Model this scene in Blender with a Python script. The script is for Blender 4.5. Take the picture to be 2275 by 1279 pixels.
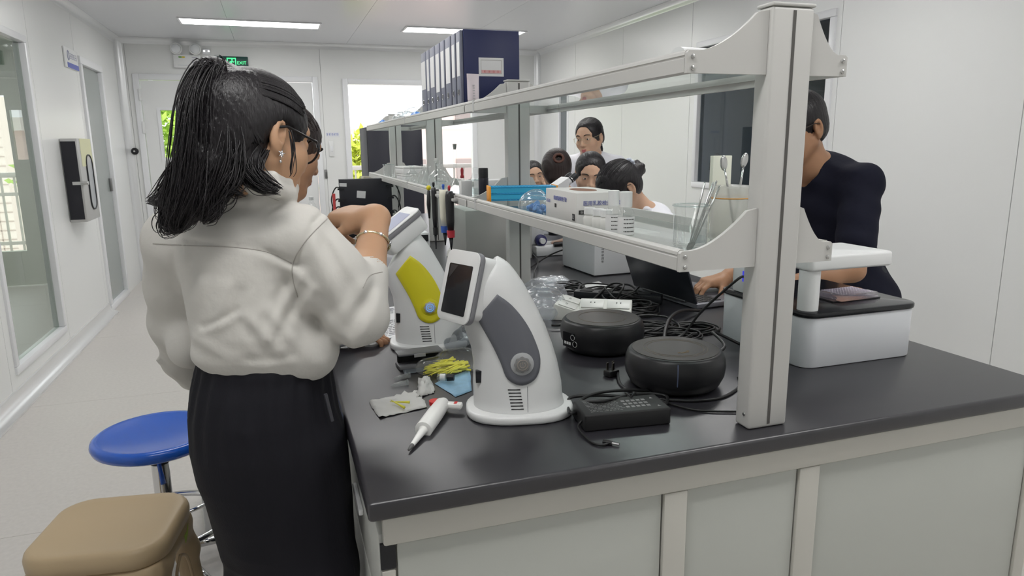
import bpy, bmesh, math, random
import numpy as np
from mathutils import Vector, Matrix
random.seed(7)
for o in list(bpy.data.objects): bpy.data.objects.remove(o)
SC = bpy.context.scene
COL = SC.collection
# ------------------------------------------------------------------ camera
FPX = 1553.0; CXP, CYP = 1137.5, 639.5
YAW, PITCH, ROLL = 0.32116, 0.201575, -0.011604
CAMP = Vector((0.0, 0.0, 1.378))
_f = Vector((math.sin(YAW)*math.cos(PITCH), math.cos(YAW)*math.cos(PITCH), -math.sin(PITCH)))
_r = Vector((math.cos(YAW), -math.sin(YAW), 0)); _u = _r.cross(_f)
_c, _s = math.cos(ROLL), math.sin(ROLL)
CR = _c*_r + _s*_u; CU = -_s*_r + _c*_u
cam = bpy.data.objects.new('camera', bpy.data.cameras.new('camera')); COL.objects.link(cam)
cam.data.sensor_width = 36.0; cam.data.lens = FPX*36.0/2275.0; cam.data.clip_start = 0.05; cam.data.clip_end = 300
cam.matrix_world = Matrix(((CR.x, CU.x, -_f.x, CAMP.x), (CR.y, CU.y, -_f.y, CAMP.y), (CR.z, CU.z, -_f.z, CAMP.z), (0, 0, 0, 1)))
SC.camera = cam
def ray(px, py): return CR*((px-CXP)/FPX) - CU*((py-CYP)/FPX) + _f
def AZ(px, py, z): d = ray(px, py); return CAMP + d*((z-CAMP.z)/d.z)
def AY(px, py, y): d = ray(px, py); return CAMP + d*((y-CAMP.y)/d.y)
def AX(px, py, x): d = ray(px, py); return CAMP + d*((x-CAMP.x)/d.x)
# ------------------------------------------------------------------ world, exposure
SC.view_settings.view_transform = 'Standard'; SC.view_settings.look = 'None'
SC.view_settings.gamma = 1.0; SC.view_settings.use_curve_mapping = False
SC.view_settings.exposure = 0.0
W = bpy.data.worlds.new('sky'); SC.world = W; W.use_nodes = True
nt = W.node_tree; nt.nodes.clear()
wo = nt.nodes.new('ShaderNodeOutputWorld'); wb = nt.nodes.new('ShaderNodeBackground')
wb.inputs['Color'].default_value = (0.93, 0.96, 1.0, 1); wb.inputs['Strength'].default_value = 2.6
nt.links.new(wb.outputs[0], wo.inputs[0])
SC.cycles.transparent_max_bounces = 24
LAMP = 15.0          # strength of the ceiling light panels
# ------------------------------------------------------------------ materials
MATS = {}
def mat(name, col=(0.8, 0.8, 0.8), rough=0.5, metal=0.0, spec=0.5, bump=None, var=None, emit=None, coat=0.0,
        trans=0.0, ior=1.45, alpha=1.0, sss=0.0, bstretch=None):
    """bump=(scale,strength[,dist]); var=(scale, amount): object-space noise on the colour"""
    if name in MATS: return MATS[name]
    m = bpy.data.materials.new(name); m.use_nodes = True; MATS[name] = m
    n = m.node_tree.nodes; l = m.node_tree.links
    b = n['Principled BSDF']
    b.inputs['Base Color'].default_value = (*col, 1); b.inputs['Roughness'].default_value = rough
    b.inputs['Metallic'].default_value = metal; b.inputs['Specular IOR Level'].default_value = spec
    b.inputs['Coat Weight'].default_value = coat; b.inputs['Transmission Weight'].default_value = trans
    b.inputs['IOR'].default_value = ior; b.inputs['Alpha'].default_value = alpha
    if sss: b.inputs['Subsurface Weight'].default_value = sss; b.inputs['Subsurface Radius'].default_value = (0.01, 0.004, 0.002)
    if emit: b.inputs['Emission Color'].default_value = (*emit[0], 1); b.inputs['Emission Strength'].default_value = emit[1]
    tc = n.new('ShaderNodeTexCoord')
    src = tc.outputs['Object']
    if bstretch:
        mp = n.new('ShaderNodeMapping'); mp.inputs['Scale'].default_value = bstretch
        l.new(src, mp.inputs[0]); src = mp.outputs[0]
    if var:
        no = n.new('ShaderNodeTexNoise'); no.inputs['Scale'].default_value = var[0]; no.inputs['Detail'].default_value = 4
        l.new(src, no.inputs['Vector'])
        mx = n.new('ShaderNodeMix'); mx.data_type = 'RGBA'
        mx.inputs[6].default_value = (*[c*(1-var[1]) for c in col], 1)
        mx.inputs[7].default_value = (*[min(1, c*(1+var[1])) for c in col], 1)
        l.new(no.outputs['Fac'], mx.inputs[0]); l.new(mx.outputs[2], b.inputs['Base Color'])
    if bump:
        nb = n.new('ShaderNodeTexNoise'); nb.inputs['Scale'].default_value = bump[0]; nb.inputs['Detail'].default_value = 3
        l.new(src, nb.inputs['Vector'])
        bp = n.new('ShaderNodeBump'); bp.inputs['Strength'].default_value = bump[1]
        bp.inputs['Distance'].default_value = bump[2] if len(bump) > 2 else 0.002
        l.new(nb.outputs['Fac'], bp.inputs['Height']); l.new(bp.outputs[0], b.inputs['Normal'])
    return m
def glass(name, tint=(0.95, 0.98, 0.97), refl=1.0, ior=1.5, rough=0.0, haze=0.0, hcol=(0.8, 0.85, 0.85)):
    """thin sheet: fresnel mix of a tinted straight-through part and a mirror part, plus a little milky haze"""
    if name in MATS: return MATS[name]
    m = bpy.data.materials.new(name); m.use_nodes = True; MATS[name] = m
    n = m.node_tree.nodes; l = m.node_tree.links; n.clear()
    out = n.new('ShaderNodeOutputMaterial'); mix = n.new('ShaderNodeMixShader'); fr = n.new('ShaderNodeFresnel')
    ge = n.new('ShaderNodeNewGeometry'); mr = n.new('ShaderNodeMapRange')      # same reflection on both faces of the sheet
    mr.inputs['To Min'].default_value = ior; mr.inputs['To Max'].default_value = 1.0/ior
    l.new(ge.outputs['Backfacing'], mr.inputs['Value']); l.new(mr.outputs[0], fr.inputs['IOR'])
    t = n.new('ShaderNodeBsdfTransparent'); t.inputs[0].default_value = (*tint, 1)
    g = n.new('ShaderNodeBsdfGlossy'); g.inputs['Color'].default_value = (refl, refl, refl, 1); g.inputs['Roughness'].default_value = rough
    l.new(fr.outputs[0], mix.inputs[0]); l.new(g.outputs[0], mix.inputs[2])
    if haze > 0:
        mh = n.new('ShaderNodeMixShader'); mh.inputs[0].default_value = haze
        d = n.new('ShaderNodeBsdfDiffuse'); d.inputs[0].default_value = (*hcol, 1)
        tl = n.new('ShaderNodeBsdfTranslucent'); tl.inputs[0].default_value = (*hcol, 1)
        md = n.new('ShaderNodeMixShader'); md.inputs[0].default_value = 0.45
        l.new(d.outputs[0], md.inputs[1]); l.new(tl.outputs[0], md.inputs[2])
        l.new(t.outputs[0], mh.inputs[1]); l.new(md.outputs[0], mh.inputs[2]); l.new(mh.outputs[0], mix.inputs[1])
    else: l.new(t.outputs[0], mix.inputs[1])
    l.new(mix.outputs[0], out.inputs[0])
    return m
# ------------------------------------------------------------------ mesh helpers
class MB:
    """collects shapes; build() links them as ONE mesh object"""
    def __init__(s): s.v = []; s.f = []
    def add(s, vs, fs, M=None):
        b = len(s.v)
        s.v += [tuple((M @ Vector(v)) if M is not None else v) for v in vs]
        s.f += [tuple(b+i for i in f) for f in fs]; return s
    def box(s, lo, hi, M=None):
        x0, y0, z0 = lo; x1, y1, z1 = hi
        return s.add([(x0,y0,z0),(x1,y0,z0),(x1,y1,z0),(x0,y1,z0),(x0,y0,z1),(x1,y0,z1),(x1,y1,z1),(x0,y1,z1)],
                     [(3,2,1,0),(4,5,6,7),(0,1,5,4),(1,2,6,5),(2,3,7,6),(3,0,4,7)], M)
    def cbox(s, c, d, M=None): return s.box([c[i]-d[i]/2 for i in range(3)], [c[i]+d[i]/2 for i in range(3)], M)
    def lathe(s, prof, seg=32, M=None, close=True, sx=1.0, sy=1.0):
        """prof: (r, z) from bottom to top"""
        vs, fs = [], []
        for r, z in prof:
            for k in range(seg):
                a = 2*math.pi*k/seg; vs.append((r*sx*math.cos(a), r*sy*math.sin(a), z))
        for i in range(len(prof)-1):
            for k in range(seg):
                k2 = (k+1) % seg; fs.append((i*seg+k, i*seg+k2, (i+1)*seg+k2, (i+1)*seg+k))
        if close:
            if prof[0][0] > 1e-5: fs.append(tuple(reversed(range(seg))))
            if prof[-1][0] > 1e-5: fs.append(tuple((len(prof)-1)*seg+k for k in range(seg)))
        return s.add(vs, fs, M)
    def tube(s, pts, r, seg=8, M=None, cap=True, closed=False):
        pts = [Vector(p) for p in pts]; n = len(pts)
        rs = r if isinstance(r, (list, tuple)) else [r]*n
        vs, fs = [], []; prev = None
        for i, p in enumerate(pts):
            if closed: t = pts[(i+1) % n]-pts[i-1]
            else: t = pts[min(i+1, n-1)]-pts[max(i-1, 0)]
            if t.length < 1e-9: t = Vector((0, 0, 1))
            t.normalize()
            if prev is None:
                a = Vector((0, 0, 1)) if abs(t.z) < 0.9 else Vector((1, 0, 0))
                nrm = (a - t*a.dot(t)).normalized()
            else: nrm = (prev - t*prev.dot(t)).normalized()
            prev = nrm; bn = t.cross(nrm)
            for k in range(seg):
                a = 2*math.pi*k/seg; vs.append(tuple(p + (nrm*math.cos(a)+bn*math.sin(a))*rs[i]))
        for i in range(n if closed else n-1):
            j = (i+1) % n
            for k in range(seg):
                k2 = (k+1) % seg; fs.append((i*seg+k, i*seg+k2, j*seg+k2, j*seg+k))
        if cap and not closed:
            fs.append(tuple(reversed(range(seg)))); fs.append(tuple((n-1)*seg+k for k in range(seg)))
        return s.add(vs, fs, M)
    def cyl(s, a, b, r, seg=20, M=None, r2=None): return s.tube([a, b], [r, r if r2 is None else r2], seg, M)
    def sph(s, c, r, seg=14, rings=9, M=None):
        rr = r if isinstance(r, (list, tuple)) else (r, r, r)
        vs = [(c[0], c[1], c[2]-rr[2])]; fs = []
        for i in range(1, rings):
            t = math.pi*i/rings - math.pi/2
            for k in range(seg):
                a = 2*math.pi*k/seg
                vs.append((c[0]+rr[0]*math.cos(t)*math.cos(a), c[1]+rr[1]*math.cos(t)*math.sin(a), c[2]+rr[2]*math.sin(t)))
        vs.append((c[0], c[1], c[2]+rr[2])); last = len(vs)-1
        for k in range(seg):
            fs.append((0, 1+(k+1) % seg, 1+k)); q = 1+(rings-2)*seg; fs.append((last, q+k, q+(k+1) % seg))
        for i in range(rings-2):
            for k in range(seg):
                k2 = (k+1) % seg; fs.append((1+i*seg+k, 1+i*seg+k2, 1+(i+1)*seg+k2, 1+(i+1)*seg+k))
        return s.add(vs, fs, M)
    def prism(s, poly, z0, z1, M=None):
        """poly: list of (x,y) counter-clockwise, extruded along z"""
        n = len(poly); vs = [(x, y, z0) for x, y in poly]+[(x, y, z1) for x, y in poly]
        fs = [tuple(reversed(range(n))), tuple(range(n, 2*n))]+[(i, (i+1) % n, n+(i+1) % n, n+i) for i in range(n)]
        return s.add(vs, fs, M)
    def quad(s, a, b, c, d): return s.add([a, b, c, d], [(0, 1, 2, 3)])
    def build(s, name, m, parent=None, smooth=False, bevel=0.0, bseg=2, auto=None, sub=0, solid=0.0):
        me = bpy.data.meshes.new(name); me.from_pydata(s.v, [], s.f); me.update()
        if bevel > 0:
            bm = bmesh.new(); bm.from_mesh(me)
            es = [e for e in bm.edges if len(e.link_faces) == 2 and e.calc_face_angle(0) > math.radians(35)]
            bmesh.ops.bevel(bm, geom=es, offset=bevel, segments=bseg, profile=0.5, affect='EDGES', clamp_overlap=True)
            bm.to_mesh(me); bm.free()
        return link(name, me, m, parent, smooth, auto if auto is not None else (40 if bevel else None), sub, solid)
def link(name, me, m, parent=None, smooth=False, auto=None, sub=0, solid=0.0):
    o = bpy.data.objects.new(name, me); COL.objects.link(o)
    if m: me.materials.append(m)
    if parent is not None: o.parent = parent
    if smooth or auto is not None:
        me.shade_smooth()
        if auto is not None:
            me.set_sharp_from_angle(angle=math.radians(auto))
    if solid: md = o.modifiers.new('solid', 'SOLIDIFY'); md.thickness = solid; md.offset = 0
    if sub: md = o.modifiers.new('sub', 'SUBSURF'); md.levels = sub; md.render_levels = sub
    return o
def thing(name, label, cat, loc=(0, 0, 0), rotz=0.0, group=None, kind=None):
    o = bpy.data.objects.new(name, None); COL.objects.link(o); o.empty_display_size = 0.05
    o.location = loc; o.rotation_euler = (0, 0, rotz)
    return tag(o, label, cat, group, kind)
def tag(o, label=None, cat=None, group=None, kind=None):
    if label: o['label'] = label
    if cat: o['category'] = cat
    if group: o['group'] = group
    if kind: o['kind'] = kind
    return o
def struct(name, label=None, loc=(0, 0, 0)):
    o = bpy.data.objects.new(name, None); COL.objects.link(o); o.location = loc; o.empty_display_size = 0.05
    o['kind'] = 'structure'
    if label: o['label'] = label
    return o
def dup(root, loc, rotz=None, label=None, group=None):
    r = root.copy(); COL.objects.link(r); r.location = loc
    if rotz is not None: r.rotation_euler = (0, 0, rotz)
    if label: r['label'] = label
    if group: r['group'] = group
    for ch in list(root.children):
        c = ch.copy(); COL.objects.link(c); c.parent = r
        for g in ch.children:
            d = g.copy(); COL.objects.link(d); d.parent = c
    return r
def glyphs(n, size, m, parent, M, seed=1, pitch=1.15):
    """row of n small stroke clusters for print that the photograph does not resolve"""
    rn = random.Random(seed); mb = MB(); t = size*0.10
    for i in range(n):
        x0 = (i-(n-1)/2)*size*pitch-size/2
        for k in range(3):
            y = -size*0.42+size*0.42*k*rn.uniform(0.85, 1.0); mb.box((x0+size*0.06*rn.random(), y, -0.0002), (x0+size*rn.uniform(0.7, 1.0), y+t, 0.0004), M)
        for k in range(2):
            x = x0+size*rn.uniform(0.08, 0.8); mb.box((x, -size*0.45, -0.0002), (x+t, size*rn.uniform(0.2, 0.48), 0.0004), M)
    return mb.build('print', m, parent)
def rrect(w, h, r, n=5):
    p = []
    for cx, cy, a0 in ((w/2-r, h/2-r, 0), (-w/2+r, h/2-r, 90), (-w/2+r, -h/2+r, 180), (w/2-r, -h/2+r, 270)):
        for i in range(n+1):
            a = math.radians(a0+90*i/n); p.append((cx+r*math.cos(a), cy+r*math.sin(a)))
    return p
def spline(pts, n=8):
    """Catmull-Rom through pts"""
    P = [Vector(p) for p in pts]; out = []
    for i in range(len(P)-1):
        p0 = P[max(i-1, 0)]; p1 = P[i]; p2 = P[i+1]; p3 = P[min(i+2, len(P)-1)]
        for k in range(n):
            t = k/n
            out.append(0.5*((2*p1)+(p2-p0)*t+(2*p0-5*p1+4*p2-p3)*t*t+(3*p1-p0-3*p2+p3)*t**3))
    out.append(P[-1]); return out
def frame(o, x, y, z=None):
    """matrix with origin o, x axis along x, y near y"""
    x = Vector(x).normalized(); y = Vector(y); zz = x.cross(y).normalized(); y = zz.cross(x)
    return Matrix(((x.x, y.x, zz.x, o[0]), (x.y, y.y, zz.y, o[1]), (x.z, y.z, zz.z, o[2]), (0, 0, 0, 1)))
_tc = {}
def text_mesh(txt, size, depth=0.0004, align='CENTER'):
    k = (txt, size, depth, align)
    if k in _tc: return _tc[k]
    cu = bpy.data.curves.new('lettering', 'FONT'); cu.body = txt; cu.size = size; cu.extrude = depth
    cu.align_x = align; cu.align_y = 'CENTER'; cu.resolution_u = 3
    o = bpy.data.objects.new('lettering', cu); COL.objects.link(o)
    dg = bpy.context.evaluated_depsgraph_get(); me = bpy.data.meshes.new_from_object(o.evaluated_get(dg))
    bpy.data.objects.remove(o); _tc[k] = me
    return me
def text(txt, size, m, parent, M, align='CENTER', name='lettering'):
    me = text_mesh(txt, size, align=align).copy(); me.transform(M); me.materials.clear()
    return link(name, me, m, parent)
# ------------------------------------------------------------------ room shell
XL, XR, YB, YF, H = -1.443, 3.14, 8.30, -2.20, 2.49
T = 0.85                                   # bench top height
M_wall = mat('wall_panel_paint', (0.80, 0.81, 0.80), 0.32, spec=0.5, bump=(1.3, 0.05, 0.01))
M_ceil = mat('ceiling_panel_paint', (0.70, 0.71, 0.74), 0.24, spec=0.55, bump=(0.9, 0.05, 0.01))
M_seam = mat('seam_dark', (0.45, 0.46, 0.46), 0.6)
M_alu = mat('white_aluminium', (0.80, 0.81, 0.82), 0.28, metal=0.35)
M_floor = mat('vinyl_floor', (0.60, 0.575, 0.545), 0.42, spec=0.4, var=(55, 0.10), bump=(260, 0.12, 0.001))
M_frame = mat('white_frame', (0.82, 0.83, 0.85), 0.3)
M_pane = glass('window_pane', (0.82, 0.87, 0.83), 0.9)
M_black = mat('matt_black', (0.012, 0.013, 0.016), 0.45)
M_white = mat('white_plastic', (0.80, 0.81, 0.81), 0.35)

def rects_minus(a0, a1, z0, z1, holes):
    """split a rectangle around rectangular holes into plain rectangles"""
    out = [(a0, a1, z0, z1)]
    for h0, h1, k0, k1 in holes:
        nxt = []
        for p0, p1, q0, q1 in out:
            i0, i1, j0, j1 = max(p0, h0), min(p1, h1), max(q0, k0), min(q1, k1)
            if i0 >= i1 or j0 >= j1: nxt.append((p0, p1, q0, q1)); continue
            if p0 < i0: nxt.append((p0, i0, q0, q1))
            if i1 < p1: nxt.append((i1, p1, q0, q1))
            if q0 < j0: nxt.append((i0, i1, q0, j0))
            if j1 < q1: nxt.append((i0, i1, j1, q1))
        out = nxt
    return out
def wall(name, axis, c0, c1, cuts, holes, m=None, z1=H, label=None):
    """axis 'x': plane of constant x between c0 and c1, cuts along y; each panel its own object"""
    w = struct(name, label)
    g = 0.002
    for i in range(len(cuts)-1):
        a, b = cuts[i]+g, cuts[i+1]-g
        mb = MB()
        for p0, p1, q0, q1 in rects_minus(a, b, 0, z1, holes):
            if axis == 'x': mb.box((min(c0, c1), p0, q0), (max(c0, c1), p1, q1))
            else: mb.box((p0, min(c0, c1), q0), (p1, max(c0, c1), q1))
        mb.build('wall_panel', m or M_wall, w)
    mb = MB()
    mid = c0+(c1-c0)*0.15
    for i in range(1, len(cuts)-1):
        for p0, p1, q0, q1 in rects_minus(cuts[i]-g, cuts[i]+g, 0, z1, holes):
            if axis == 'x': mb.box((min(mid, c1), p0, q0), (max(mid, c1), p1, q1))
            else: mb.box((p0, min(mid, c1), q0), (p1, max(mid, c1), q1))
    if mb.v: mb.build('panel_joint', M_seam, w)
    return w
# floor: vinyl sheets laid across the room
fl = struct('floor')
ys = [YF, -0.2, 1.28, 2.78, 4.28, 5.78, 7.28, YB+0.1]
for i in range(len(ys)-1):
    MB().box((XL-3.2, ys[i]+0.0008, -0.03), (XR+0.05, ys[i+1]-0.0008, 0)).build('floor_sheet', M_floor, fl)
MB().box((XL-3.2, YF, -0.06), (XR+0.05, YB+0.1, -0.031)).build('subfloor', M_seam, fl)
# ceiling: long panels
ce = struct('ceiling')
xs = [XL-3.2, -2.6, XL, -0.30, 0.85, 2.0, XR+0.05]
for i in range(len(xs)-1):
    MB().box((xs[i]+0.001, YF, H), (xs[i+1]-0.001, YB+0.1, H+0.05)).build('ceiling_panel', M_ceil, ce)
WIN1 = (4.38, 5.38, 0.16, 2.09)
DOOR1 = (6.70, 7.50, 0.0, 2.125)
wall('wall_left', 'x', XL, XL-0.05, [YF, -1.0, 0.15, 1.3, 2.45, 3.6, 4.30, 5.46, 6.62, YB], [WIN1, DOOR1])
DOOR2 = (-1.313, 0.524, 0.0, 2.14); DOOR3 = (0.826, 2.296, 0.0, 2.086)
wall('wall_back', 'y', YB, YB+0.05, [XL, -1.36, 0.56, 2.33, XR], [DOOR2, DOOR3])
WINR = (3.44, 4.87, 1.035, 2.13); DOORR = (7.38, 7.66, 0.0, 2.05)
wall('wall_right', 'x', XR, XR+0.05, [YF, -1.1, 0.05, 1.17, 2.29, 3.40, 4.95, 6.10, 7.2, YB], [WINR, DOORR])
wall('wall_front', 'y', YF, YF-0.05, [XL, -0.3, 0.85, 2.0, XR], [])
# room to the left, seen through the glazing
XO = XL-3.1
ww = struct('wall_side_room')
mb = MB()
for p0, p1, q0, q1 in rects_minus(XO, XL-0.06, 0, H, [(-4.2, -2.50, 0.36, 1.92)]): mb.box((p0, 8.42, q0), (p1, 8.47, q1))
M_side = mat('side_room_paint', (0.62, 0.65, 0.55), 0.5)
mb.build('wall_panel', M_side, ww)
MB().box((XO-0.05, 2.0, 0), (XO, 8.47, H)).build('wall_panel', M_wall, ww)
MB().box((XO, 2.0, 0), (XL-0.06, 2.05, H)).build('wall_panel', M_wall, ww)
pl = MB().prism(rrect(0.045, 0.10, 0.02), 0, 0.012, frame((-2.29, 8.42, 1.30), (1, 0, 0), (0, 0, 1)))
pl.prism(rrect(0.045, 0.05, 0.02), 0, 0.02, frame((-2.29, 8.42, 1.40), (1, 0, 0), (0, 0, 1)))
pl.build('lock_plate', mat('lock_steel', (0.45, 0.47, 0.45), 0.3, metal=0.8), ww)
# ---- trims: coves along the ceiling, corner posts, skirting
def cove(p, q, into, name, r=0.045):
    """quarter-round strip from p to q; into = two unit vectors pointing into the room"""
    a, b = Vector(into[0]), Vector(into[1]); mb = MB(); vs = []; n = 6
    for base in (Vector(p), Vector(q)):
        vs.append(tuple(base))
        vs.append(tuple(base+a*r*1.25))
        for i in range(n+1):
            t = math.pi/2*i/n
            vs.append(tuple(base + a*(r-r*math.sin(t)) + b*(r-r*math.cos(t)) + a*0.004 + b*0.004))
        vs.append(tuple(base+b*r*1.25))
    k = n+4
    fs = [(i, (i+1) % k, k+(i+1) % k, k+i) for i in range(k)]
    o = mb.add(vs, fs).build(name, M_alu, None, auto=50); o['kind'] = 'structure'; o['label'] = 'white aluminium cove strip'
    return o
e = 0.001
cove((XL+e, YF, H-e), (XL+e, YB, H-e), ((1, 0, 0), (0, 0, -1)), 'trim_1')
cove((XR-e, YF, H-e), (XR-e, YB, H-e), ((-1, 0, 0), (0, 0, -1)), 'trim_2')
cove((XL, YB-e, H-e), (XR, YB-e, H-e), ((0, -1, 0), (0, 0, -1)), 'trim_3')
cove((XL+e, YB-e, 0), (XL+e, YB-e, H), ((1, 0, 0), (0, -1, 0)), 'trim_4', 0.05)
cove((XR-e, YB-e, 0), (XR-e, YB-e, H), ((-1, 0, 0), (0, -1, 0)), 'trim_5', 0.05)
def skirting(name, y0, y1):
    mb = MB()
    prof = [(0, 0), (0.075, 0), (0.075, 0.012), (0.055, 0.018), (0.03, 0.032), (0.016, 0.055), (0.012, 0.085), (0, 0.09)]
    vs = [(XL+x, y, z+0.0005) for y in (y0, y1) for x, z in prof]; k = len(prof)
    fs = [(i, (i+1) % k, k+(i+1) % k, k+i) for i in range(k)] + [tuple(range(k)), tuple(reversed(range(k, 2*k)))]
    o = mb.add(vs, fs).build(name, mat('skirting_alu', (0.78, 0.78, 0.78), 0.25, metal=0.55), None, auto=30)
    o['kind'] = 'structure'; o['label'] = 'polished aluminium cove skirting along the left wall'
skirting('baseboard_left', YF, 6.66)
o = MB().box((XR-0.02, YF, 0.0005), (XR-0.0005, YB, 0.09)).build('baseboard_right', M_alu, bevel=0.006); o['kind'] = 'structure'
o = MB().box((XL+0.06, YB-0.02, 0.0005), (-1.36, YB-0.0005, 0.09)).build('baseboard_back', M_alu, bevel=0.006); o['kind'] = 'structure'
# ---- glazing in the left wall
def frame_x(name, x0, x1, y0, y1, z0, z1, w, parent=None, m=None):
    mb = MB()
    mb.box((x0, y0, z1-w), (x1, y1, z1)).box((x0, y0, z0), (x1, y1, z0+w))
    mb.box((x0, y0, z0+w), (x1, y0+w, z1-w)).box((x0, y1-w, z0+w), (x1, y1, z1-w))
    return mb.build(name, m or M_frame, parent, bevel=0.006)
w1 = struct('window_1', 'tall fixed glass pane in the left wall')
frame_x('window_frame', XL-0.055, XL+0.014, WIN1[0], WIN1[1], WIN1[2], WIN1[3], 0.045, w1)
MB().box((XL-0.030, WIN1[0]+0.045, WIN1[2]+0.045), (XL-0.022, WIN1[1]-0.045, WIN1[3]-0.045)).build('pane', M_pane, w1)
d1 = struct('door_1', 'glazed grey door in the left wall near the corner')
frame_x('door_frame', XL-0.055, XL+0.02, DOOR1[0], DOOR1[1], DOOR1[2], DOOR1[3], 0.06, d1)
MB().box((XL-0.045, DOOR1[0]+0.06, 0.06), (XL-0.015, DOOR1[1]-0.06, DOOR1[3]-0.06)).build(
    'pane', mat('grey_door_pane', (0.30, 0.33, 0.32), 0.16, spec=0.6), d1)
MB().box((XL-0.015, 7.36, 1.0), (XL+0.005, 7.40, 1.12)).build('lock', mat('lock_dark', (0.25, 0.25, 0.25), 0.3, metal=0.7), d1, bevel=0.004)
# ---- double door in the back wall
d2 = struct('door_2', 'white steel double door with a small window in the left leaf')
y0 = YB
mb = MB()
mb.box((-1.313, y0-0.025, 0), (-1.253, y0+0.05, 2.14)).box((0.464, y0-0.025, 0), (0.524, y0+0.05, 2.14)).box((-1.253, y0-0.025, 2.08), (0.464, y0+0.05, 2.14))
mb.build('door_frame', M_frame, d2, bevel=0.006)
LW = (-1.09, -0.50, 1.29, 1.775)
mb = MB()
for p0, p1, q0, q1 in rects_minus(-1.248, -0.395, 0.01, 2.075, [LW]): mb.box((p0, y0-0.005, q0), (p1, y0+0.035, q1))
lf = mb.build('door_leaf', M_white, d2)
mb = MB(); t = 0.03
mb.box((LW[0]-t, y0-0.012, LW[3]), (LW[1]+t, y0+0.02, LW[3]+t)).box((LW[0]-t, y0-0.012, LW[2]-t), (LW[1]+t, y0+0.02, LW[2]))
mb.box((LW[0]-t, y0-0.012, LW[2]), (LW[0], y0+0.02, LW[3])).box((LW[1], y0-0.012, LW[2]), (LW[1]+t, y0+0.02, LW[3]))
mb.build('window_trim', M_frame, lf)
MB().box((LW[0], y0+0.004, LW[2]), (LW[1], y0+0.01, LW[3])).build('pane', glass('door_pane', (0.97, 0.98, 0.97), 0.5), lf)
MB().box((-0.389, y0-0.005, 0.01), (0.459, y0+0.035, 2.075)).build('door_leaf', M_white, d2, bevel=0.004)
MB().box((-0.412, y0-0.012, 0.01), (-0.372, y0-0.0055, 2.075)).build('meeting_strip', M_frame, d2)
for z in (1.93, 1.60, 0.35): MB().box((-1.268, y0-0.040, z-0.06), (-1.243, y0-0.026, z+0.06)).build('hinge', M_white, d2, bevel=0.003)
MB().box((0.535, y0-0.012, 1.03), (0.565, y0-0.0005, 1.13)).build('lock_plate', MATS['lock_dark'], d2, bevel=0.003)
# ---- open doorway to the balcony
d3 = struct('door_3', 'open doorway to the balcony')
mb = MB()
mb.box((0.786, y0-0.03, 0), (0.846, y0+0.055, 2.126)).box((2.276, y0-0.03, 0), (2.336, y0+0.055, 2.126)).box((0.846, y0-0.03, 2.066), (2.276, y0+0.055, 2.126))
mb.build('door_frame', M_frame, d3, bevel=0.006)
# ---- window in the right wall, with a dim store room behind
w3 = struct('window_2', 'wide internal window in the right wall')
frame_x('window_frame', XR-0.014, XR+0.055, WINR[0], WINR[1], WINR[2], WINR[3], 0.045, w3)
MB().box((XR+0.02, WINR[0]+0.045, WINR[2]+0.045), (XR+0.027, WINR[1]-0.045, WINR[3]-0.045)).build('pane', glass('dark_pane', (0.55, 0.60, 0.63), 1.0), w3)
sr = struct('wall_store_room')
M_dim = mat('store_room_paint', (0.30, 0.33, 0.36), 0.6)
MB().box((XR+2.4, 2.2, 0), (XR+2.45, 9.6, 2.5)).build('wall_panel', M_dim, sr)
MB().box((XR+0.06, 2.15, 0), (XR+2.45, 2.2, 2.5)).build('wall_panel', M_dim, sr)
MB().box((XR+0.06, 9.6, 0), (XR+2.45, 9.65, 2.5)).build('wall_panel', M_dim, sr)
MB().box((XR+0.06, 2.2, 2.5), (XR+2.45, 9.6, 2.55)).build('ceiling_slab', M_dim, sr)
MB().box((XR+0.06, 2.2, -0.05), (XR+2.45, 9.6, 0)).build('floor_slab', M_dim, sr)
d4 = struct('door_4', 'narrow dark glazed panel in the right wall')
frame_x('door_frame', XR-0.012, XR+0.055, DOORR[0], DOORR[1], 0.0, DOORR[3], 0.03, d4)
MB().box((XR+0.01, DOORR[0]+0.03, 0.03), (XR+0.03, DOORR[1]-0.03, DOORR[3]-0.03)).build('pane', mat('dark_door_pane', (0.16, 0.18, 0.19), 0.2), d4)
# ------------------------------------------------------------------ ceiling light panels
M_lampframe = mat('lamp_frame', (0.82, 0.82, 0.84), 0.3)
M_lamp = mat('lamp_diffuser', (1, 1, 1), 0.4, emit=((1.0, 0.99, 0.97), LAMP))
def ceiling_lamp(x, y, label):
    o = thing('ceiling_light', label, 'ceiling light', (x, y, H), 0, 'recessed light panels')
    mb = MB(); a, b, t = 0.605, 0.155, 0.018
    mb.box((-a, -b, -0.012), (a, -b+t, -0.0005)).box((-a, b-t, -0.012), (a, b, -0.0005)).box((-a, -b+t, -0.012), (-a+t, b-t, -0.0005)).box((a-t, -b+t, -0.012), (a, b-t, -0.0005))
    mb.build('frame', M_lampframe, o)
    MB().box((-a+t, -b+t, -0.009), (a-t, b-t, -0.0005)).build('diffuser', M_lamp, o)
    return o
ceiling_lamp(-0.10, 7.08, 'long white light panel in the ceiling above the exit sign')
ceiling_lamp(1.88, 7.05, 'long white light panel in the ceiling behind the file boxes')
for x in (-0.10, 1.88):
    for y, w_ in ((4.95, 'third'), (2.80, 'second'), (0.65, 'first')):
        ceiling_lamp(x, y, 'ceiling light panel above the %s, %s row from the front, out of view' % ('left aisle' if x < 0 else 'bench', w_))
ceiling_lamp(1.88, -1.45, 'added ceiling light panel behind the camera, unseen, for frontal light')  # extra unseen lamp, added to brighten the surfaces that face the camera
ceiling_lamp(-2.9, 6.4, 'white ceiling light panel in the side room')
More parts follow.
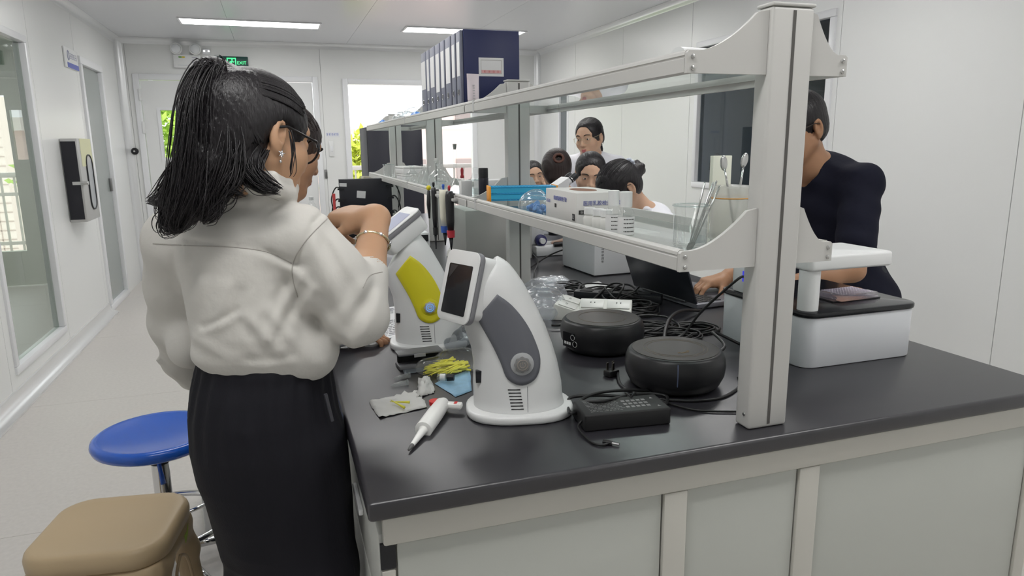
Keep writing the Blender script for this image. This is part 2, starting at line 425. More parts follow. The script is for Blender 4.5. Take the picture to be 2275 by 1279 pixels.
# ------------------------------------------------------------------ outside
M_conc = mat('balcony_concrete', (0.55, 0.52, 0.48), 0.8, var=(6, 0.1))
o = MB().box((-7, 8.48, -0.25), (6, 10.3, -0.06)).build('balcony_floor', M_conc); o['kind'] = 'structure'; o['label'] = 'concrete balcony floor outside the back wall'
M_pinkwall = mat('pink_tile_facade', (0.72, 0.55, 0.50), 0.7, var=(3, 0.06))
M_pale = mat('pale_facade', (0.80, 0.74, 0.68), 0.7)
M_shade = mat('facade_recess', (0.30, 0.24, 0.22), 0.7)
bl = thing('building', 'pinkish building facade seen through the open doorway', 'building', (3.5, 20, -6))
MB().box((-5.0, 0, 0), (9, 5, 7.85)).build('wall', M_pinkwall, bl)
MB().box((-5.2, -0.25, 7.85), (9.2, 5.2, 8.15)).build('roof_edge', M_pale, bl)
for k in range(7):
    x = -4.2+k*1.9
    w_ = MB().box((x, -0.06, 5.2), (x+1.0, 0.02, 7.0)).build('window', M_shade, bl)
    MB().box((x-0.06, -0.1, 5.1), (x+1.06, -0.061, 5.2)).build('sill', M_pale, w_)
bl2 = thing('building', 'pale tiled building seen through the left wall glass', 'building', (-11.0, 19.0, -6))
MB().box((-8, 0, 0), (5.2, 4, 8.6)).build('wall', mat('pale_pink_tile', (0.86, 0.72, 0.64), 0.6), bl2)
mb = MB()
for k in range(29): mb.box((-8, -0.012, 2.2+k*0.21), (5.2, -0.001, 2.222+k*0.21))
for k in range(62): mb.box((-7.9+k*0.21, -0.012, 2.2), (-7.88+k*0.21, -0.001, 8.5))
tj = mb.build('tile_joints', mat('tile_joint', (0.55, 0.42, 0.36), 0.8), bl2); tj['kind'] = 'stuff'
def railing(label, x0, x1, y, zt, cat='railing'):
    o = thing('balcony_railing', label, cat, ((x0+x1)/2, y, -0.06))
    w = (x1-x0)/2; m = mat('railing_paint', (0.62, 0.58, 0.54), 0.5)
    MB().box((-w, -0.03, zt), (w, 0.03, zt+0.06)).build('top_rail', m, o, bevel=0.008)
    MB().box((-w, -0.02, zt-0.22), (w, 0.02, zt-0.18)).build('rail', m, o)
    MB().box((-w, -0.02, 0.30), (w, 0.02, 0.34)).build('rail', m, o)
    MB().box((-w, -0.08, 0), (w, 0.08, 0.22)).build('kerb', M_conc, o)
    n = int((x1-x0)/0.14); me = None
    for k in range(n+1):
        x = -w+0.02+k*(2*w-0.04)/n
        if me is None: b = MB().box((-0.011, -0.011, 0.22), (0.011, 0.011, zt)).build('baluster', m, o); me = b.data
        else: b = link('baluster', me, None, o)
        b.location = (x, 0, 0)
    return o
railing('metal balcony railing outside the open doorway', 0.2, 5.2, 10.1, 1.12)
railing('balcony railing seen through the left wall glass', -6.4, -1.6, 10.1, 1.12)
def leaf_tree(label, loc, blobs, n, seed, col):
    rnd = random.Random(seed)
    o = thing('tree', label, 'tree', loc)
    v, f = [], []
    for _ in range(n):
        c, r = rnd.choice(blobs)
        d = Vector((rnd.gauss(0, 1), rnd.gauss(0, 1), rnd.gauss(0, 1))).normalized()*r*rnd.random()**0.4
        p = Vector(c)+d
        a = Vector((rnd.gauss(0, 1), rnd.gauss(0, 1), rnd.gauss(0, 0.7))).normalized()
        b = a.cross(Vector((rnd.gauss(0, 1), rnd.gauss(0, 1), rnd.gauss(0, 1)))).normalized()
        L, w = rnd.uniform(0.10, 0.2), rnd.uniform(0.03, 0.05)
        i = len(v); v += [tuple(p), tuple(p+a*L*0.5+b*w), tuple(p+a*L), tuple(p+a*L*0.5-b*w)]; f.append((i, i+1, i+2, i+3))
    mb = MB(); mb.v = v; mb.f = f
    m = mat('leaf_%d' % seed, col, 0.5, var=(1.5, 0.45))
    m.node_tree.nodes['Principled BSDF'].inputs['Transmission Weight'].default_value = 0.0
    fo = mb.build('foliage', m, o); fo['kind'] = 'stuff'
    MB().tube([(0, 0, 0), (0.05, 0, 2), (0, 0.05, 4.6)], [0.16, 0.12, 0.06], 8).build('trunk', mat('bark', (0.16, 0.11, 0.07), 0.9), o)
    return o
leaf_tree('bright green tree filling the window of the double door', (-1.9, 12.6, -4.0), [((0, 0, 5.2), 1.1), ((0.9, 0.2, 5.7), 1.0), ((-0.9, 0.2, 5.0), 1.0), ((0.2, 0, 4.2), 1.0), ((0.6, 0.3, 6.4), 0.8), ((1.0, 0, 4.6), 0.8)], 9000, 3, (0.50, 0.72, 0.12))
leaf_tree('yellow-green tree beyond the balcony railing in the doorway', (1.45, 12.4, -4.0), [((-0.2, 0, 5.1), 0.45), ((0.1, 0.1, 5.3), 0.35), ((-0.3, 0, 4.7), 0.4)], 1200, 5, (0.60, 0.66, 0.10))
# ------------------------------------------------------------------ island bench
BX0, BX1, BY0, BY1 = 0.095, 1.594, 0.986, 5.55
M_top = mat('black_bench_top', (0.022, 0.021, 0.026), 0.33, spec=0.95, bump=(900, 0.12, 0.0006), var=(30, 0.2))
M_cab = mat('warm_white_steel', (0.53, 0.52, 0.475), 0.38, bump=(500, 0.04, 0.0005))
M_door = mat('grey_white_door', (0.60, 0.61, 0.58), 0.34, bump=(400, 0.05, 0.0005))
M_gap = mat('cabinet_gap', (0.01, 0.01, 0.012), 0.7)
wt = MB().box((BX0, BY0, T-0.032), (BX1, BY1, T)).build('worktop', M_top, bevel=0.007, bseg=3)
tag(wt, 'black laminate worktop of the long island bench', 'worktop')
def cab(name, label, x0, x1, y0, y1):
    return thing(name, label, 'cabinet', ((x0+x1)/2, (y0+y1)/2, 0))
# base units in pairs along the island
nu = 4; L = (BY1-0.03-(BY0+0.025))/nu
names = {(0, 0): 'white base cabinet on the left side at the near bench corner', (1, 0): 'white base cabinet on the right side at the near bench end'}
for i in range(nu):
    for sd in (0, 1):
        x0, x1 = (BX0+0.035, 0.842) if sd == 0 else (0.848, BX1-0.035)
        ya, yb = BY0+0.028+i*L, BY0+0.028+(i+1)*L-0.004
        lab = names.get((sd, i), ('white base cabinet under the left side of the bench, %s from the near end' if sd == 0 else 'white base cabinet under the right side of the bench, %s from the near end') % ['first', 'second', 'third', 'fourth'][i])
        c = cab('base_cabinet', lab, x0, x1, ya, yb)
        cx, cy = (x0+x1)/2, (ya+yb)/2; w, d = (x1-x0)/2, (yb-ya)/2
        ox = -w if sd == 0 else w; s = -1 if sd == 0 else 1
        MB().box((-w, -d, 0.08), (w, d, T-0.033)).build('body', M_cab, c)
        MB().box((-w+0.03, -d+0.02, 0.0), (w-0.03, d-0.02, 0.079)).build('plinth', M_gap, c)
        for k in (0, 1):
            a, b = -d+0.012+k*d, -d+k*d+d-0.006
            xa, xb = sorted((ox+s*0.0015, ox+s*0.018))
            dr = MB().box((xa, a, T-0.24), (xb, b, T-0.075)).build('drawer', M_door, c, bevel=0.004)
            xa, xb = sorted((ox+s*0.0185, ox+s*0.028))
            MB().box((xa, (a+b)/2-0.06, T-0.155), (xb, (a+b)/2+0.06, T-0.143)).build('handle', M_alu, dr, bevel=0.003)
            xa, xb = sorted((ox+s*0.0015, ox+s*0.018))
            do = MB().box((xa, a, 0.10), (xb, b, T-0.255)).build('cabinet_door', M_door, c, bevel=0.004)
            xa, xb = sorted((ox+s*0.0185, ox+s*0.028))
            MB().box((xa, b-0.08, T-0.42), (xb, b-0.065, T-0.30)).build('handle', M_alu, do, bevel=0.003)
# end wall of the bench towards the camera: a frame with three set-in panels
ye = BY0+0.022
eb = thing('bench_end_frame', 'warm white end frame of the bench with three grey panels', 'bench frame', ((BX0+BX1)/2, ye, 0))
bx = (BX0+BX1)/2; pa = [(0.137, 0.612), (0.662, 0.905), (0.955, 1.525)]
M_end = mat('end_panel_grey', (0.47, 0.485, 0.45), 0.36, bump=(300, 0.03, 0.0005))
zt = T-0.033; zr = zt-0.048
MB().box((BX0+0.022-bx, -0.012, zr), (BX1-0.022-bx, 0.004, zt)).build('top_rail', M_cab, eb, bevel=0.004)
for a, b in pa: MB().box((a-bx+0.0015, -0.004, 0.03), (b-bx-0.0015, 0.004, zr-0.003)).build('panel', M_end, eb, bevel=0.0015)
for a, b in ((0.612, 0.662), (0.905, 0.955), (1.525, 1.560)): MB().box((a-bx+0.0015, -0.010, 0.0), (b-bx-0.0015, 0.004, zr-0.001)).build('stile', M_cab, eb, bevel=0.002)
MB().box((0.1125-bx, -0.002, zr-0.045), (0.1365-bx, 0.004, zr-0.001)).build('hinge_block', M_black, eb)
MB().box((0.1135-bx, -0.004, 0.03), (0.1350-bx, 0.004, zr-0.048)).build('stile', M_cab, eb, bevel=0.002)
# ------------------------------------------------------------------ reagent rack
M_rack = mat('rack_aluminium', (0.57, 0.565, 0.545), 0.42, metal=0.0, spec=0.5, bump=(700, 0.05, 0.0004))
M_rackg = mat('rack_slot', (0.10, 0.095, 0.09), 0.6)
M_shelfglass = glass('shelf_glass', (0.90, 0.955, 0.94), 1.0, haze=0.03)
M_screw = mat('screw_steel', (0.55, 0.55, 0.54), 0.25, metal=1.0)
RX0, RX1 = 0.803, 0.889; ZU, ZLo = 1.490, 1.160; SXL, SXR = 0.648, 0.972
PY = [1.025, 2.442, 3.852, 5.170]      # near faces of the four posts
rk = thing('reagent_rack', 'white two-tier reagent rack on four posts along the middle of the bench', 'rack', (0.846, PY[0], T))
def L3(x, y, z): return (x-0.846, y-PY[0], z-T)
PH = 1.600
for y in PY:
    p = MB().box(L3(RX0, y, T+0.0005), L3(RX1, y+0.042, PH)).build('post', M_rack, rk, bevel=0.006, bseg=3)
    MB().box(L3(RX0+0.041, y-0.0008, T+0.008), L3(RX0+0.047, y+0.002, PH-0.006)).build('slot', M_rackg, p)
    MB().box(L3(RX0+0.041, y+0.040, T+0.008), L3(RX0+0.047, y+0.0428, PH-0.006)).build('slot', M_rackg, p)
    MB().box(L3(RX0-0.001, y-0.001, PH+0.0002), L3(RX1+0.001, y+0.043, PH+0.006)).build('end_cap', M_rack, p, bevel=0.002)
    MB().sph(L3(RX0-0.001, y+0.014, T+0.028), (0.002, 0.004, 0.004), 8, 6).build('screw', M_screw, p)
def bracket(y, z, side, near):
    """curved plate from the post to the shelf rail"""
    x0 = RX0-0.001 if side < 0 else RX1+0.001; x1 = SXL if side < 0 else SXR
    zb = z; zt_ = z+0.036; ztop = z+0.100
    n = 10; pts = [(x0, zb)]; pts.append((x1, zb))
    pts.append((x1, zt_-0.004)); pts.append((x1+(0.004 if side < 0 else -0.004), zt_))
    W_ = abs(x1-x0)*0.86
    for i in range(n+1):
        t = i/n; pts.append((x1+(W_*t+0.02*(1-t))*(1 if side < 0 else -1), zt_+(ztop-zt_)*(t**1.7)))
    pts.append((x0, ztop+0.004))
    if side > 0: pts = pts[::-1]
    # extrude along y
    poly = [(p[0], p[1]) for p in pts]
    yy = y+0.012
    mb = MB(); k = len(poly)
    vs = [L3(x, yy-0.004, zz) for x, zz in poly]+[L3(x, yy+0.004, zz) for x, zz in poly]
    fs = [tuple(range(k)), tuple(reversed(range(k, 2*k)))]+[((i+1) % k, i, k+i, k+(i+1) % k) for i in range(k)]
    b = mb.add(vs, fs).build('bracket', M_rack, rk, auto=30)
    for dz in (0.008, 0.026):
        xs_ = x1+(0.010 if side < 0 else -0.010)
        MB().sph(L3(xs_, yy-0.005, z+dz), (0.0042, 0.003, 0.0042), 10, 6).build('screw', M_screw, b)
    return b
YS0, YS1 = PY[0]+0.006, PY[3]+0.05
joints = [YS0+0.01, 2.34, 3.66, YS1]
for z in (ZLo, ZU):
    for y in PY:
        bracket(y, z, -1, False); bracket(y, z, 1, False)
    for x in (SXL, SXR):
        for j in range(3):
            a, b = joints[j]+0.0015, joints[j+1]-0.0015
            s = 1 if x == SXL else -1
            # rail profile: rounded bar with a lip and a groove
            prof = [(0, 0.002), (0, 0.024), (0.002, 0.0255), (0.002, 0.0275), (0, 0.029), (0.001, 0.034), (0.005, 0.0375), (0.012, 0.0375), (0.014, 0.034), (0.014, 0.020), (0.022, 0.020), (0.022, 0.013), (0.014, 0.013), (0.014, 0.0), (0.003, 0.0)]
            vs = [L3(x+s*px_, yy, z+pz) for yy in (a, b) for px_, pz in prof]; k = len(prof)
            fs = [(i, (i+1) % k, k+(i+1) % k, k+i) for i in range(k)]+[tuple(range(k)), tuple(reversed(range(k, 2*k)))]
            MB().add(vs, fs).build('rail', M_rack, rk, auto=35)
        for j in (1, 2): MB().box(L3(x-0.0006, joints[j]-0.010, z-0.0005), L3(x+0.0146 if x == SXL else x+0.0006, joints[j]+0.010, z+0.038)).build('rail_joiner', mat('joiner_grey', (0.52, 0.52, 0.52), 0.4), rk)
    for j in range(3):
        MB().box(L3(SXL+0.0145, joints[j]+0.003, z+0.0135), L3(SXR-0.0145, joints[j+1]-0.003, z+0.0195)).build('glass_shelf', M_shelfglass, rk)
ZS1 = ZLo+0.020; ZS2 = ZU+0.020     # standing heights on the shelves
# ------------------------------------------------------------------ implicit surfaces for bodies and cloth
class SDF:
    """smooth union / subtraction of rounded shapes, meshed with surface nets"""
    def __init__(s): s.p = []
    def _a(s, fn, lo, hi, k, op): s.p.append((fn, np.array(lo, float), np.array(hi, float), k, op)); return s
    def cone(s, a, b, ra, rb=None, k=0.02, op='u'):
        a = np.array(a, float); b = np.array(b, float); rb = ra if rb is None else rb
        ba = b-a; L2 = max(float(ba@ba), 1e-12); R = max(ra, rb)
        def fn(X, Y, Z):
            t = np.clip(((X-a[0])*ba[0]+(Y-a[1])*ba[1]+(Z-a[2])*ba[2])/L2, 0, 1)
            return np.sqrt((X-a[0]-t*ba[0])**2+(Y-a[1]-t*ba[1])**2+(Z-a[2]-t*ba[2])**2)-(ra+(rb-ra)*t)
        return s._a(fn, np.minimum(a, b)-R, np.maximum(a, b)+R, k, op)
    def chain(s, pts, rs, k=0.02, op='u'):
        for i in range(len(pts)-1): s.cone(pts[i], pts[i+1], rs[i], rs[i+1], k, op)
        return s
    def ell(s, c, r, R=None, k=0.02, op='u'):
        """R: 3x3 rows = local axes in world"""
        c = np.array(c, float); r = np.array(r, float); A = np.eye(3) if R is None else np.array(R, float); m = r.max()
        def fn(X, Y, Z):
            x, y, z = X-c[0], Y-c[1], Z-c[2]
            q = [(A[i, 0]*x+A[i, 1]*y+A[i, 2]*z) for i in range(3)]
            k0 = np.sqrt(sum((q[i]/r[i])**2 for i in range(3))); k1 = np.sqrt(sum((q[i]/r[i]**2)**2 for i in range(3)))
            return k0*(k0-1)/np.maximum(k1, 1e-6)
        return s._a(fn, c-m, c+m, k, op)
    def loft(s, lv, yaw=0.0, k=0.02, op='u', wav=None):
        """lv: (z, cx, cy, w, d) levels bottom to top; ellipse half-axes w (across) and d; yaw turns them"""
        lv = sorted(lv); A = np.array(lv, float); ca, sa = math.cos(yaw), math.sin(yaw)
        zs = A[:, 0]; m = max(A[:, 3].max(), A[:, 4].max())*1.15
        lo = [A[:, 1].min()-m, A[:, 2].min()-m, zs[0]-0.01]; hi = [A[:, 1].max()+m, A[:, 2].max()+m, zs[-1]+0.01]
        def sm(zq, col):
            return np.interp(zq, zs, A[:, col])
        def fn(X, Y, Z):
            zq = Z.reshape(-1) if Z.ndim == 1 else Z
            cx, cy, w, d = (sm(zq, i) for i in (1, 2, 3, 4))
            x, y = X-cx, Y-cy
            u, v = x*ca+y*sa, -x*sa+y*ca
            k0 = np.sqrt((u/w)**2+(v/d)**2)
            e = (k0-1)*np.minimum(w, d)
            if wav is not None: e = e - wav(np.arctan2(v/d, u/w), Z)
            return np.maximum(e, np.maximum(zs[0]-Z, Z-zs[-1]))
        return s._a(fn, lo, hi, k, op)
    def box(s, c, h, R=None, r=0.01, k=0.01, op='u'):
        c = np.array(c, float); h = np.array(h, float); A = np.eye(3) if R is None else np.array(R, float); m = np.linalg.norm(h)
        def fn(X, Y, Z):
            x, y, z = X-c[0], Y-c[1], Z-c[2]
            q = [np.abs(A[i, 0]*x+A[i, 1]*y+A[i, 2]*z)-h[i]+r for i in range(3)]
            return np.sqrt(sum(np.maximum(t, 0)**2 for t in q))+np.minimum(np.maximum(q[0], np.maximum(q[1], q[2])), 0)-r
        return s._a(fn, c-m, c+m, k, op)
    def half(s, p, n, op='s'):
        """cut away everything on the side the normal points to"""
        p = np.array(p, float); n = np.array(n, float)/np.linalg.norm(n)
        fn = lambda X, Y, Z: -((X-p[0])*n[0]+(Y-p[1])*n[1]+(Z-p[2])*n[2])
        return s._a(fn, [-99]*3, [99]*3, 0.004, op)
    def mesh(s, h, name, base, disp=None):
        un = [q for q in s.p if q[4] == 'u']
        lo = np.min([q[1] for q in un], 0)-3*h; hi = np.max([q[2] for q in un], 0)+3*h
        n = np.ceil((hi-lo)/h).astype(int)+1
        ax = [lo[i]+h*np.arange(n[i]) for i in range(3)]
        F = np.full(n, 1.0, np.float32)
        for fn, a, b, k, op in s.p:
            mrg = max(k, 0)+3*h
            i0 = np.clip(np.floor((a-mrg-lo)/h).astype(int), 0, n); i1 = np.clip(np.ceil((b+mrg-lo)/h).astype(int)+1, 0, n)
            if (i1 <= i0).any(): continue
            sl = tuple(slice(i0[q], i1[q]) for q in range(3))
            X = ax[0][sl[0]][:, None, None]; Y = ax[1][sl[1]][None, :, None]; Z = ax[2][sl[2]][None, None, :]
            D = fn(X, Y, Z); C = F[sl]
            if op == 'u':
                hh = np.maximum(k-np.abs(C-D), 0)/max(k, 1e-9); F[sl] = np.minimum(C, D)-hh*hh*k*0.25
            else:
                D = -D; hh = np.maximum(k-np.abs(C-D), 0)/max(k, 1e-9); F[sl] = np.maximum(C, D)+hh*hh*k*0.25
        if disp is not None:
            F = F + disp(ax[0][:, None, None], ax[1][None, :, None], ax[2][None, None, :]).astype(np.float32)
        v, f = surface_nets(F, lo, h)
        v = v - np.array(base)[None, :]
        me = bpy.data.meshes.new(name)
        me.vertices.add(len(v)); me.vertices.foreach_set('co', v.astype(np.float32).ravel())
        me.loops.add(len(f)*4); me.loops.foreach_set('vertex_index', f.astype(np.int32).ravel())
        me.polygons.add(len(f)); me.polygons.foreach_set('loop_start', np.arange(0, len(f)*4, 4, dtype=np.int32))
        me.update(calc_edges=True); me.validate()
        return me
    def build(s, h, name, m, parent, base, disp=None):
        return link(name, s.mesh(h, name, base, disp), m, parent, smooth=True)
def surface_nets(F, lo, h):
    S = F < 0
    c = sum(S[i:S.shape[0]-1+i, j:S.shape[1]-1+j, k:S.shape[2]-1+k].astype(np.uint8) for i in (0, 1) for j in (0, 1) for k in (0, 1))
    act = (c > 0) & (c < 8); ii, jj, kk = np.nonzero(act)
    idx = np.full(act.shape, -1, np.int32); idx[ii, jj, kk] = np.arange(len(ii))
    cor = [(a, b, d) for a in (0, 1) for b in (0, 1) for d in (0, 1)]
    V = {q: F[ii+q[0], jj+q[1], kk+q[2]] for q in cor}
    acc = np.zeros((len(ii), 3)); cnt = np.zeros(len(ii))
    for q in cor:
        for axs in range(3):
            if q[axs] == 0:
                r = list(q); r[axs] = 1; r = tuple(r); a, b = V[q], V[r]
                m = (a < 0) != (b < 0); t = np.where(m, a/np.where(m, a-b, 1), 0)
                p = np.tile(np.array(q, float), (len(ii), 1)); p[:, axs] = t
                acc[m] += p[m]; cnt[m] += 1
    v = np.stack([ii, jj, kk], 1)+acc/np.maximum(cnt, 1)[:, None]; v = v*h+lo[None, :]
    faces = []
    for axs in range(3):
        a = [slice(None)]*3; b = [slice(None)]*3; a[axs] = slice(0, -1); b[axs] = slice(1, None)
        d = S[tuple(a)] != S[tuple(b)]; p = np.nonzero(d); o1, o2 = [q for q in range(3) if q != axs]
        ok = (p[o1] > 0) & (p[o2] > 0) & (p[o1] < S.shape[o1]-1) & (p[o2] < S.shape[o2]-1)
        p = [q[ok] for q in p]
        def cell(d1, d2):
            q = list(p); q[o1] = q[o1]-d1; q[o2] = q[o2]-d2; return idx[q[0], q[1], q[2]]
        quad = np.stack([cell(0, 0), cell(1, 0), cell(1, 1), cell(0, 1)], 1)
        ins = S[p[0], p[1], p[2]]; flip = ins if axs != 1 else ~ins
        quad[~flip] = quad[~flip][:, ::-1]
        faces.append(quad)
    return v, np.concatenate(faces)
# ------------------------------------------------------------------ heads, hands, hair
M_skin = {}
def skin(key, col):
    return mat('skin_'+key, col, 0.48, spec=0.35, var=(25, 0.05), bump=(400, 0.06, 0.0004), sss=0.12)
class Head:
    """local frame: r to the person's right, f forward, u up; c = middle of the head between the ears"""
    def __init__(s, c, yaw, pitch=0.0, roll=0.0, sc=1.0):
        """yaw: 0 looks along +Y, positive turns to +X; pitch: positive looks down; roll: positive tips to the right shoulder"""
        s.c = Vector(c); s.sc = sc
        f = Vector((math.sin(yaw)*math.cos(pitch), math.cos(yaw)*math.cos(pitch), -math.sin(pitch)))
        r = Vector((math.cos(yaw), -math.sin(yaw), 0)); u = r.cross(f)
        s.r = r*math.cos(roll)-u*math.sin(roll); s.u = u*math.cos(roll)+r*math.sin(roll); s.f = f
    def P(s, x, y, z): return s.c+(s.r*x+s.f*y+s.u*z)*s.sc
    def R(s): return [list(s.r), list(s.f), list(s.u)]
    def skin(s, b, neck=None, neckr=0.05):
        q = s.sc; R = s.R()
        E = lambda c, r, **k: b.ell(s.P(*c), [t*q for t in r], R, **k)
        C = lambda a, d, ra, rb, **k: b.cone(s.P(*a), s.P(*d), ra*q, rb*q, **k)
        E((0, -0.012, 0.033), (0.073, 0.093, 0.078), k=0.01)
        E((0, 0.028, -0.035), (0.057, 0.062, 0.078), k=0.03)
        for d in (-1, 1):
            C((0.052*d, -0.002, -0.045), (0.016*d, 0.060, -0.098), 0.020, 0.018, k=0.025)
            E((0.040*d, 0.052, -0.026), (0.026, 0.026, 0.028), k=0.022)
            C((0.046*d, 0.066, 0.030), (0.012*d, 0.083, 0.030), 0.009, 0.009, k=0.014)
        E((0, 0.070, -0.100), (0.022, 0.020, 0.018), k=0.02)
        E((0, 0.026, 0.046), (0.058, 0.056, 0.044), k=0.015)
        C((0, 0.084, 0.018), (0, 0.102, -0.026), 0.007, 0.0105, k=0.012)
        for d in (-1, 1): E((0.012*d, 0.093, -0.030), (0.008, 0.009, 0.007), k=0.008)
        E((0, 0.080, -0.062), (0.026, 0.014, 0.016), k=0.014)
        for d in (-1, 1):
            E((0.031*d, 0.094, 0.008), (0.016, 0.014, 0.011), k=0.012, op='s')
            E((0.031*d, 0.071, 0.006), (0.016, 0.0135, 0.0125), k=0.004)
            C((0.018*d, 0.082, 0.0125), (0.045*d, 0.075, 0.011), 0.0032, 0.003, k=0.005)   # upper lid
            E((0.076*d, -0.014, -0.006), (0.010, 0.017, 0.031), k=0.006)
            E((0.081*d, -0.010, -0.002), (0.006, 0.009, 0.017), k=0.005, op='s')
            E((0.077*d, -0.006, -0.008), (0.004, 0.004, 0.006), k=0.004)
            E((0.074*d, -0.010, -0.033), (0.006, 0.008, 0.009), k=0.006)
        if neck is not None: b.cone(s.P(0, -0.028, -0.055), neck, 0.050*q, neckr, k=0.035)
    def eyes(s, parent, base, white=True):
        bz = Vector(base)
        for d in (-1, 1):
            p = s.P(0.031*d, 0.0775, 0.006)-bz; M = frame(p, s.r, s.f)
            ey = MB().sph((0, 0, 0), (0.0115*s.sc, 0.008*s.sc, 0.0058*s.sc), 12, 8, M).build('eye', mat('eye_white', (0.75, 0.73, 0.70), 0.2), parent, smooth=True)
            MB().sph((0, 0.0052*s.sc, 0), (0.0052*s.sc, 0.0034*s.sc, 0.0052*s.sc), 10, 8, M).build('iris', mat('iris', (0.02, 0.012, 0.01), 0.15), ey, smooth=True)
            pts = spline([s.P(x*d, y, z)-bz for x, y, z in ((0.014, 0.0905, 0.029), (0.030, 0.089, 0.034), (0.049, 0.074, 0.029))], 4)
            n = len(pts); MB().tube(pts, [0.0026*s.sc*(0.5+math.sin(math.pi*(0.15+0.8*i/n))*0.7) for i in range(n)], 6).build('eyebrow', mat('brow_hair', (0.02, 0.016, 0.014), 0.7), parent, smooth=True)
    def lips(s, parent, base, smile=0.0, col=(0.42, 0.12, 0.12)):
        b = SDF()
        for z, r, w in ((-0.0585, 0.0045, 0.024), (-0.0665, 0.0052, 0.020)):
            pts = [s.P(-w, 0.078, z+smile), s.P(-w*0.4, 0.0915, z+0.001), s.P(0, 0.0930, z-0.0005), s.P(w*0.4, 0.0915, z+0.001), s.P(w, 0.078, z+smile)]
            b.chain(pts, [0.0018*s.sc, r*s.sc, r*s.sc, r*s.sc, 0.0018*s.sc], k=0.003)
        b.build(0.0022, 'lips', mat('lips_%0.2f' % col[0], col, 0.4), parent, base)
    def hair_cap(s, b, grow=0.012, low=-0.045, open_w=0.060, hairline=0.062, back=0.0):
        """rounded cap with the face cut out"""
        q = s.sc; R = s.R()
        b.ell(s.P(0, -0.014-back*0.5, 0.034), [(0.073+grow)*q, (0.093+grow+back*0.5)*q, (0.078+grow)*q], R, k=0.01)
        b.ell(s.P(0, -0.040, -0.012), [(0.068+grow)*q, (0.060+grow+back*0.3)*q, (0.060+grow)*q], R, k=0.02)
        b.ell(s.P(0, 0.128, hairline-0.090), [open_w*q, 0.095*q, 0.085*q], R, k=0.012, op='s')
        b.ell(s.P(0, 0.085, low-0.055), [0.13*q, 0.100*q, 0.085*q], R, k=0.012, op='s')
        for d in (-1, 1): b.ell(s.P(0.088*d, -0.008, -0.014), [0.022*q, 0.022*q, 0.034*q], R, k=0.010, op='s')
        b.half(s.P(0, -0.05, low-0.02), -s.u*1.0 + s.f*0.25)
def finger(b, p, d, n, lens, r, curls, k=0.004):
    """p base; d direction; n direction the finger bends to; curls: bend at each joint in degrees"""
    p = Vector(p); d = Vector(d).normalized(); n = Vector(n); n = (n-d*n.dot(d)).normalized()
    for i, L_ in enumerate(lens):
        a = math.radians(curls[i]); d2 = d*math.cos(a)+n*math.sin(a); n2 = n*math.cos(a)-d*math.sin(a)
        q = p+d2*L_; b.cone(p, q, r*(1-0.08*i), r*(1-0.08*(i+1)), k=k); p, d, n = q, d2, n2
    return p
def hand(b, w, d, n, s, sc=1.0, curl=(25, 35, 20), thumb=(20, 25), spread=5, curls=None):
    """w wrist; d towards the knuckles; n palm side (fingers close towards it); s thumb side"""
    w = Vector(w); d = Vector(d).normalized(); n = Vector(n); n = (n-d*n.dot(d)).normalized(); s_ = Vector(s); s_ = (s_-d*s_.dot(d)-n*s_.dot(n)).normalized()
    offs = (0.027, 0.009, -0.009, -0.025); fl = ((0.043, 0.025, 0.020), (0.047, 0.029, 0.022), (0.043, 0.027, 0.021), (0.034, 0.020, 0.018))
    kn = (0.082, 0.086, 0.081, 0.073); tips = []
    for i in range(4):
        k_ = w+d*kn[i]*sc+s_*offs[i]*sc-n*0.003*sc
        b.cone(w+s_*offs[i]*0.62*sc+d*0.008*sc, k_, 0.0165*sc, 0.0115*sc, k=0.016)
        b.cone(w+s_*offs[i]*0.62*sc+d*0.02*sc+n*0.006*sc, k_-d*0.01*sc+n*0.007*sc, 0.013*sc, 0.0095*sc, k=0.014)
        a = math.radians(spread*(1.5-i)); dd = d*math.cos(a)+s_*math.sin(a)
        cc = curls[i] if curls else (curl[0]+3*i, curl[1]+3*i, curl[2])
        tips.append(finger(b, k_, dd, n, [t*sc for t in fl[i]], (0.0090, 0.0092, 0.0087, 0.0077)[i]*sc, cc))
    tb = w+d*0.022*sc+s_*0.022*sc+n*0.008*sc
    td = (d*0.72+s_*0.62+n*0.30).normalized()
    b.cone(w+d*0.012*sc+s_*0.014*sc, tb+td*0.02*sc, 0.016*sc, 0.014*sc, k=0.014)
    tips.append(finger(b, tb, td, (n*0.8-s_*0.35), [0.040*sc, 0.032*sc, 0.026*sc], 0.0105*sc, (0, thumb[0], thumb[1])))
    return tips
def strands(curves, r0, r1, name, m, parent, base, seg=5):
    mb = MB(); bz = Vector(base)
    for c in curves:
        pts = spline([Vector(p)-bz for p in c], 5); n = len(pts)
        mb.tube(pts, [r0+(r1-r0)*(i/(n-1))**1.5 for i in range(n)], seg)
    return mb.build(name, m, parent, smooth=True)
M_hair = mat('black_hair', (0.012, 0.010, 0.012), 0.36, spec=0.5, bump=(60, 0.5, 0.003), bstretch=(6, 6, 0.6))
M_hairb = mat('brown_black_hair', (0.022, 0.013, 0.012), 0.36, spec=0.5, bump=(60, 0.5, 0.003), bstretch=(6, 6, 0.6))
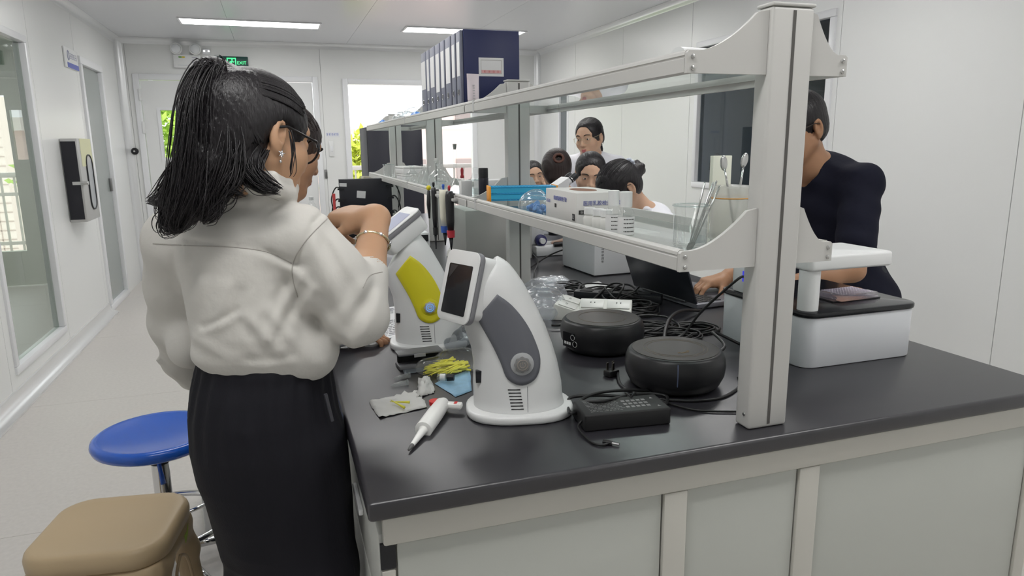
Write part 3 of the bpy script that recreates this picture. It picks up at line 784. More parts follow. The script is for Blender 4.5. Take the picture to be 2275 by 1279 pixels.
def specs(H_, parent, base, col, rad=0.021, thick=0.0012, arms=True, lens=True, mname='specs'):
    """glasses on the head's own frame; children: rim, temple, lens"""
    bz = Vector(base); m = mat(mname, col, 0.3, metal=0.2)
    g = None
    for d in (-1, 1):
        pts = []
        for i in range(20):
            a = 2*math.pi*i/20; pts.append(H_.P(0.032*d+math.cos(a)*rad*1.12, 0.098-0.010*abs(math.cos(a)*d+1)*0.5*0.6, 0.004+math.sin(a)*rad*0.92)-bz)
        rim = MB().tube(pts, thick, 6, closed=True).build('glasses_rim', m, parent, smooth=True)
        if lens:
            c = sum(pts, Vector())/len(pts); mb = MB(); mb.add([tuple(c)]+[tuple(p) for p in pts], [(0, i+1, (i+1) % 20+1) for i in range(20)])
            mb.build('lens', glass('spectacle_lens', (0.97, 0.98, 0.98), 1.0), rim)
        if arms: MB().tube([H_.P(0.055*d, 0.092, 0.010)-bz, H_.P(0.072*d, 0.074, 0.012)-bz, H_.P(0.079*d, 0.000, 0.014)-bz, H_.P(0.080*d, -0.022, 0.004)-bz], thick*1.1, 6).build('glasses_temple', m, parent, smooth=True)
    MB().tube([H_.P(-0.010, 0.101, 0.010)-bz, H_.P(0, 0.104, 0.012)-bz, H_.P(0.010, 0.101, 0.010)-bz], thick, 6).build('glasses_bridge', m, parent, smooth=True)
def swept(Hd, n, tie, seed, rad=(0.083, 0.103, 0.094), a_max=1.4, b0=55, jit_=0.006):
    """strands lying on the skull from the hairline back to the tie"""
    rn = random.Random(seed); out = []
    for i in range(n):
        a = rn.uniform(-a_max, a_max); b1 = math.radians(b0-30*abs(a)/a_max+rn.uniform(-6, 4)); pts = []
        for t in range(5):
            b = b1+(math.radians(-62)-b1)*t/4
            pts.append(Hd.P(rad[0]*math.sin(a)*math.cos(b), -0.016+rad[1]*math.sin(b), 0.035+rad[2]*math.cos(a)*math.cos(b)))
        pts.append(Vector(tie)+Vector((rn.gauss(0, jit_), rn.gauss(0, jit_), rn.gauss(0, jit_)))); out.append(pts)
    return out
# ------------------------------------------------------------------ woman in the pale shirt (nearest person)
def px_loft(rows, y, kpx):
    """rows: (py, centre px, half width px, depth) -> loft levels in the plane y"""
    out = []
    for py, cxp, hw, d in rows:
        p = AY(cxp, py, y); out.append((p.z, p.x, p.y, hw*kpx, d))
    return out
KP = 0.00079
M_shirt = mat('pale_shirt_cotton', (0.62, 0.605, 0.57), 0.75, spec=0.2, bump=(45, 0.35, 0.004), sss=0.0)
M_trous = mat('black_trousers', (0.012, 0.012, 0.016), 0.75, spec=0.2, bump=(120, 0.3, 0.002), bstretch=(3, 3, 0.4))
SK1 = skin('warm', (0.52, 0.31, 0.19))
wy = 1.36; B1 = Vector((-0.06, 1.38, 0.0))
wo1 = thing('person', 'person in a pale loose shirt and black trousers with a long dark ponytail, wrist bent', 'person', B1)
yaw1 = math.radians(-28)          # body faces away and to the right
r1 = Vector((math.cos(yaw1), math.sin(yaw1), 0)); f1 = Vector((-math.sin(yaw1), math.cos(yaw1), 0))
ear = AY(620, 298, 1.27)
HD1 = Head((0, 0, 0), math.radians(54), math.radians(20), math.radians(-6), 0.94)
HD1.c = ear-(HD1.P(0.078, -0.014, -0.006))
neck1 = AY(572, 430, 1.345)
RS = AY(668, 525, 1.285); LS = AY(412, 540, 1.46)     # shoulder joints
RE = AY(798, 695, 1.27); RW = AY(838, 484, 1.43)      # right elbow, wrist
LE = AY(385, 715, 1.54); LWr = AY(440, 820, 1.66)
body = SDF()
HD1.skin(body, neck1, 0.044)
tl = px_loft([(800, 590, 128, .085), (740, 585, 140, .095), (640, 560, 150, .10), (540, 545, 145, .090), (490, 552, 105, .065), (465, 562, 60, .045)], wy+0.01, KP)
body.loft(tl, yaw1, k=0.03)
body.cone(neck1, AY(560, 480, 1.37), 0.044, 0.050, k=0.02)
body.chain([RS, RE], [0.046, 0.038], k=0.03); body.chain([RE, RE.lerp(RW, 0.35), RW], [0.036, 0.037, 0.0245], k=0.02)
body.chain([LS, LE], [0.036, 0.033], k=0.03); body.chain([LE, LWr], [0.034, 0.024], k=0.02)
hd = (AY(755, 478, 1.50)-RW).normalized()
tips = hand(body, RW+hd*0.012, hd, (Vector((0.05, 0.25, -1))), Vector((-0.2, -1, 0.1)), 0.98, thumb=(14, 10), spread=4,
            curls=[(38, 52, 30), (48, 62, 35), (56, 68, 38), (62, 66, 36)])
body.ell(RW+hd*0.006, (0.025, 0.025, 0.022), k=0.02)
hand(body, LWr, (AY(470, 900, 1.72)-LWr).normalized(), f1, r1, 0.95, curl=(20, 30, 20))
pr = [AY(665, 1000, 1.325), AY(698, 1279, 1.30)]; pl_ = [AY(552, 1000, 1.40), AY(600, 1279, 1.43)]
ends = [Vector((q.x-0.012 if q.x > 0 else q.x+0.005, q.y+0.02, 0.05)) for q in (pr[1], pl_[1])]
for q, e1 in zip((pr, pl_), ends):
    body.chain([q[0]+Vector((0, 0, 0.04)), q[1], e1], [0.066, 0.052, 0.034], k=0.03)
    body.cone(e1, e1+f1*0.13+Vector((0, 0, -0.025)), 0.030, 0.020, k=0.02)
bo = body.build(0.0034, 'body', SK1, wo1, B1)
HD1.eyes(wo1, B1); HD1.lips(wo1, B1)
# pink thumb nail
tb = tips[-1]; MB().sph(tuple(tb-B1+Vector((0, -0.006, 0.004))), (0.007, 0.005, 0.005), 10, 7).build('nail', mat('pink_nail', (0.75, 0.22, 0.22), 0.3), wo1, smooth=True)
# ---- shirt
sh = SDF()
rows = [(822, 622, 112, .085), (803, 606, 140, .104), (770, 598, 152, .118), (720, 586, 158, .124), (640, 566, 156, .118), (560, 550, 152, .112), (510, 548, 146, .102), (475, 554, 122, .088), (450, 564, 92, .074), (428, 574, 72, .064), (412, 578, 64, .060), (400, 580, 60, .058)]
sh.loft(px_loft(rows, wy, KP), yaw1, k=0.02)
sh.chain([RS, RS.lerp(RE, 0.5), RE+Vector((-0.005, 0, 0.0))], [0.058, 0.056, 0.050], k=0.04)
sh.chain([RE, RE.lerp(RW, 0.28)], [0.046, 0.042], k=0.03)
c0 = RE.lerp(RW, 0.16); c1 = RE.lerp(RW, 0.38); sh.chain([c0, c1], [0.046, 0.0415], k=0.005)       # rolled cuff
sh.ell(AY(795, 715, 1.265), (0.046, 0.045, 0.034), k=0.03)
sh.cone(RE.lerp(RW, 0.33), RE.lerp(RW, 0.55), 0.035, 0.038, 0.003, 's')
LSs = LS+Vector((-0.004, -0.02, 0.004)); LEs = LE+Vector((0.008, 0, 0))
sh.chain([AY(500, 480, 1.40), LSs, LSs.lerp(LEs, 0.5), LEs], [0.050, 0.058, 0.052, 0.050], k=0.05)
sh.chain([LEs, AY(408, 795, 1.60)], [0.050, 0.040], k=0.03)
sh.chain([AY(352, 800, 1.57), AY(385, 812, 1.59), AY(425, 832, 1.61)], [0.004, 0.013, 0.020], k=0.015); sh.chain([AY(405, 800, 1.60), AY(425, 840, 1.62)], [0.030, 0.026], k=0.02)
sh.ell(AY(692, 782, 1.29), (0.046, 0.045, 0.050), k=0.035)        # cloth hanging over the waistband
sh.ell(AY(520, 782, 1.33), (0.07, 0.05, 0.030), k=0.04); sh.ell(AY(425, 768, 1.46), (0.045, 0.05, 0.045), k=0.04)
FO = []
def fold(a, b, w, amp, y=1.24):
    """drag line: amp > 0 groove, < 0 ridge; seen from behind, so it is laid on the back half of the cloth"""
    p, q = AY(a[0], a[1], y), AY(b[0], b[1], y); FO.append((p.x, p.z, q.x, q.z, w, amp))
for a, b, w, amp in [((662, 592), (545, 540), .010, .006), ((668, 606), (560, 560), .010, -.004), ((662, 625), (596, 745), .014, -.007), ((645, 620), (575, 740), .012, .006),
                     ((690, 640), (630, 775), .014, -.008), ((675, 640), (605, 770), .010, .006), ((655, 640), (655, 700), .018, .007), ((448, 738), (528, 690), .006, .007),
                     ((440, 750), (540, 700), .010, -.005), ((560, 715), (640, 800), .013, -.007), ((540, 720), (600, 800), .010, .006), ((600, 690), (700, 805), .014, -.008),
                     ((650, 700), (715, 790), .012, .006), ((440, 640), (395, 760), .014, -.007), ((425, 560), (415, 720), .016, .007), ((500, 640), (462, 770), .014, -.005),
                     ((530, 650), (510, 780), .012, .005), ((400, 555), (375, 700), .012, -.005), ((365, 600), (360, 760), .012, .005), ((430, 770), (520, 800), .012, -.006),
                     ((560, 800), (660, 790), .010, .004), ((700, 720), (730, 810), .012, .006)]: fold(a, b, w, amp)
for a, b, w, amp in [((700, 545), (762, 700), .013, -.007), ((725, 545), (800, 690), .012, .006), ((745, 540), (815, 660), .012, -.006), ((676, 595), (745, 735), .013, .008),
                     ((812, 640), (735, 735), .014, -.008), ((830, 655), (765, 765), .012, .007), ((845, 670), (790, 780), .012, -.005), ((785, 778), (705, 690), .014, -.007), ((770, 790), (700, 715), .012, .006),
                     ((660, 590), (700, 500), .005, .006), ((700, 500), (738, 470), .005, .006)]: fold(a, b, w, amp, 1.20)
for a, b in zip([(338, 541), (430, 545), (520, 548), (600, 562)], [(430, 545), (520, 548), (600, 562), (660, 592)]): fold(a, b, .0035, .0045)   # yoke seam
ca = [AY(530, 396, 1.40), AY(524, 408, 1.34), AY(560, 420, 1.285), AY(610, 432, 1.262), AY(640, 442, 1.30), AY(640, 424, 1.40)]
ca = [p+Vector((0, 0, 0.010)) for p in ca]
sh.chain(ca, [0.014]*6, k=0.012)
sh.chain([p+Vector((0.0, 0.0, 0.020)) for p in ca], [0.008]*6, k=0.010)
nu_ = (HD1.P(0, -0.028, -0.055)-neck1).normalized(); n1_ = nu_.cross(Vector((1, 0, 0))).normalized(); n2_ = nu_.cross(n1_)
for up_, rr_, tr_0 in ((-0.006, 0.056, 0.015), (0.014, 0.053, 0.011), (0.028, 0.052, 0.008)):
    sh.chain([neck1+nu_*up_+(n1_*math.cos(2*math.pi*k/16)+n2_*math.sin(2*math.pi*k/16))*rr_ for k in range(17)], [tr_0]*17, k=0.008)
cm = AY(588, 415, 1.345); sh.cone(cm+Vector((0, 0, 0.055)), cm+Vector((0.01, 0, -0.01)), 0.043, 0.040, 0.004, 's')
def wrinkle(X, Y, Z):
    D = 0.0010*np.sin(38*X+21*Z+9*Y)*np.sin(17*Z-24*X+5)
    m = np.clip((1.42-Y)/0.06, 0, 1); S = 0.0
    for x0, z0, x1, z1, w, amp in FO:
        dx, dz = x1-x0, z1-z0; L2 = dx*dx+dz*dz
        t = ((X-x0)*dx+(Z-z0)*dz)/L2; tc = np.clip(t, 0, 1)
        d2 = (X-x0-tc*dx)**2+(Z-z0-tc*dz)**2
        S = S + 0.78*amp*np.exp(-d2/(w*w))*np.clip(1.15-0.75*tc, 0, 1)
    return D + S*m
sho = sh.build(0.0042, 'shirt', M_shirt, wo1, B1, wrinkle)
from mathutils.bvhtree import BVHTree
bvh = BVHTree.FromPolygons([v.co+B1 for v in sho.data.vertices], [tuple(p.vertices) for p in sho.data.polygons])
M_seamc = mat('shirt_seam', (0.42, 0.40, 0.37), 0.8)
def seam(pts, r=0.0011):
    """stitched seam laid on the cloth"""
    out = []
    for p in spline([(a, b, 0) for a, b in pts], 10):
        h_, n_, i_, d_ = bvh.ray_cast(CAMP, ray(p.x, p.y).normalized())
        if h_ is not None: out.append(h_-B1)
    if len(out) > 3: MB().tube(out, r, 5).build('seam', M_seamc, sho, smooth=True)
seam([(340, 541), (430, 546), (520, 549), (595, 560), (648, 585)])
seam([(735, 478), (700, 512), (668, 550), (650, 590), (652, 625), (662, 660)])
seam([(806, 640), (822, 612), (850, 604)], 0.0009)
seam([(530, 405), (575, 428), (620, 446)], 0.0008)
# ---- trousers
tr = SDF()
tr.loft(px_loft([(775, 588, 150, .100), (800, 588, 158, .108), (820, 586, 160, .110), (850, 586, 165, .122), (900, 588, 172, .135), (970, 596, 178, .140), (1040, 606, 176, .135), (1110, 622, 168, .125), (1180, 634, 156, .110), (1230, 640, 145, .09), (1270, 646, 120, .06)], wy, KP), yaw1, k=0.03,
        wav=lambda a, z: 0.0022*np.sin(a*23)*np.clip((z-0.80)/0.12, 0, 1)*np.clip((1.0-z)/0.03, 0, 1))
for q, e1, rr in ((pr, ends[0], 0.080), (pl_, ends[1], 0.082)): tr.chain([q[0], q[1], e1], [rr+0.004, rr, rr-0.006], k=0.035)
tr.chain([AY(480, 1040, 1.33), AY(560, 1110, 1.30), AY(630, 1279, 1.32)], [0.008, 0.010, 0.008], k=0.02)
tr.build(0.0048, 'trousers', M_trous, wo1, B1, lambda X, Y, Z: 0.0016*np.sin(95*X+60*Y)*np.sin(6*Z+14*X))
for e1 in ends:
    s_ = SDF(); s_.cone((e1.x, e1.y-0.02, 0.035), (e1.x+f1.x*0.15, e1.y+f1.y*0.15, 0.030), 0.040, 0.034); s_.half((0, 0, 0.002), (0, 0, -1)); s_.build(0.005, 'shoe', mat('shoe_white', (0.6, 0.6, 0.6), 0.6), wo1, B1)
MB().tube([AY(723, 875, 1.255)-B1, AY(738, 935, 1.255)-B1], 0.0035, 6).build('pocket_trim', mat('pocket_trim', (0.05, 0.05, 0.06), 0.4), wo1)
# ---- hair
hr = SDF(); H1 = HD1
q_ = H1.R()
hr.ell(H1.P(0, -0.016, 0.033), (0.079, 0.098, 0.081), q_, k=0.01)
hr.ell(H1.P(0, -0.058, -0.005), (0.070, 0.052, 0.060), q_, k=0.03)
hr.ell(H1.P(0, 0.142, -0.052), (0.100, 0.098, 0.100), q_, k=0.02, op='s')            # face
hr.ell(H1.P(0.095, 0.004, -0.030), (0.046, 0.036, 0.050), q_, k=0.010, op='s')        # round the right ear
hr.ell(H1.P(-0.095, 0.004, -0.030), (0.046, 0.036, 0.050), q_, k=0.010, op='s')
hr.ell(H1.P(0, 0.030, -0.115), (0.12, 0.085, 0.080), q_, k=0.012, op='s')             # neck
tie = AY(494, 192, 1.345)
hr.chain([H1.P(0.0, -0.065, 0.045), tie], [0.056, 0.026], k=0.03)
hr.chain([tie, AY(470, 172, 1.33), AY(450, 215, 1.315), AY(456, 300, 1.30), AY(452, 370, 1.285), AY(438, 420, 1.275)], [0.022, 0.026, 0.026, 0.032, 0.032, 0.018], k=0.03)
hr.chain([AY(505, 250, 1.32), AY(500, 330, 1.30), AY(480, 385, 1.285)], [0.046, 0.046, 0.026], k=0.04)
hr.chain([AY(560, 325, 1.32), AY(548, 360, 1.30), AY(555, 385, 1.285)], [0.036, 0.030, 0.010], k=0.03)
for pts_, r_ in (([(435, 350), (408, 410), (376, 442), (345, 447), (330, 442)], (.024, .020, .012, .006, .002)), ([(432, 400), (405, 455), (378, 480), (378, 506), (400, 508)], (.022, .018, .012, .007, .003)),
                 ([(470, 370), (470, 430), (468, 470), (452, 496)], (.030, .024, .012, .002)), ([(500, 370), (485, 420), (462, 455), (435, 485)], (.026, .020, .012, .002)), ([(430, 400), (425, 450), (405, 490), (392, 515)], (.030, .024, .014, .003)),
                 ([(560, 360), (565, 400), (590, 418), (618, 428)], (.018, .014, .009, .002))):
    hr.chain([AY(a_, b_, 1.262) for a_, b_ in pts_], r_, k=0.012)
hr.build(0.0042, 'hair', M_hair, wo1, B1, lambda X, Y, Z: 0.0011*np.sin(520*X+160*Y+30*np.sin(9*Z)))
rnd = random.Random(11); cur = []
def jit(p, s): return p+Vector((rnd.gauss(0, s), rnd.gauss(0, s), rnd.gauss(0, s*0.7)))
def lock(pts, n, s, tipf=0.35):
    """n strands following one path, drawn together towards the tip"""
    m_ = len(pts)-1
    for _ in range(n):
        o = Vector((rnd.gauss(0, s), rnd.gauss(0, s), rnd.gauss(0, s))); c_ = rnd.uniform(0.82, 1.0)
        P_ = [AY(*p)+o*(0.5+0.7*math.sin(math.pi*min(1, i/m_*1.25)*0.7) if i < m_ else tipf)+Vector((rnd.gauss(0, 0.0015), rnd.gauss(0, 0.0015), rnd.gauss(0, 0.0015))) for i, p in enumerate(pts)]
        P_[-1] = P_[-2].lerp(P_[-1], c_); cur.append(P_)
lock([(492, 190, 1.31), (460, 166, 1.30), (438, 220, 1.28), (428, 310, 1.265), (412, 380, 1.255), (394, 440, 1.25), (380, 480, 1.245)], 90, 0.009)
lock([(490, 190, 1.30), (470, 158, 1.29), (440, 230, 1.265), (430, 330, 1.245), (420, 420, 1.237), (400, 480, 1.237), (392, 512, 1.24)], 110, 0.012)
lock([(480, 195, 1.32), (450, 195, 1.32), (432, 280, 1.30), (414, 360, 1.285), (380, 420, 1.28), (372, 470, 1.27), (392, 490, 1.265)], 60, 0.008)
lock([(430, 320, 1.27), (385, 390, 1.265), (355, 440, 1.265), (328, 448, 1.27)], 36, 0.006)
lock([(430, 360, 1.255), (400, 440, 1.25), (362, 478, 1.25), (368, 510, 1.245), (404, 508, 1.24)], 44, 0.005)
lock([(470, 330, 1.245), (468, 410, 1.237), (470, 460, 1.23), (452, 494, 1.228)], 60, 0.009)
lock([(505, 280, 1.255), (495, 370, 1.24), (478, 430, 1.232), (442, 482, 1.228)], 80, 0.012)
lock([(530, 300, 1.26), (518, 370, 1.245), (500, 410, 1.235), (480, 445, 1.228)], 70, 0.012)
lock([(575, 320, 1.265), (545, 365, 1.25), (572, 408, 1.228), (618, 427, 1.214)], 50, 0.007)
lock([(590, 335, 1.265), (570, 375, 1.255), (592, 402, 1.238), (624, 418, 1.226)], 36, 0.006)
lock([(550, 320, 1.265), (525, 375, 1.25), (512, 415, 1.234), (545, 432, 1.221)], 26, 0.006)
cur += swept(H1, 260, tie, 31, (0.086, 0.106, 0.088))      # swept back over the skull to the tie
for i in range(90):        # nape hair drawn up and loose
    a = rnd.uniform(0.2, 1.5); p0 = H1.P(0.074*math.sin(a)+0.004, -0.036-0.05*math.cos(a), -0.030-0.01*rnd.random())
    cur.append([p0, H1.P(0.066*math.sin(a), -0.085, 0.01), jit(AY(520, 250, 1.29), 0.012), jit(AY(500, 215, 1.32), 0.008)])
lock([(644, 290, 1.268), (652, 335, 1.262), (649, 375, 1.26), (647, 392, 1.26)], 6, 0.0025)     # wisps before the ear
strands(cur, 0.0011, 0.00035, 'hair_strands', M_hair, wo1, B1, 5)['kind'] = 'stuff'
MB().tube([tie+Vector((0.016*math.cos(t*0.7), 0.016*math.sin(t*0.7)*0.5, 0.018*math.sin(t*0.7)))-B1 for t in range(9)], 0.004, 8, closed=True).build('hair_tie', M_black, wo1, smooth=True)
specs(H1, wo1, B1, (0.01, 0.01, 0.012), rad=0.025, thick=0.0022, mname='black_specs')
# star earring
e0 = H1.P(0.083, -0.006, -0.040)-B1; mb = MB()
for k in range(5):
    a = 2*math.pi*k/5+0.3; mb.cyl(e0, e0+(H1.f*math.cos(a)+H1.u*math.sin(a))*0.007, 0.0022, 6, r2=0.0006)
mb.sph(e0-H1.u*0.014, 0.0025, 8, 6); mb.tube([e0, e0-H1.u*0.014], 0.0006, 5)
mb.build('earring', mat('bright_silver', (0.85, 0.85, 0.88), 0.15, metal=1.0), wo1, smooth=True)
# bangle on the raised wrist
bc = RE.lerp(RW, 0.74); ax_ = (RW-RE).normalized(); s1 = ax_.cross(Vector((0, 0, 1))).normalized(); s2 = ax_.cross(s1); bp_ = []
for k in range(28):
    a = 2*math.pi*k/28; bp_.append(bc+(s1*math.cos(a)+s2*math.sin(a))*0.033+Vector((0, 0, -0.004))-B1)
bg = MB().tube(bp_, 0.0026, 8, closed=True).build('bangle', mat('gold_silver', (0.80, 0.70, 0.48), 0.22, metal=1.0), wo1, smooth=True)
mb = MB()
for k in range(0, 28, 4): mb.sph(tuple(bp_[k]), 0.0042, 8, 6)
mb.build('bead', MATS['bright_silver'], bg, smooth=True)
# ------------------------------------------------------------------ the two hooded analysers
M_dev = mat('device_white', (0.74, 0.75, 0.75), 0.30, spec=0.5)
M_grey = mat('device_grey', (0.13, 0.135, 0.155), 0.38)
M_midg = mat('device_mid_grey', (0.22, 0.22, 0.24), 0.4)
M_yel = mat('device_yellow', (0.66, 0.60, 0.02), 0.38)
M_scr = mat('screen_glass', (0.015, 0.016, 0.02), 0.12)
def outline(pts, n=6):
    return [(p.x, p.y) for p in spline([(a, b, 0) for a, b in pts], n)]
def analyser(loc, rotz, label, yellow, tilt, on, hyaw, hx, hz):
    """side profile in the x-z plane: front (open mouth, screen) towards -x, hump at the top, back towards +x"""
    o = thing('analyser', label, 'analyser', loc, rotz)
    # base plate
    def superellipse(a, b, n=40, e=2.6):
        out = []
        for i in range(n):
            t = 2*math.pi*i/n; c, s_ = math.cos(t), math.sin(t)
            out.append((a*abs(c)**(2/e)*(1 if c > 0 else -1), b*abs(s_)**(2/e)*(1 if s_ > 0 else -1)))
        return out
    MB().prism(superellipse(0.108, 0.084), 0.0005, 0.018).build('base', M_dev, o, bevel=0.006, bseg=3)
    # housing: elliptical levels (height, centre x, half length, half width), mouth cut off aslant and scooped out
    lv = [(0.016, 0.000, 0.092, 0.068), (0.03, -0.002, 0.090, 0.066), (0.062, -0.0035, 0.089, 0.063), (0.106, -0.007, 0.084, 0.060), (0.138, -0.0135, 0.081, 0.058), (0.179, -0.027, 0.080, 0.057), (0.21, -0.038, 0.077, 0.056), (0.24, -0.047, 0.070, 0.055), (0.265, -0.050, 0.060, 0.052), (0.285, -0.050, 0.047, 0.046), (0.302, -0.048, 0.032, 0.036), (0.314, -0.046, 0.016, 0.022), (0.318, -0.045, 0.006, 0.010)]
    zs = [l_[0] for l_ in lv]; A = np.array(lv)
    def cat_(col, z): return float(np.interp(z, zs, A[:, col]))
    hs = SDF(); zf = list(np.linspace(0.016, 0.318, 40))
    hs.loft([(z, cat_(1, z), 0, cat_(2, z), cat_(3, z)) for z in zf])
    hs.half((-0.075, 0, 0.262), (-0.856, 0, 0.517))
    hs.ell((-0.098, 0, 0.277), (0.030, 0.036, 0.075), [[0.856, 0, -0.517], [0, 1, 0], [0.517, 0, 0.856]], k=0.004, op='s')
    hs.build(0.0028, 'housing', M_dev, o, (0, 0, 0))
    # curved inlay on both cheeks: raised white rim, coloured blade, knob at its foot
    path = [(-0.045, 0.254), (-0.018, 0.232), (0.008, 0.198), (0.026, 0.162), (0.037, 0.122), (0.028, 0.088), (0.000, 0.075), (-0.028, 0.088), (-0.041, 0.120), (-0.055, 0.152), (-0.074, 0.188), (-0.084, 0.207)]
    ol = outline(path, 5)+[(-0.064, 0.232)]
    for sd in (-1, 1):
        def P3(x, z, off):
            a, b, c = cat_(2, z), cat_(3, z), cat_(1, z)
            u = min(0.985, abs((x-c)/a)); y = b*(1-u**2)**0.5
            return (x, sd*(y+off), z)
        # finer fill: rings from outline to centroid line
        cx_ = sum(p[0] for p in ol)/len(ol); cz_ = sum(p[1] for p in ol)/len(ol)
        def ringset(sc_list, off):
            v_, f_ = [], []; m_ = len(ol)
            spine = []
            for x, z in ol:
                # pull towards the spine of the blade, not to one point
                t = max(0.0, min(1.0, (0.225-z)/0.11)); sx = -0.050+0.050*t+0.004*math.sin(t*3.1); sz = 0.222-0.108*t
                spine.append((sx, sz))
            for q in sc_list:
                for (x, z), (sx, sz) in zip(ol, spine): v_.append(P3(sx+(x-sx)*q, sz+(z-sz)*q, off if q < 0.999 else off-0.002))
            for i in range(len(sc_list)-1):
                for k in range(m_):
                    k2 = (k+1) % m_; f_.append((i*m_+k, i*m_+k2, (i+1)*m_+k2, (i+1)*m_+k))
            f_.append(tuple((len(sc_list)-1)*m_+k for k in range(m_)))
            return v_, f_
        rim = MB().add(*ringset([1.16, 1.14, 1.0, 0.9], 0.0020)).build('inlay_rim', M_dev, o, smooth=True)
        MB().add(*ringset([1.0, 0.97, 0.75, 0.5, 0.25, 0.05], 0.0036)).build('inlay', M_yel if yellow else M_grey, o, smooth=True)
        kx, kz = 0.000, 0.118
        py_ = P3(kx, kz, 0.003)
        Mk = frame(py_, (1, 0, 0), (0, 0, 1) if sd < 0 else (0, 0, -1))
        MB().lathe([(0.0005, 0), (0.0225, 0), (0.0225, 0.0025), (0.019, 0.004), (0.0005, 0.004)], 28, Mk).build('button_ring', M_yel if yellow else mat('ring_grey', (0.42, 0.43, 0.44), 0.35), o, auto=40)
        kb = MB()
        pr_ = [(0.0150+0.0010*math.cos(8*2*math.pi*i/48), i) for i in range(48)]
        kb.prism([(r_*math.cos(2*math.pi*i/48), r_*math.sin(2*math.pi*i/48)) for r_, i in pr_], 0.0035, 0.0085, Mk)
        kb.build('power_button', mat('knob_grey', (0.22, 0.22, 0.22), 0.4) if not on else mat('knob_silver', (0.6, 0.6, 0.62), 0.3, metal=0.6), o, bevel=0.001)
        M_ic = mat('button_glow', (0.1, 0.35, 0.9), 0.3, emit=((0.15, 0.45, 1.0), 0.5)) if on else mat('button_icon', (0.45, 0.40, 0.36), 0.4, metal=0.6)
        ic = MB(); rr_ = 0.0052
        ic.tube([Mk @ Vector((rr_*math.cos(a), rr_*math.sin(a), 0.0088)) for a in [math.radians(125+290*t/14) for t in range(15)]], 0.0008, 6)
        ic.tube([Mk @ Vector((0, 0.001, 0.0088)), Mk @ Vector((0, 0.0068, 0.0088))], 0.0008, 6)
        ic.tube([Mk @ Vector((0.0098*math.cos(a), 0.0098*math.sin(a), 0.0088)) for a in [2*math.pi*t/24 for t in range(24)]], 0.0008, 6, closed=True)
        ic.build('power_icon', M_ic, o)
        for k in range(7):     # vent slots low on the cheek
            z = 0.028+k*0.0064; a_ = P3(-0.022-0.001*k, z, 0.0002); b_ = P3(0.002-0.001*k, z, 0.0002)
            MB().tube([a_, b_], 0.0012, 6).build('vent_slot', M_gap, o)
        MB().tube([P3(0.010, 0.014+0.058*t/8, 0.0002) for t in range(1, 9)], 0.0005, 4).build('seam_line', M_midg, o)
    MB().box((-0.088, -0.034, 0.074), (-0.070, -0.024, 0.098)).build('card_slot', M_black, o)
    # tilting screen head
    hd_ = Matrix.Translation((hx, 0, hz)) @ Matrix.Rotation(hyaw, 4, 'Z') @ Matrix.Rotation(tilt, 4, 'Y')
    hw = 0.046
    def slab(x0, x1, y, z0, z1, m_, nm, par, r=0.016):
        w_, h_ = (x1-x0), 2*y; pl = [(px_+(x0+x1)/2, py_2) for px_, py_2 in rrect(w_, h_, r, 6)]
        return MB().prism(pl, z0, z1, hd_).build(nm, m_, par, bevel=0.003)
    hdp = slab(-0.092, 0.032, hw, -0.014, 0.026, M_dev, 'screen_head', o)
    slab(-0.101, 0.037, hw+0.0025, 0.024, 0.037, M_midg, 'grey_band', hdp)
    slab(-0.101, 0.037, hw+0.0025, 0.0368, 0.041, M_dev, 'bezel', hdp)
    sc_ = M_scr if not on else mat('lit_screen', (0.10, 0.11, 0.17), 0.35, spec=0.3, emit=((0.42, 0.45, 0.62), 0.40))
    MB().prism([(x-0.038, y) for x, y in rrect(0.096, 0.070, 0.003, 3)], 0.0413, 0.0418, hd_).build('screen', sc_, hdp)
    if on:
        MB().add([(-0.070, -0.006, 0.0421), (-0.052, -0.010, 0.0421), (-0.058, 0.002, 0.0421), (-0.050, 0.012, 0.0421), (-0.072, 0.006, 0.0421)], [(0, 1, 2, 3, 4)], hd_).build('green_icon', mat('screen_green', (0.1, 0.6, 0.25), 0.3, emit=((0.15, 0.75, 0.35), 0.7)), hdp)
    else:
        MB().add([(x, y, 0.0421) for x, y in ((-0.02, 0.030), (0.008, 0.032), (0.008, 0.008))], [(0, 1, 2)], hd_).build('painted_glare', mat('glare_tone', (0.05, 0.05, 0.055), 0.1), hdp)  # paler triangle painted as a reflection on the dark screen
    MB().tube([hd_ @ Vector((0.0, 0, -0.010)), Vector((-0.048, 0, 0.250))], 0.018, 14).build('hinge_neck', M_dev, o, smooth=True)
    return o
def knob_at(px, py, rz):
    K = AZ(px, py, T+0.118); c, s_ = math.cos(rz), math.sin(rz)
    return (K.x-0.062*s_, K.y+0.062*c, T)
R2, R1 = math.radians(-13), math.radians(-9)
an2 = analyser(knob_at(1160, 808, R2), R2, 'white analyser with a grey side inlay and a dark upright screen', False, math.radians(-74), False, math.radians(37), -0.080, 0.286)
an1 = analyser(knob_at(955, 682, R1), R1, 'white analyser with a yellow side inlay and a lit tilted screen', True, math.radians(-34), True, math.radians(22), -0.040, 0.318)
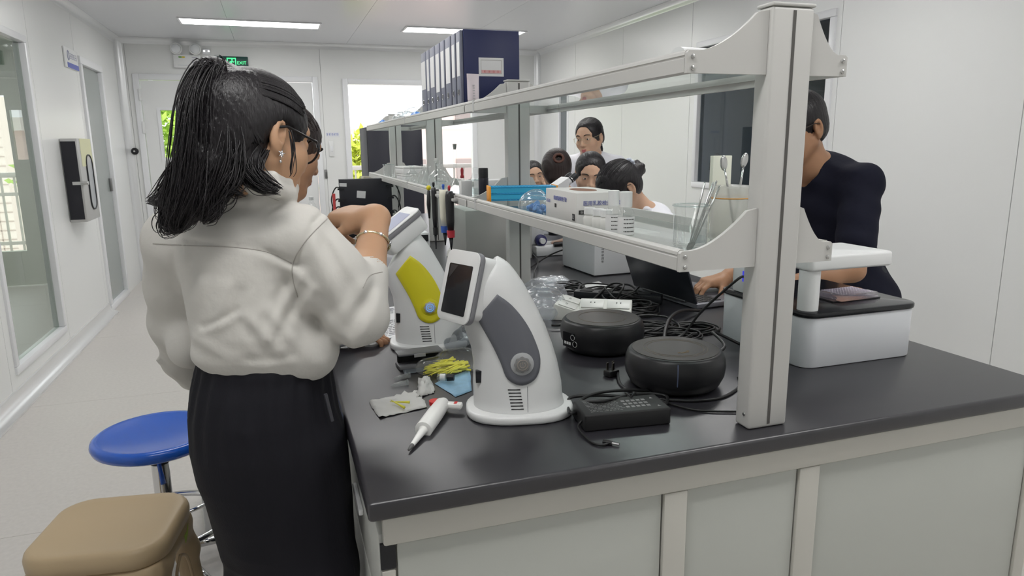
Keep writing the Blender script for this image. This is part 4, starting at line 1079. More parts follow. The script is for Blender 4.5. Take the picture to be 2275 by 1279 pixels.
# ------------------------------------------------------------------ round black heating plates
M_hp = mat('heater_black', (0.016, 0.016, 0.018), 0.38, spec=0.5, bump=(500, 0.1, 0.0005))
M_hptop = mat('heater_glass', (0.05, 0.046, 0.043), 0.2, spec=0.6, var=(14, 0.35))
def heater(px, py, label, worn):
    c = AZ(px, py, T)
    o = thing('heating_plate', label, 'heating plate', (c.x, c.y, T))
    R_ = 0.108
    MB().lathe([(0.085, 0.0005), (0.090, 0.004), (0.098, 0.010), (0.1075, 0.030), (0.110, 0.050), (0.1085, 0.064), (0.104, 0.077), (0.100, 0.0815), (0.097, 0.0825), (0.0005, 0.0825)], 56).build('housing', M_hp, o, auto=40)
    MB().lathe([(0.0005, 0.0827), (0.094, 0.0827), (0.094, 0.0838), (0.0005, 0.0838)], 56).build('glass_top', M_hptop, o, auto=40)
    ring = mat('heater_ring', (0.16, 0.13, 0.10), 0.4)
    MB().tube([(0.062*math.cos(2*math.pi*i/48), 0.062*math.sin(2*math.pi*i/48), 0.0839) for i in range(48)], 0.0006, 4, closed=True).build('ring_mark', ring, o)
    if worn:
        MB().tube([(0.070*math.cos(2*math.pi*i/48), 0.070*math.sin(2*math.pi*i/48), 0.0839) for i in range(48)], 0.0005, 4, closed=True).build('ring_mark', ring, o)
        mb = MB(); rn = random.Random(4)
        for k in range(6): mb.cbox((0.0+rn.uniform(-.014, .014), -0.035+rn.uniform(-.006, .006), 0.0840), (0.006, 0.003, 0.0004))
        mb.build('scorch_mark', mat('scorch', (0.20, 0.13, 0.06), 0.6), o)
        a = math.radians(-118); mb = MB(); pr_ = [(0.1085, 0.030), (0.1108, 0.050), (0.1093, 0.064), (0.1048, 0.077)]
        mb.tube([(r_*math.cos(a), r_*math.sin(a), z) for r_, z in pr_], 0.0014, 6).build('light_strip', mat('blue_strip', (0.10, 0.12, 0.20), 0.3), o)
    else:
        for k, (a_, z_) in enumerate(((-158, 0.048), (-154, 0.032))):
            a = math.radians(a_); r_ = 0.1095; Mf = frame((r_*math.cos(a), r_*math.sin(a), z_), (-math.sin(a), math.cos(a), 0), (0, 0, 1))
            MB().tube([Mf @ Vector((0.007*math.cos(2*math.pi*i/20), 0.007*math.sin(2*math.pi*i/20), 0.001)) for i in range(20)], 0.0006, 5, closed=True).build('button_mark', mat('print_white', (0.6, 0.6, 0.6), 0.5), o)
        a = math.radians(-163); Mf = frame((0.1092*math.cos(a), 0.1092*math.sin(a), 0.040), (-math.sin(a), math.cos(a), 0), (0, 0, 1))
        MB().box((-0.028, -0.020, -0.002), (0.016, 0.018, 0.0008), Mf).build('control_panel', mat('panel_gloss', (0.01, 0.01, 0.012), 0.15), o)
        mb = MB()
        for k in range(3): mb.box((-0.022+k*0.009, -0.013, 0.001), (-0.015+k*0.009, -0.006, 0.0014), Mf)
        mb.build('print', MATS['print_white'], o)
    return o
hp1 = heater(1497, 852, 'round black heating plate nearest the rack post, with a scorched ringed top', True)
hp2 = heater(1337, 772, 'round black heating plate with white button marks, behind the near one', False)
# ------------------------------------------------------------------ power adapter with its leads
M_cable = mat('black_cable', (0.012, 0.012, 0.013), 0.42)
def cable(label, pts, r=0.0032, n=8, m=None, name='cable', cat='cable', group=None):
    P_ = spline(pts, n); b = Vector(pts[0])
    o = MB().tube([p-b for p in P_], r, 8).build(name, m or M_cable, None, smooth=True); o.location = b
    return tag(o, label, cat, group)
def bench(px, py, dz=0.0035): p = AZ(px, py, T+dz); return (p.x, p.y, p.z)
a0, a1, a2 = AZ(1300, 962, T), AZ(1508, 942, T), AZ(1262, 905, T)
ux = Vector((a1.x-a0.x, a1.y-a0.y, 0)).normalized(); uy = Vector((-ux.y, ux.x, 0)); 
ad = thing('power_adapter', 'black laptop power adapter brick with white print at the bench edge', 'power adapter', (a0.x+ux.x*0.086+uy.x*0.042, a0.y+ux.y*0.086+uy.y*0.042, T), math.atan2(ux.y, ux.x))
MB().box((-0.086, -0.040, 0.0006), (0.086, 0.040, 0.034)).build('brick', mat('adapter_black', (0.014, 0.014, 0.015), 0.5), ad, bevel=0.004, bseg=3)
mb = MB(); rn = random.Random(9)
for k in range(9):
    y = 0.031-k*0.0072
    x = -0.070
    while x < -0.005: w_ = rn.uniform(0.003, 0.009); mb.box((x, y-0.0008, 0.0341), (x+w_, y+0.0008, 0.0343)); x += w_+0.0022
for r_ in range(3):
    for c in range(5): mb.box((0.004+c*0.0105, -0.020+r_*0.015, 0.0341), (0.011+c*0.0105, -0.012+r_*0.015, 0.0343))
mb.build('print', mat('print_grey', (0.22, 0.22, 0.22), 0.5), ad)
mb = MB(); mb.add([(0.064, 0.016, 0.0343), (0.072, 0.016, 0.0343), (0.068, 0.024, 0.0343)], [(0, 1, 2)]).add([(0.064, -0.026, 0.0343), (0.072, -0.026, 0.0343), (0.068, -0.018, 0.0343)], [(0, 1, 2)])
mb.build('print', MATS['print_grey'], ad)
inv = Matrix.Rotation(-ad.rotation_euler.z, 4, 'Z') @ Matrix.Translation(-Vector(ad.location))
def adl(px, py, dz=0.0035): return tuple(inv @ Vector(bench(px, py, dz)))
dc = MB().tube(spline([(-0.086, -0.02, 0.016), (-0.097, -0.035, 0.008), adl(1312, 980), adl(1335, 988), adl(1352, 984, .004)], 8), 0.0024, 8).build('output_lead', M_cable, ad, smooth=True)
MB().tube([adl(1340, 980, .0045), adl(1360, 984, .0045)], [0.0040, 0.0042], 10).build('plug_barrel', M_cable, dc)
MB().tube([adl(1360, 984, .0045), adl(1376, 987, .0045)], 0.0027, 10).build('plug_tip', mat('plug_steel', (0.7, 0.7, 0.7), 0.2, metal=1), dc)
MB().tube(spline([(-0.086, 0.014, 0.018), (-0.100, 0.010, 0.022), adl(1262, 900, .012), adl(1270, 882, .02), adl(1330, 878, .022), adl(1400, 880, .012), adl(1450, 870, .004), adl(1400, 866, .02), adl(1330, 872, .03), adl(1290, 890, .026), adl(1340, 890, .038), adl(1420, 874, .022), adl(1480, 880, .012), (0.094, 0.012, 0.016), (0.088, 0.0, 0.018)], 8), 0.0034, 8).build('coiled_lead', M_cable, ad, smooth=True)
MB().tube([adl(1392, 874, .03), adl(1402, 884, .034), adl(1410, 874, .030)], 0.004, 8).build('cable_tie', M_cable, ad)
# mains plug with three pins and its lead running round the near heating plate
pc = AZ(1358, 835, T)
plg = thing('mains_plug', 'black three-pin mains plug with its lead, lying before the near heating plate', 'plug', (pc.x, pc.y, T), math.radians(20))
MB().box((-0.016, -0.012, 0.0006), (0.016, 0.012, 0.016)).build('plug_body', M_cable, plg, bevel=0.004)
for x, y in ((-0.009, 0.004), (0.009, 0.004), (0, -0.006)): MB().box((x-0.003, y-0.0009, 0.0165), (x+0.003, y+0.0009, 0.033)).build('pin', mat('pin_brass', (0.28, 0.26, 0.22), 0.3, metal=1), plg)
inv = Matrix.Rotation(-plg.rotation_euler.z, 4, 'Z') @ Matrix.Translation(-Vector(plg.location))
MB().tube(spline([(0.012, -0.008, 0.008)]+[tuple(inv @ Vector(bench(*q))) for q in ((1378, 852), (1400, 868), (1450, 884), (1540, 890), (1610, 880), (1648, 852), (1640, 838))], 8), 0.0032, 8).build('lead', M_cable, plg, smooth=True)
cable('thin black lead curling behind the adapter to the rack post', [bench(1420, 872), bench(1500, 900), bench(1560, 912), bench(1640, 914)], 0.0024)
# ------------------------------------------------------------------ pipette lying on the bench
t0, t1 = AZ(908, 999, T+0.006), AZ(986, 893, T+0.017)
pu = (t1-t0).normalized(); pip = thing('pipette', 'white single-channel pipette with a red collar lying at the front of the bench', 'pipette', (t0.x, t0.y, T))
def PB(s, r): return tuple(t0+pu*s-Vector(pip.location))
Lp = (t1-t0).length
M_pip = mat('pipette_white', (0.82, 0.82, 0.80), 0.35)
MB().tube([PB(0.0, 0), PB(0.016, 0), PB(0.018, 0)], [0.0022, 0.0038, 0.0038], 14).build('nozzle', mat('nozzle_grey', (0.12, 0.12, 0.12), 0.4), pip, smooth=True)
MB().tube([PB(0.018, 0), PB(0.075, 0), PB(0.083, 0)], [0.0042, 0.0075, 0.012], 16).build('shaft', M_pip, pip, auto=50)
MB().tube([PB(0.078, 0), PB(0.0785, 0), PB(0.150, 0), PB(0.195, 0), PB(0.208, 0)], [0.0145, 0.0165, 0.0165, 0.0150, 0.010], 20).build('grip', M_pip, pip, auto=50)
rt = pu.cross(Vector((0, 0, 1))).normalized()
hk = [PB(0.196, 0), tuple(Vector(PB(0.202, 0))+rt*0.020), tuple(Vector(PB(0.198, 0))+rt*0.040)]
mb = MB(); M_h = frame(Vector(PB(0.194, 0))+rt*0.022, rt, pu); mb.box((-0.018, -0.008, -0.006), (0.020, 0.010, 0.006), M_h)
hkp = mb.build('finger_rest', M_pip, pip, bevel=0.004); MB().box((0.004, -0.004, 0.0062), (0.010, 0.006, 0.0068), M_h).build('red_mark', mat('pip_red', (0.65, 0.03, 0.03), 0.4), hkp)
MB().lathe([(0.0005, -0.004), (0.011, -0.004), (0.011, 0.004), (0.0005, 0.004)], 18, frame(Vector(PB(0.190, 0))-rt*0.014+Vector((0, 0, 0.006)), rt, pu)).build('red_collar', MATS['pip_red'], pip, auto=40)
# ------------------------------------------------------------------ tips, tubes, wipes, bags
M_clear = glass('clear_plastic', (0.88, 0.90, 0.90), 1.0, ior=1.35, rough=0.15, haze=0.16, hcol=(0.85, 0.87, 0.87))
M_tip = mat('yellow_tip', (0.85, 0.80, 0.08), 0.4)
for i, (px, py, a_) in enumerate(((893, 842, 8), (888, 858, 6))):
    c = AZ(px, py, T)
    tb_ = thing('microtube', ['clear microtube lying by itself, farther of the two', 'clear microtube lying by itself, nearer of the two'][i], 'microtube', (c.x, c.y, T), math.radians(a_))
    MB().tube([(-0.020, 0, 0.004), (-0.012, 0, 0.0052), (0.008, 0, 0.0062), (0.0165, 0, 0.0062)], [0.0015, 0.0038, 0.0055, 0.0057], 14).build('tube', M_clear, tb_, smooth=True)
    MB().lathe([(0.0005, 0), (0.0068, 0), (0.0068, 0.003), (0.0005, 0.003)], 14, frame((0.0167, 0, 0.0069), (0, 1, 0), (0, 0, 1))).build('cap', M_clear, tb_)
def sheet(pts, name, m, label, cat, dz=0.001, jag=0.0015, seed=1, nx=14, ny=10, hump=0.0):
    """crumpled thin sheet through four bench pixels, with real thickness"""
    rn = random.Random(seed); q = [Vector(bench(*p, dz)) for p in pts]; c = sum(q, Vector())/4; v, f = [], []
    for j in range(ny+1):
        for i in range(nx+1):
            s_, t_ = i/nx, j/ny
            p = q[0].lerp(q[1], s_).lerp(q[3].lerp(q[2], s_), t_)-Vector((c.x, c.y, T))
            e_ = math.sin(math.pi*s_)*math.sin(math.pi*t_)
            v.append((p.x+rn.gauss(0, jag*0.5), p.y+rn.gauss(0, jag*0.5), p.z+abs(rn.gauss(0, jag))+hump*e_))
    for j in range(ny):
        for i in range(nx): a = j*(nx+1)+i; f.append((a, a+1, a+nx+2, a+nx+1))
    mb = MB(); mb.v = v; mb.f = f
    o = mb.build(name, m, None, smooth=True, solid=0.0004); o.location = (c.x, c.y, T)
    return tag(o, label, cat)
M_tissue = mat('tissue', (0.62, 0.62, 0.60), 0.8, bump=(60, 0.5, 0.002))
sheet([(818, 892), (930, 868), (950, 905), (842, 930)], 'paper_wipe', M_tissue, 'crumpled white paper wipe with two yellow tips on it', 'paper wipe', seed=2, jag=0.002)
sheet([(930, 845), (955, 838), (966, 872), (925, 886)], 'paper_wipe', M_tissue, 'crumpled tissue beside the bag of yellow tips', 'tissue', seed=3, hump=0.018, jag=0.003)
for i, (p, q) in enumerate((((868, 888), (898, 905)), ((866, 892), (910, 893)))):
    a, b = Vector(bench(*p, 0.009)), Vector(bench(*q, 0.009))
    o = MB().tube([Vector((0, 0, 0)), (b-a)*0.7, b-a], [0.0007, 0.0022, 0.0029], 10).build('pipette_tip', M_tip, None, smooth=True); o.location = a
    tag(o, ['yellow pipette tip lying aslant on the paper wipe', 'yellow pipette tip lying straight across the paper wipe'][i], 'pipette tip')
sheet([(966, 852), (1045, 820), (1048, 868), (1012, 882)], 'leaflet', mat('blue_leaflet', (0.30, 0.52, 0.72), 0.4, var=(60, 0.25)), 'glossy light blue packet half under the analyser', 'packet', seed=5, jag=0.0008, nx=6, ny=5)
# bag of yellow tips
c = AZ(992, 826, T)
bg_ = thing('tip_bag', 'clear plastic bag full of yellow pipette tips', 'bag', (c.x, c.y, T))
rn = random.Random(21)
tipme = None
for k in range(110):
    a = rn.uniform(0, 6.28); rr_ = rn.random()**0.5
    if tipme is None:
        b = MB().tube([(-0.024, 0, 0), (0.010, 0, 0), (0.024, 0, 0)], [0.0007, 0.0022, 0.0030], 8).build('pipette_tip', M_tip, bg_, smooth=True); tipme = b.data
    else: b = link('pipette_tip', tipme, None, bg_)
    b.location = (rr_*0.040*math.cos(a), rr_*0.030*math.sin(a), 0.006+rn.random()*0.026*(1-rr_*0.7)); b.rotation_euler = (0, rn.uniform(-.2, .2), rn.gauss(0.35, 0.35))
bb = SDF(); bb.ell((0, 0, 0.016), (0.074, 0.046, 0.026), k=0.01); bb.ell((0.04, 0.02, 0.024), (0.05, 0.035, 0.026), k=0.02); bb.half((0, 0, 0.0008), (0, 0, -1))
bb.build(0.004, 'bag_film', glass('bag_film', (0.975, 0.98, 0.98), 1.0, ior=1.25, rough=0.08, haze=0.05, hcol=(0.95, 0.95, 0.95)), bg_, (0, 0, 0), lambda X, Y, Z: 0.002*np.sin(90*X+40*Y)*np.sin(70*Y-30*X+60*Z))
# small dropper bottle with black cap
c = AZ(990, 852, T)
vb = thing('dropper_vial', 'small clear vial with a black cap lying on the blue packet', 'vial', (c.x, c.y, T+0.006), math.radians(-25))
MB().tube([(-0.018, 0, 0.009), (0.004, 0, 0.009)], 0.008, 14).build('vial', M_clear, vb, smooth=True)
MB().tube([(-0.012, 0, 0.009), (0.0, 0, 0.009)], 0.0083, 14).build('label_band', M_white, vb)
MB().tube([(0.004, 0, 0.009), (0.020, 0, 0.009)], [0.0085, 0.007], 14).build('cap', M_black, vb, auto=40)
# grey cartridge holder and packets by the far analyser
c = AZ(932, 812, T)
ch = thing('cartridge_holder', 'dark grey open cartridge holder before the yellow analyser', 'holder', (c.x, c.y, T), math.radians(4))
M_chg = mat('holder_grey', (0.16, 0.16, 0.17), 0.4)
MB().box((-0.055, -0.024, 0.0006), (0.055, 0.024, 0.010)).build('base', M_chg, ch, bevel=0.003)
MB().box((-0.050, 0.010, 0.0102), (0.052, 0.022, 0.034)).build('back_wall', M_gap, ch)
MB().box((-0.056, -0.022, 0.0342), (0.056, 0.024, 0.040)).build('top_plate', M_chg, ch, bevel=0.003)
MB().box((-0.018, -0.0245, 0.030), (0.010, -0.0225, 0.038)).build('latch', mat('latch_grey', (0.35, 0.35, 0.36), 0.35), ch)
sheet([(893, 815), (960, 806), (955, 822), (898, 832)], 'foil_packet', mat('foil_grey', (0.16, 0.18, 0.20), 0.25, metal=0.3), 'grey foil packet under the cartridge holder', 'packet', seed=8, jag=0.0012, nx=8, ny=5, dz=0.0012)
bb = SDF(); c = AZ(1018, 780, T); bb.ell((0, 0, 0.02), (0.04, 0.03, 0.024), k=0.02); bb.ell((0.02, 0.02, 0.035), (0.025, 0.02, 0.025), k=0.02); bb.half((0, 0, 0.0008), (0, 0, -1))
o = bb.build(0.004, 'plastic_bag', glass('grey_film', (0.62, 0.64, 0.66), 1.0, ior=1.4, rough=0.1, haze=0.10, hcol=(0.4, 0.4, 0.42)), None, (0, 0, 0), lambda X, Y, Z: 0.004*np.sin(130*X+60*Y)*np.sin(90*Z+70*Y)); o.location = (c.x, c.y, T)
tag(o, 'crumpled dark clear bag between the two analysers', 'bag')
# open book and papers by the far analyser
c = AZ(835, 720, T)
bk = thing('open_book', 'open book with printed pages beside the yellow analyser', 'book', (c.x, c.y, T), math.radians(10))
M_page = mat('page', (0.80, 0.80, 0.82), 0.6)
for sd in (-1, 1):
    v, f = [], []; n = 10
    for j in (0, 1):
        for i in range(n+1): t_ = i/n; v.append((-0.13+0.26*j, sd*0.185*t_, 0.003+0.020*math.sin(math.pi*min(1, t_*1.15))*(1-t_*0.55)+0.001))
    for i in range(n): f.append((i, i+1, n+2+i, n+1+i) if sd > 0 else (i+1, i, n+1+i, n+2+i))
    b = len(v); v += [(x, y, 0.0006) for x, y, z in v]; m_ = 2*(n+1)
    f += [(i+1+m_, i+m_, n+1+i+m_, n+2+i+m_) for i in range(n)]+[(i+m_, i+1+m_, i+1, i) for i in range(n)]+[(n+1+i, n+2+i, n+2+i+m_, n+1+i+m_) for i in range(n)]
    pg = MB().add(v, f).build('page_block', M_page, bk, smooth=False)
    mb = MB(); rn = random.Random(sd+5)
    for k in range(12):
        y = sd*(0.045+0.0105*k)
        t_ = abs(y)/0.185; z = 0.003+0.020*math.sin(math.pi*min(1, t_*1.15))*(1-t_*0.55)+0.0026
        x = -0.10
        while x < 0.09: w_ = rn.uniform(0.006, 0.02); mb.box((x, y-0.0011, z-0.001), (x+w_, y+0.0011, z)); x += w_+0.004
    mb.build('printed_lines', mat('print_ink', (0.35, 0.35, 0.38), 0.6), pg)
# blue box and white box lid under the raised hand
c = AZ(800, 590, T)
bxx = thing('kit_box', 'blue and white kit box behind the raised hand', 'box', (0.20, 2.62, T), math.radians(12))
MB().box((-0.085, -0.06, 0.0006), (0.085, 0.06, 0.075)).build('box', mat('kit_blue', (0.03, 0.09, 0.45), 0.4), bxx, bevel=0.002)
MB().box((-0.086, -0.061, 0.0755), (0.086, 0.061, 0.088)).build('lid', M_white, bxx, bevel=0.002)
# black flat object edge left of monitor: note tray
# ------------------------------------------------------------------ the other people
M_coat = mat('lab_coat_white', (0.78, 0.79, 0.84), 0.75, spec=0.2, bump=(40, 0.3, 0.004))
M_navy = mat('navy_tshirt', (0.010, 0.011, 0.022), 0.8, spec=0.2, bump=(60, 0.3, 0.003))
SK2 = skin('fair', (0.62, 0.40, 0.28)); SK3 = skin('tan', (0.40, 0.22, 0.13))
M_jeans = mat('dark_trousers', (0.02, 0.022, 0.03), 0.8)
def figure(label, Hd, yaw, neck, sho_c, half, hip, arms, sk, cloth, clm, hair_fn, seated, h=0.006, collar=True, face=True, sleeve=0.95, legm=None, ldir=None, coat_len=0.0):
    """one continuous body plus clothes and hair.
    arms: [(side, elbow, wrist, hand dir, palm, thumb, curl)]; yaw: facing direction of the trunk (0 = +Y, positive to +X)"""
    r = Vector((math.cos(yaw), -math.sin(yaw), 0)); f = Vector((math.sin(yaw), math.cos(yaw), 0))
    hip = Vector(hip); sc = Vector(sho_c); neck = Vector(neck)
    base = Vector((hip.x, hip.y, 0.0))
    o = thing('person', label, 'person', base)
    b = SDF(); Hd.skin(b, neck, 0.05)
    b.cone(neck, sc+Vector((0, 0, 0.01)), 0.054, 0.07, k=0.04)
    n = 7
    tor = [hip.lerp(sc, i/(n-1)) for i in range(n)]; ww = [0.150, 0.138, 0.128, 0.132, 0.142, 0.148, 0.120]; dd = [0.11, 0.10, 0.095, 0.10, 0.10, 0.095, 0.065]
    R_ = [list(r), list(f), [0, 0, 1]]
    for i in range(n): b.ell(tor[i], (ww[i]*half/0.17, dd[i], 0.075), R_, k=0.05)
    S_ = {}
    for side in (-1, 1):
        S_[side] = sc+r*half*side+Vector((0, 0, -0.015)); b.cone(sc, S_[side], 0.05, 0.046, k=0.04)
    for side, el, wr, hd_, palm, th, curl in arms:
        b.chain([S_[side], el], [0.045, 0.037], k=0.03); b.chain([el, Vector(el).lerp(Vector(wr), 0.3), wr], [0.035, 0.035, 0.025], k=0.02)
        hand(b, wr, hd_, palm, th, 0.96, curl=curl)
    feet = []
    for side in (-1, 1):
        hp_ = hip+r*0.085*side
        if seated:
            lf_ = Vector(ldir).normalized() if ldir else f; kn = hp_+lf_*0.38+Vector((0, 0, 0.02)); an = Vector((kn.x, kn.y, 0.08))-lf_*0.05
        else: kn = Vector((hp_.x, hp_.y, 0.47))+f*0.03; an = Vector((hp_.x, hp_.y, 0.075))
        b.chain([hp_, kn, an], [0.082, 0.055, 0.037], k=0.03)
        b.cone(an+Vector((0, 0, -0.035)), an+f*0.13+Vector((0, 0, -0.052)), 0.032, 0.021, k=0.02); feet.append((hp_, kn, an))
    b.build(h*0.8, 'body', sk, o, base)
    if face: Hd.eyes(o, base)
    # garment
    c = SDF()
    for i in range(n): c.ell(tor[i], (ww[i]*half/0.17+0.018, dd[i]+0.018, 0.085), R_, k=0.05)
    c.cone(sc, neck+Vector((0, 0, -0.025)), 0.085, 0.060, k=0.04)
    for side in (-1, 1): c.cone(sc, S_[side], 0.066, 0.062, k=0.04)
    for side, el, wr, hd_, palm, th, curl in arms:
        el = Vector(el); wr = Vector(wr)
        if sleeve > 0.7:
            c.chain([S_[side], el], [0.060, 0.052], k=0.035); c.chain([el, el.lerp(wr, sleeve)], [0.050, 0.040], k=0.02)
            c.cone(wr.lerp(el, -0.02), wr.lerp(el, 0.10), 0.028, 0.028, 0.004, 's')
        else:
            e2 = S_[side].lerp(el, sleeve); c.chain([S_[side], e2], [0.058, 0.066], k=0.035); d_ = (el-S_[side]).normalized()
            c.cone(e2+d_*0.068, e2+d_*0.10, 0.06, 0.06, 0.006, 's')
    if coat_len:
        for i in range(5):
            z_ = hip.z-coat_len*(i+1)/5; c.ell(Vector((hip.x, hip.y, z_)), (0.175+0.01*i, 0.135+0.008*i, 0.09), R_, k=0.06)
    if collar:
        u_ = (Hd.c-neck).normalized()
        for side in (-1, 1):
            c.chain([neck-f*0.055+Vector((0, 0, 0.012)), neck+r*side*0.062+Vector((0, 0, 0.004)), neck+r*side*0.040+f*0.062+Vector((0, 0, -0.045)), neck+r*side*0.05+f*0.085+Vector((0, 0, -0.11))], [0.015, 0.016, 0.016, 0.010], k=0.014)
        c.cone(neck+Vector((0, 0, 0.06))+f*0.01, neck+f*0.085+Vector((0, 0, -0.055)), 0.050, 0.036, 0.010, 's')
    else:
        c.cone(neck+Vector((0, 0, 0.055)), neck+f*0.02+Vector((0, 0, -0.020)), 0.058, 0.054, 0.008, 's')
    c.build(h, cloth, clm, o, base, lambda X, Y, Z: 0.0030*np.sin(34*X+22*Z+14*Y)*np.sin(15*Z-20*X+18*Y)+0.0016*np.sin(75*Z+50*X))
    t = SDF()
    t.ell(hip, (0.175, 0.135, 0.09), R_, k=0.04)
    for hp_, kn, an in feet: t.chain([hp_, kn, an], [0.098, 0.072, 0.062], k=0.035)
    t.build(h*1.3, 'trousers', legm or M_jeans, o, base)
    for hp_, kn, an in feet:
        s_ = SDF(); s_.cone(an+Vector((0, 0, -0.04))-f*0.03, an+f*0.14+Vector((0, 0, -0.046)), 0.040, 0.034); s_.half((0, 0, 0.002), (0, 0, -1)); s_.build(0.006, 'shoe', mat('shoe_dark', (0.05, 0.05, 0.05), 0.6), o, base)
    hair_fn(Hd, o, base)
    return o, base
def hair_of(Hd, o, base, m, cap, extra=None, n=110, tie=None, seed=1, low=0.0, h=0.0048):
    hr = SDF(); Hd.hair_cap(hr, **cap)
    if extra: extra(hr)
    hr.build(h, 'hair', m, o, base, lambda X, Y, Z: 0.0010*np.sin(420*X+160*Y+20*np.sin(9*Z)))
    if tie is not None:
        g = cap.get('grow', 0.012); cur = swept(Hd, n, tie, seed, (0.0735+g, 0.0935+g, 0.0785+g))
        strands(cur, 0.0010, 0.0006, 'hair_strands', m, o, base, 4)['kind'] = 'stuff'
# -- standing woman in a lab coat with glasses, smiling, turned to the left
c4 = AY(1309, 306, 4.42)
h4 = Head(c4, math.radians(-128), math.radians(12), math.radians(4), 1.08)
nk4 = c4+Vector((0.030, 0.02, -0.135)); sh4 = nk4+Vector((0.015, 0.02, -0.035))
def hair4(Hd, o, base):
    bun = Hd.P(0, -0.115, 0.0)
    hair_of(Hd, o, base, M_hair, dict(grow=0.010, low=-0.075, open_w=0.074, hairline=0.104), lambda q: (q.chain([Hd.P(0, -0.095, 0.0), Hd.P(0.0, -0.125, -0.03), Hd.P(0.0, -0.118, -0.10), Hd.P(0.01, -0.10, -0.17)], [0.030, 0.024, 0.018, 0.006], k=0.02)), tie=bun, seed=2)
    cl = MB()
    for k in range(5): cl.sph(tuple(Hd.P(0.012*math.cos(k*1.3), -0.140, 0.004+0.018*math.sin(k*1.3))-base), 0.010, 10, 7)
    cl.build('hair_clip', mat('clip_brown', (0.25, 0.19, 0.16), 0.4), o, smooth=True)
    Hd.lips(o, base, 0.006, (0.42, 0.13, 0.13)); specs(Hd, o, base, (0.55, 0.45, 0.30), rad=0.023, thick=0.0010, mname='gold_specs')
    MB().sph(tuple(Hd.P(0.082, -0.010, -0.045)-base), 0.006, 10, 8).sph(tuple(Hd.P(-0.082, -0.010, -0.045)-base), 0.006, 10, 8).build('earring', mat('pearl', (0.85, 0.83, 0.80), 0.2), o, smooth=True)
hp4 = (sh4.x+0.03, sh4.y+0.02, 0.90)
y4 = math.radians(-160)
figure('standing person in a white lab coat and thin glasses, smiling, hair tied back', h4, y4, nk4, sh4, 0.165, hp4,
       [(1, sh4+Vector((-0.20, 0.05, -0.27)), sh4+Vector((-0.16, -0.14, -0.40)), (0.1, -1, -0.2), (0, 0, -1), (1, 0, 0), (20, 25, 15)), (-1, sh4+Vector((0.22, 0.02, -0.27)), sh4+Vector((0.14, -0.16, -0.40)), (-0.1, -1, -0.2), (0, 0, -1), (-1, 0, 0), (20, 25, 15))],
       SK2, 'lab_coat', M_coat, hair4, False, h=0.0065, coat_len=0.35)
# -- person bent over the microscope
c6 = AY(1376, 420, 2.88)
h6 = Head(c6, math.radians(-100), math.radians(42), math.radians(8), 1.0)
nk6 = c6+Vector((0.115, 0.02, -0.10)); sh6 = nk6+Vector((0.08, 0.03, -0.06))
def hair6(Hd, o, base):
    tie = Hd.P(0, -0.115, 0.005)
    def ex(q):
        q.chain([Hd.P(0, -0.09, 0.01), Hd.P(0, -0.125, 0.0), Hd.P(0.012, -0.150, -0.03)], [0.042, 0.034, 0.016], k=0.02)
        for k in range(4): q.cone(Hd.P(0, -0.125, 0.0), Hd.P(0.025*math.cos(k*1.6), -0.152, 0.0+0.022*math.sin(k*1.6)), 0.020, 0.010, k=0.016)
    hair_of(Hd, o, base, M_hair, dict(grow=0.013, low=-0.065, open_w=0.072, hairline=0.086), ex, tie=tie, seed=3)
    fl = MB()
    for k in range(6): fl.sph(tuple(Hd.P(-0.010+0.018*math.cos(k*1.05), -0.122, 0.050+0.014*math.sin(k*1.05))-base), (0.010, 0.010, 0.010), 8, 6)
    fl.build('scrunchie', mat('scrunchie_grey', (0.50, 0.54, 0.62), 0.6), o, smooth=True)
    specs(Hd, o, base, (0.03, 0.03, 0.035), rad=0.022, thick=0.0012, mname='dark_specs'); Hd.lips(o, base)
figure('person in a white coat bent over the microscope, dark hair in a grey scrunchie', h6, math.radians(-90), nk6, sh6, 0.165, (sh6.x+0.15, sh6.y+0.02, 0.54),
       [(-1, sh6+Vector((0.0, -0.19, -0.22)), AZ(1305, 548, T+0.045)+Vector((0.08, 0.0, 0)), (-1, 0.1, -0.25), (0, 0.3, -1), (0, 1, 0), (25, 35, 20)), (1, sh6+Vector((-0.02, 0.20, -0.22)), Vector((1.36, 3.20, T+0.05)), (-1, 0, -0.1), (0, 0, -1), (0, -1, 0), (25, 35, 20))],
       SK2, 'lab_coat', M_coat, hair6, True, h=0.006, ldir=(0.3, -1, 0))
# -- dark-haired person facing the camera beside the microscope
c5 = AY(1311, 388, 3.42)
h5 = Head(c5, math.radians(-158), math.radians(18), math.radians(-4), 0.97)
nk5 = c5+Vector((0.02, 0.05, -0.15)); sh5 = nk5+Vector((0.12, 0.04, -0.06))
def hair5(Hd, o, base):
    hair_of(Hd, o, base, M_hair, dict(grow=0.010, low=-0.075, open_w=0.074, hairline=0.102), None, tie=Hd.P(0, -0.11, 0.0), seed=4); Hd.lips(o, base)
figure('dark-haired person facing the camera, lower face hidden by the microscope', h5, math.radians(-125), nk5, sh5, 0.165, (sh5.x+0.06, sh5.y+0.04, 0.54),
       [(-1, sh5+Vector((0.05, -0.20, -0.26)), sh5+Vector((-0.16, -0.10, -0.26)), (-1, 0.1, 0), (0, 0, -1), (0, 1, 0), (20, 25, 15)), (1, sh5+Vector((-0.05, 0.18, -0.26)), sh5+Vector((-0.22, 0.08, -0.26)), (-1, 0, 0), (0, 0, -1), (0, -1, 0), (20, 25, 15))],
       SK2, 'lab_coat', M_coat, hair5, True, h=0.007, ldir=(1, -0.3, 0))
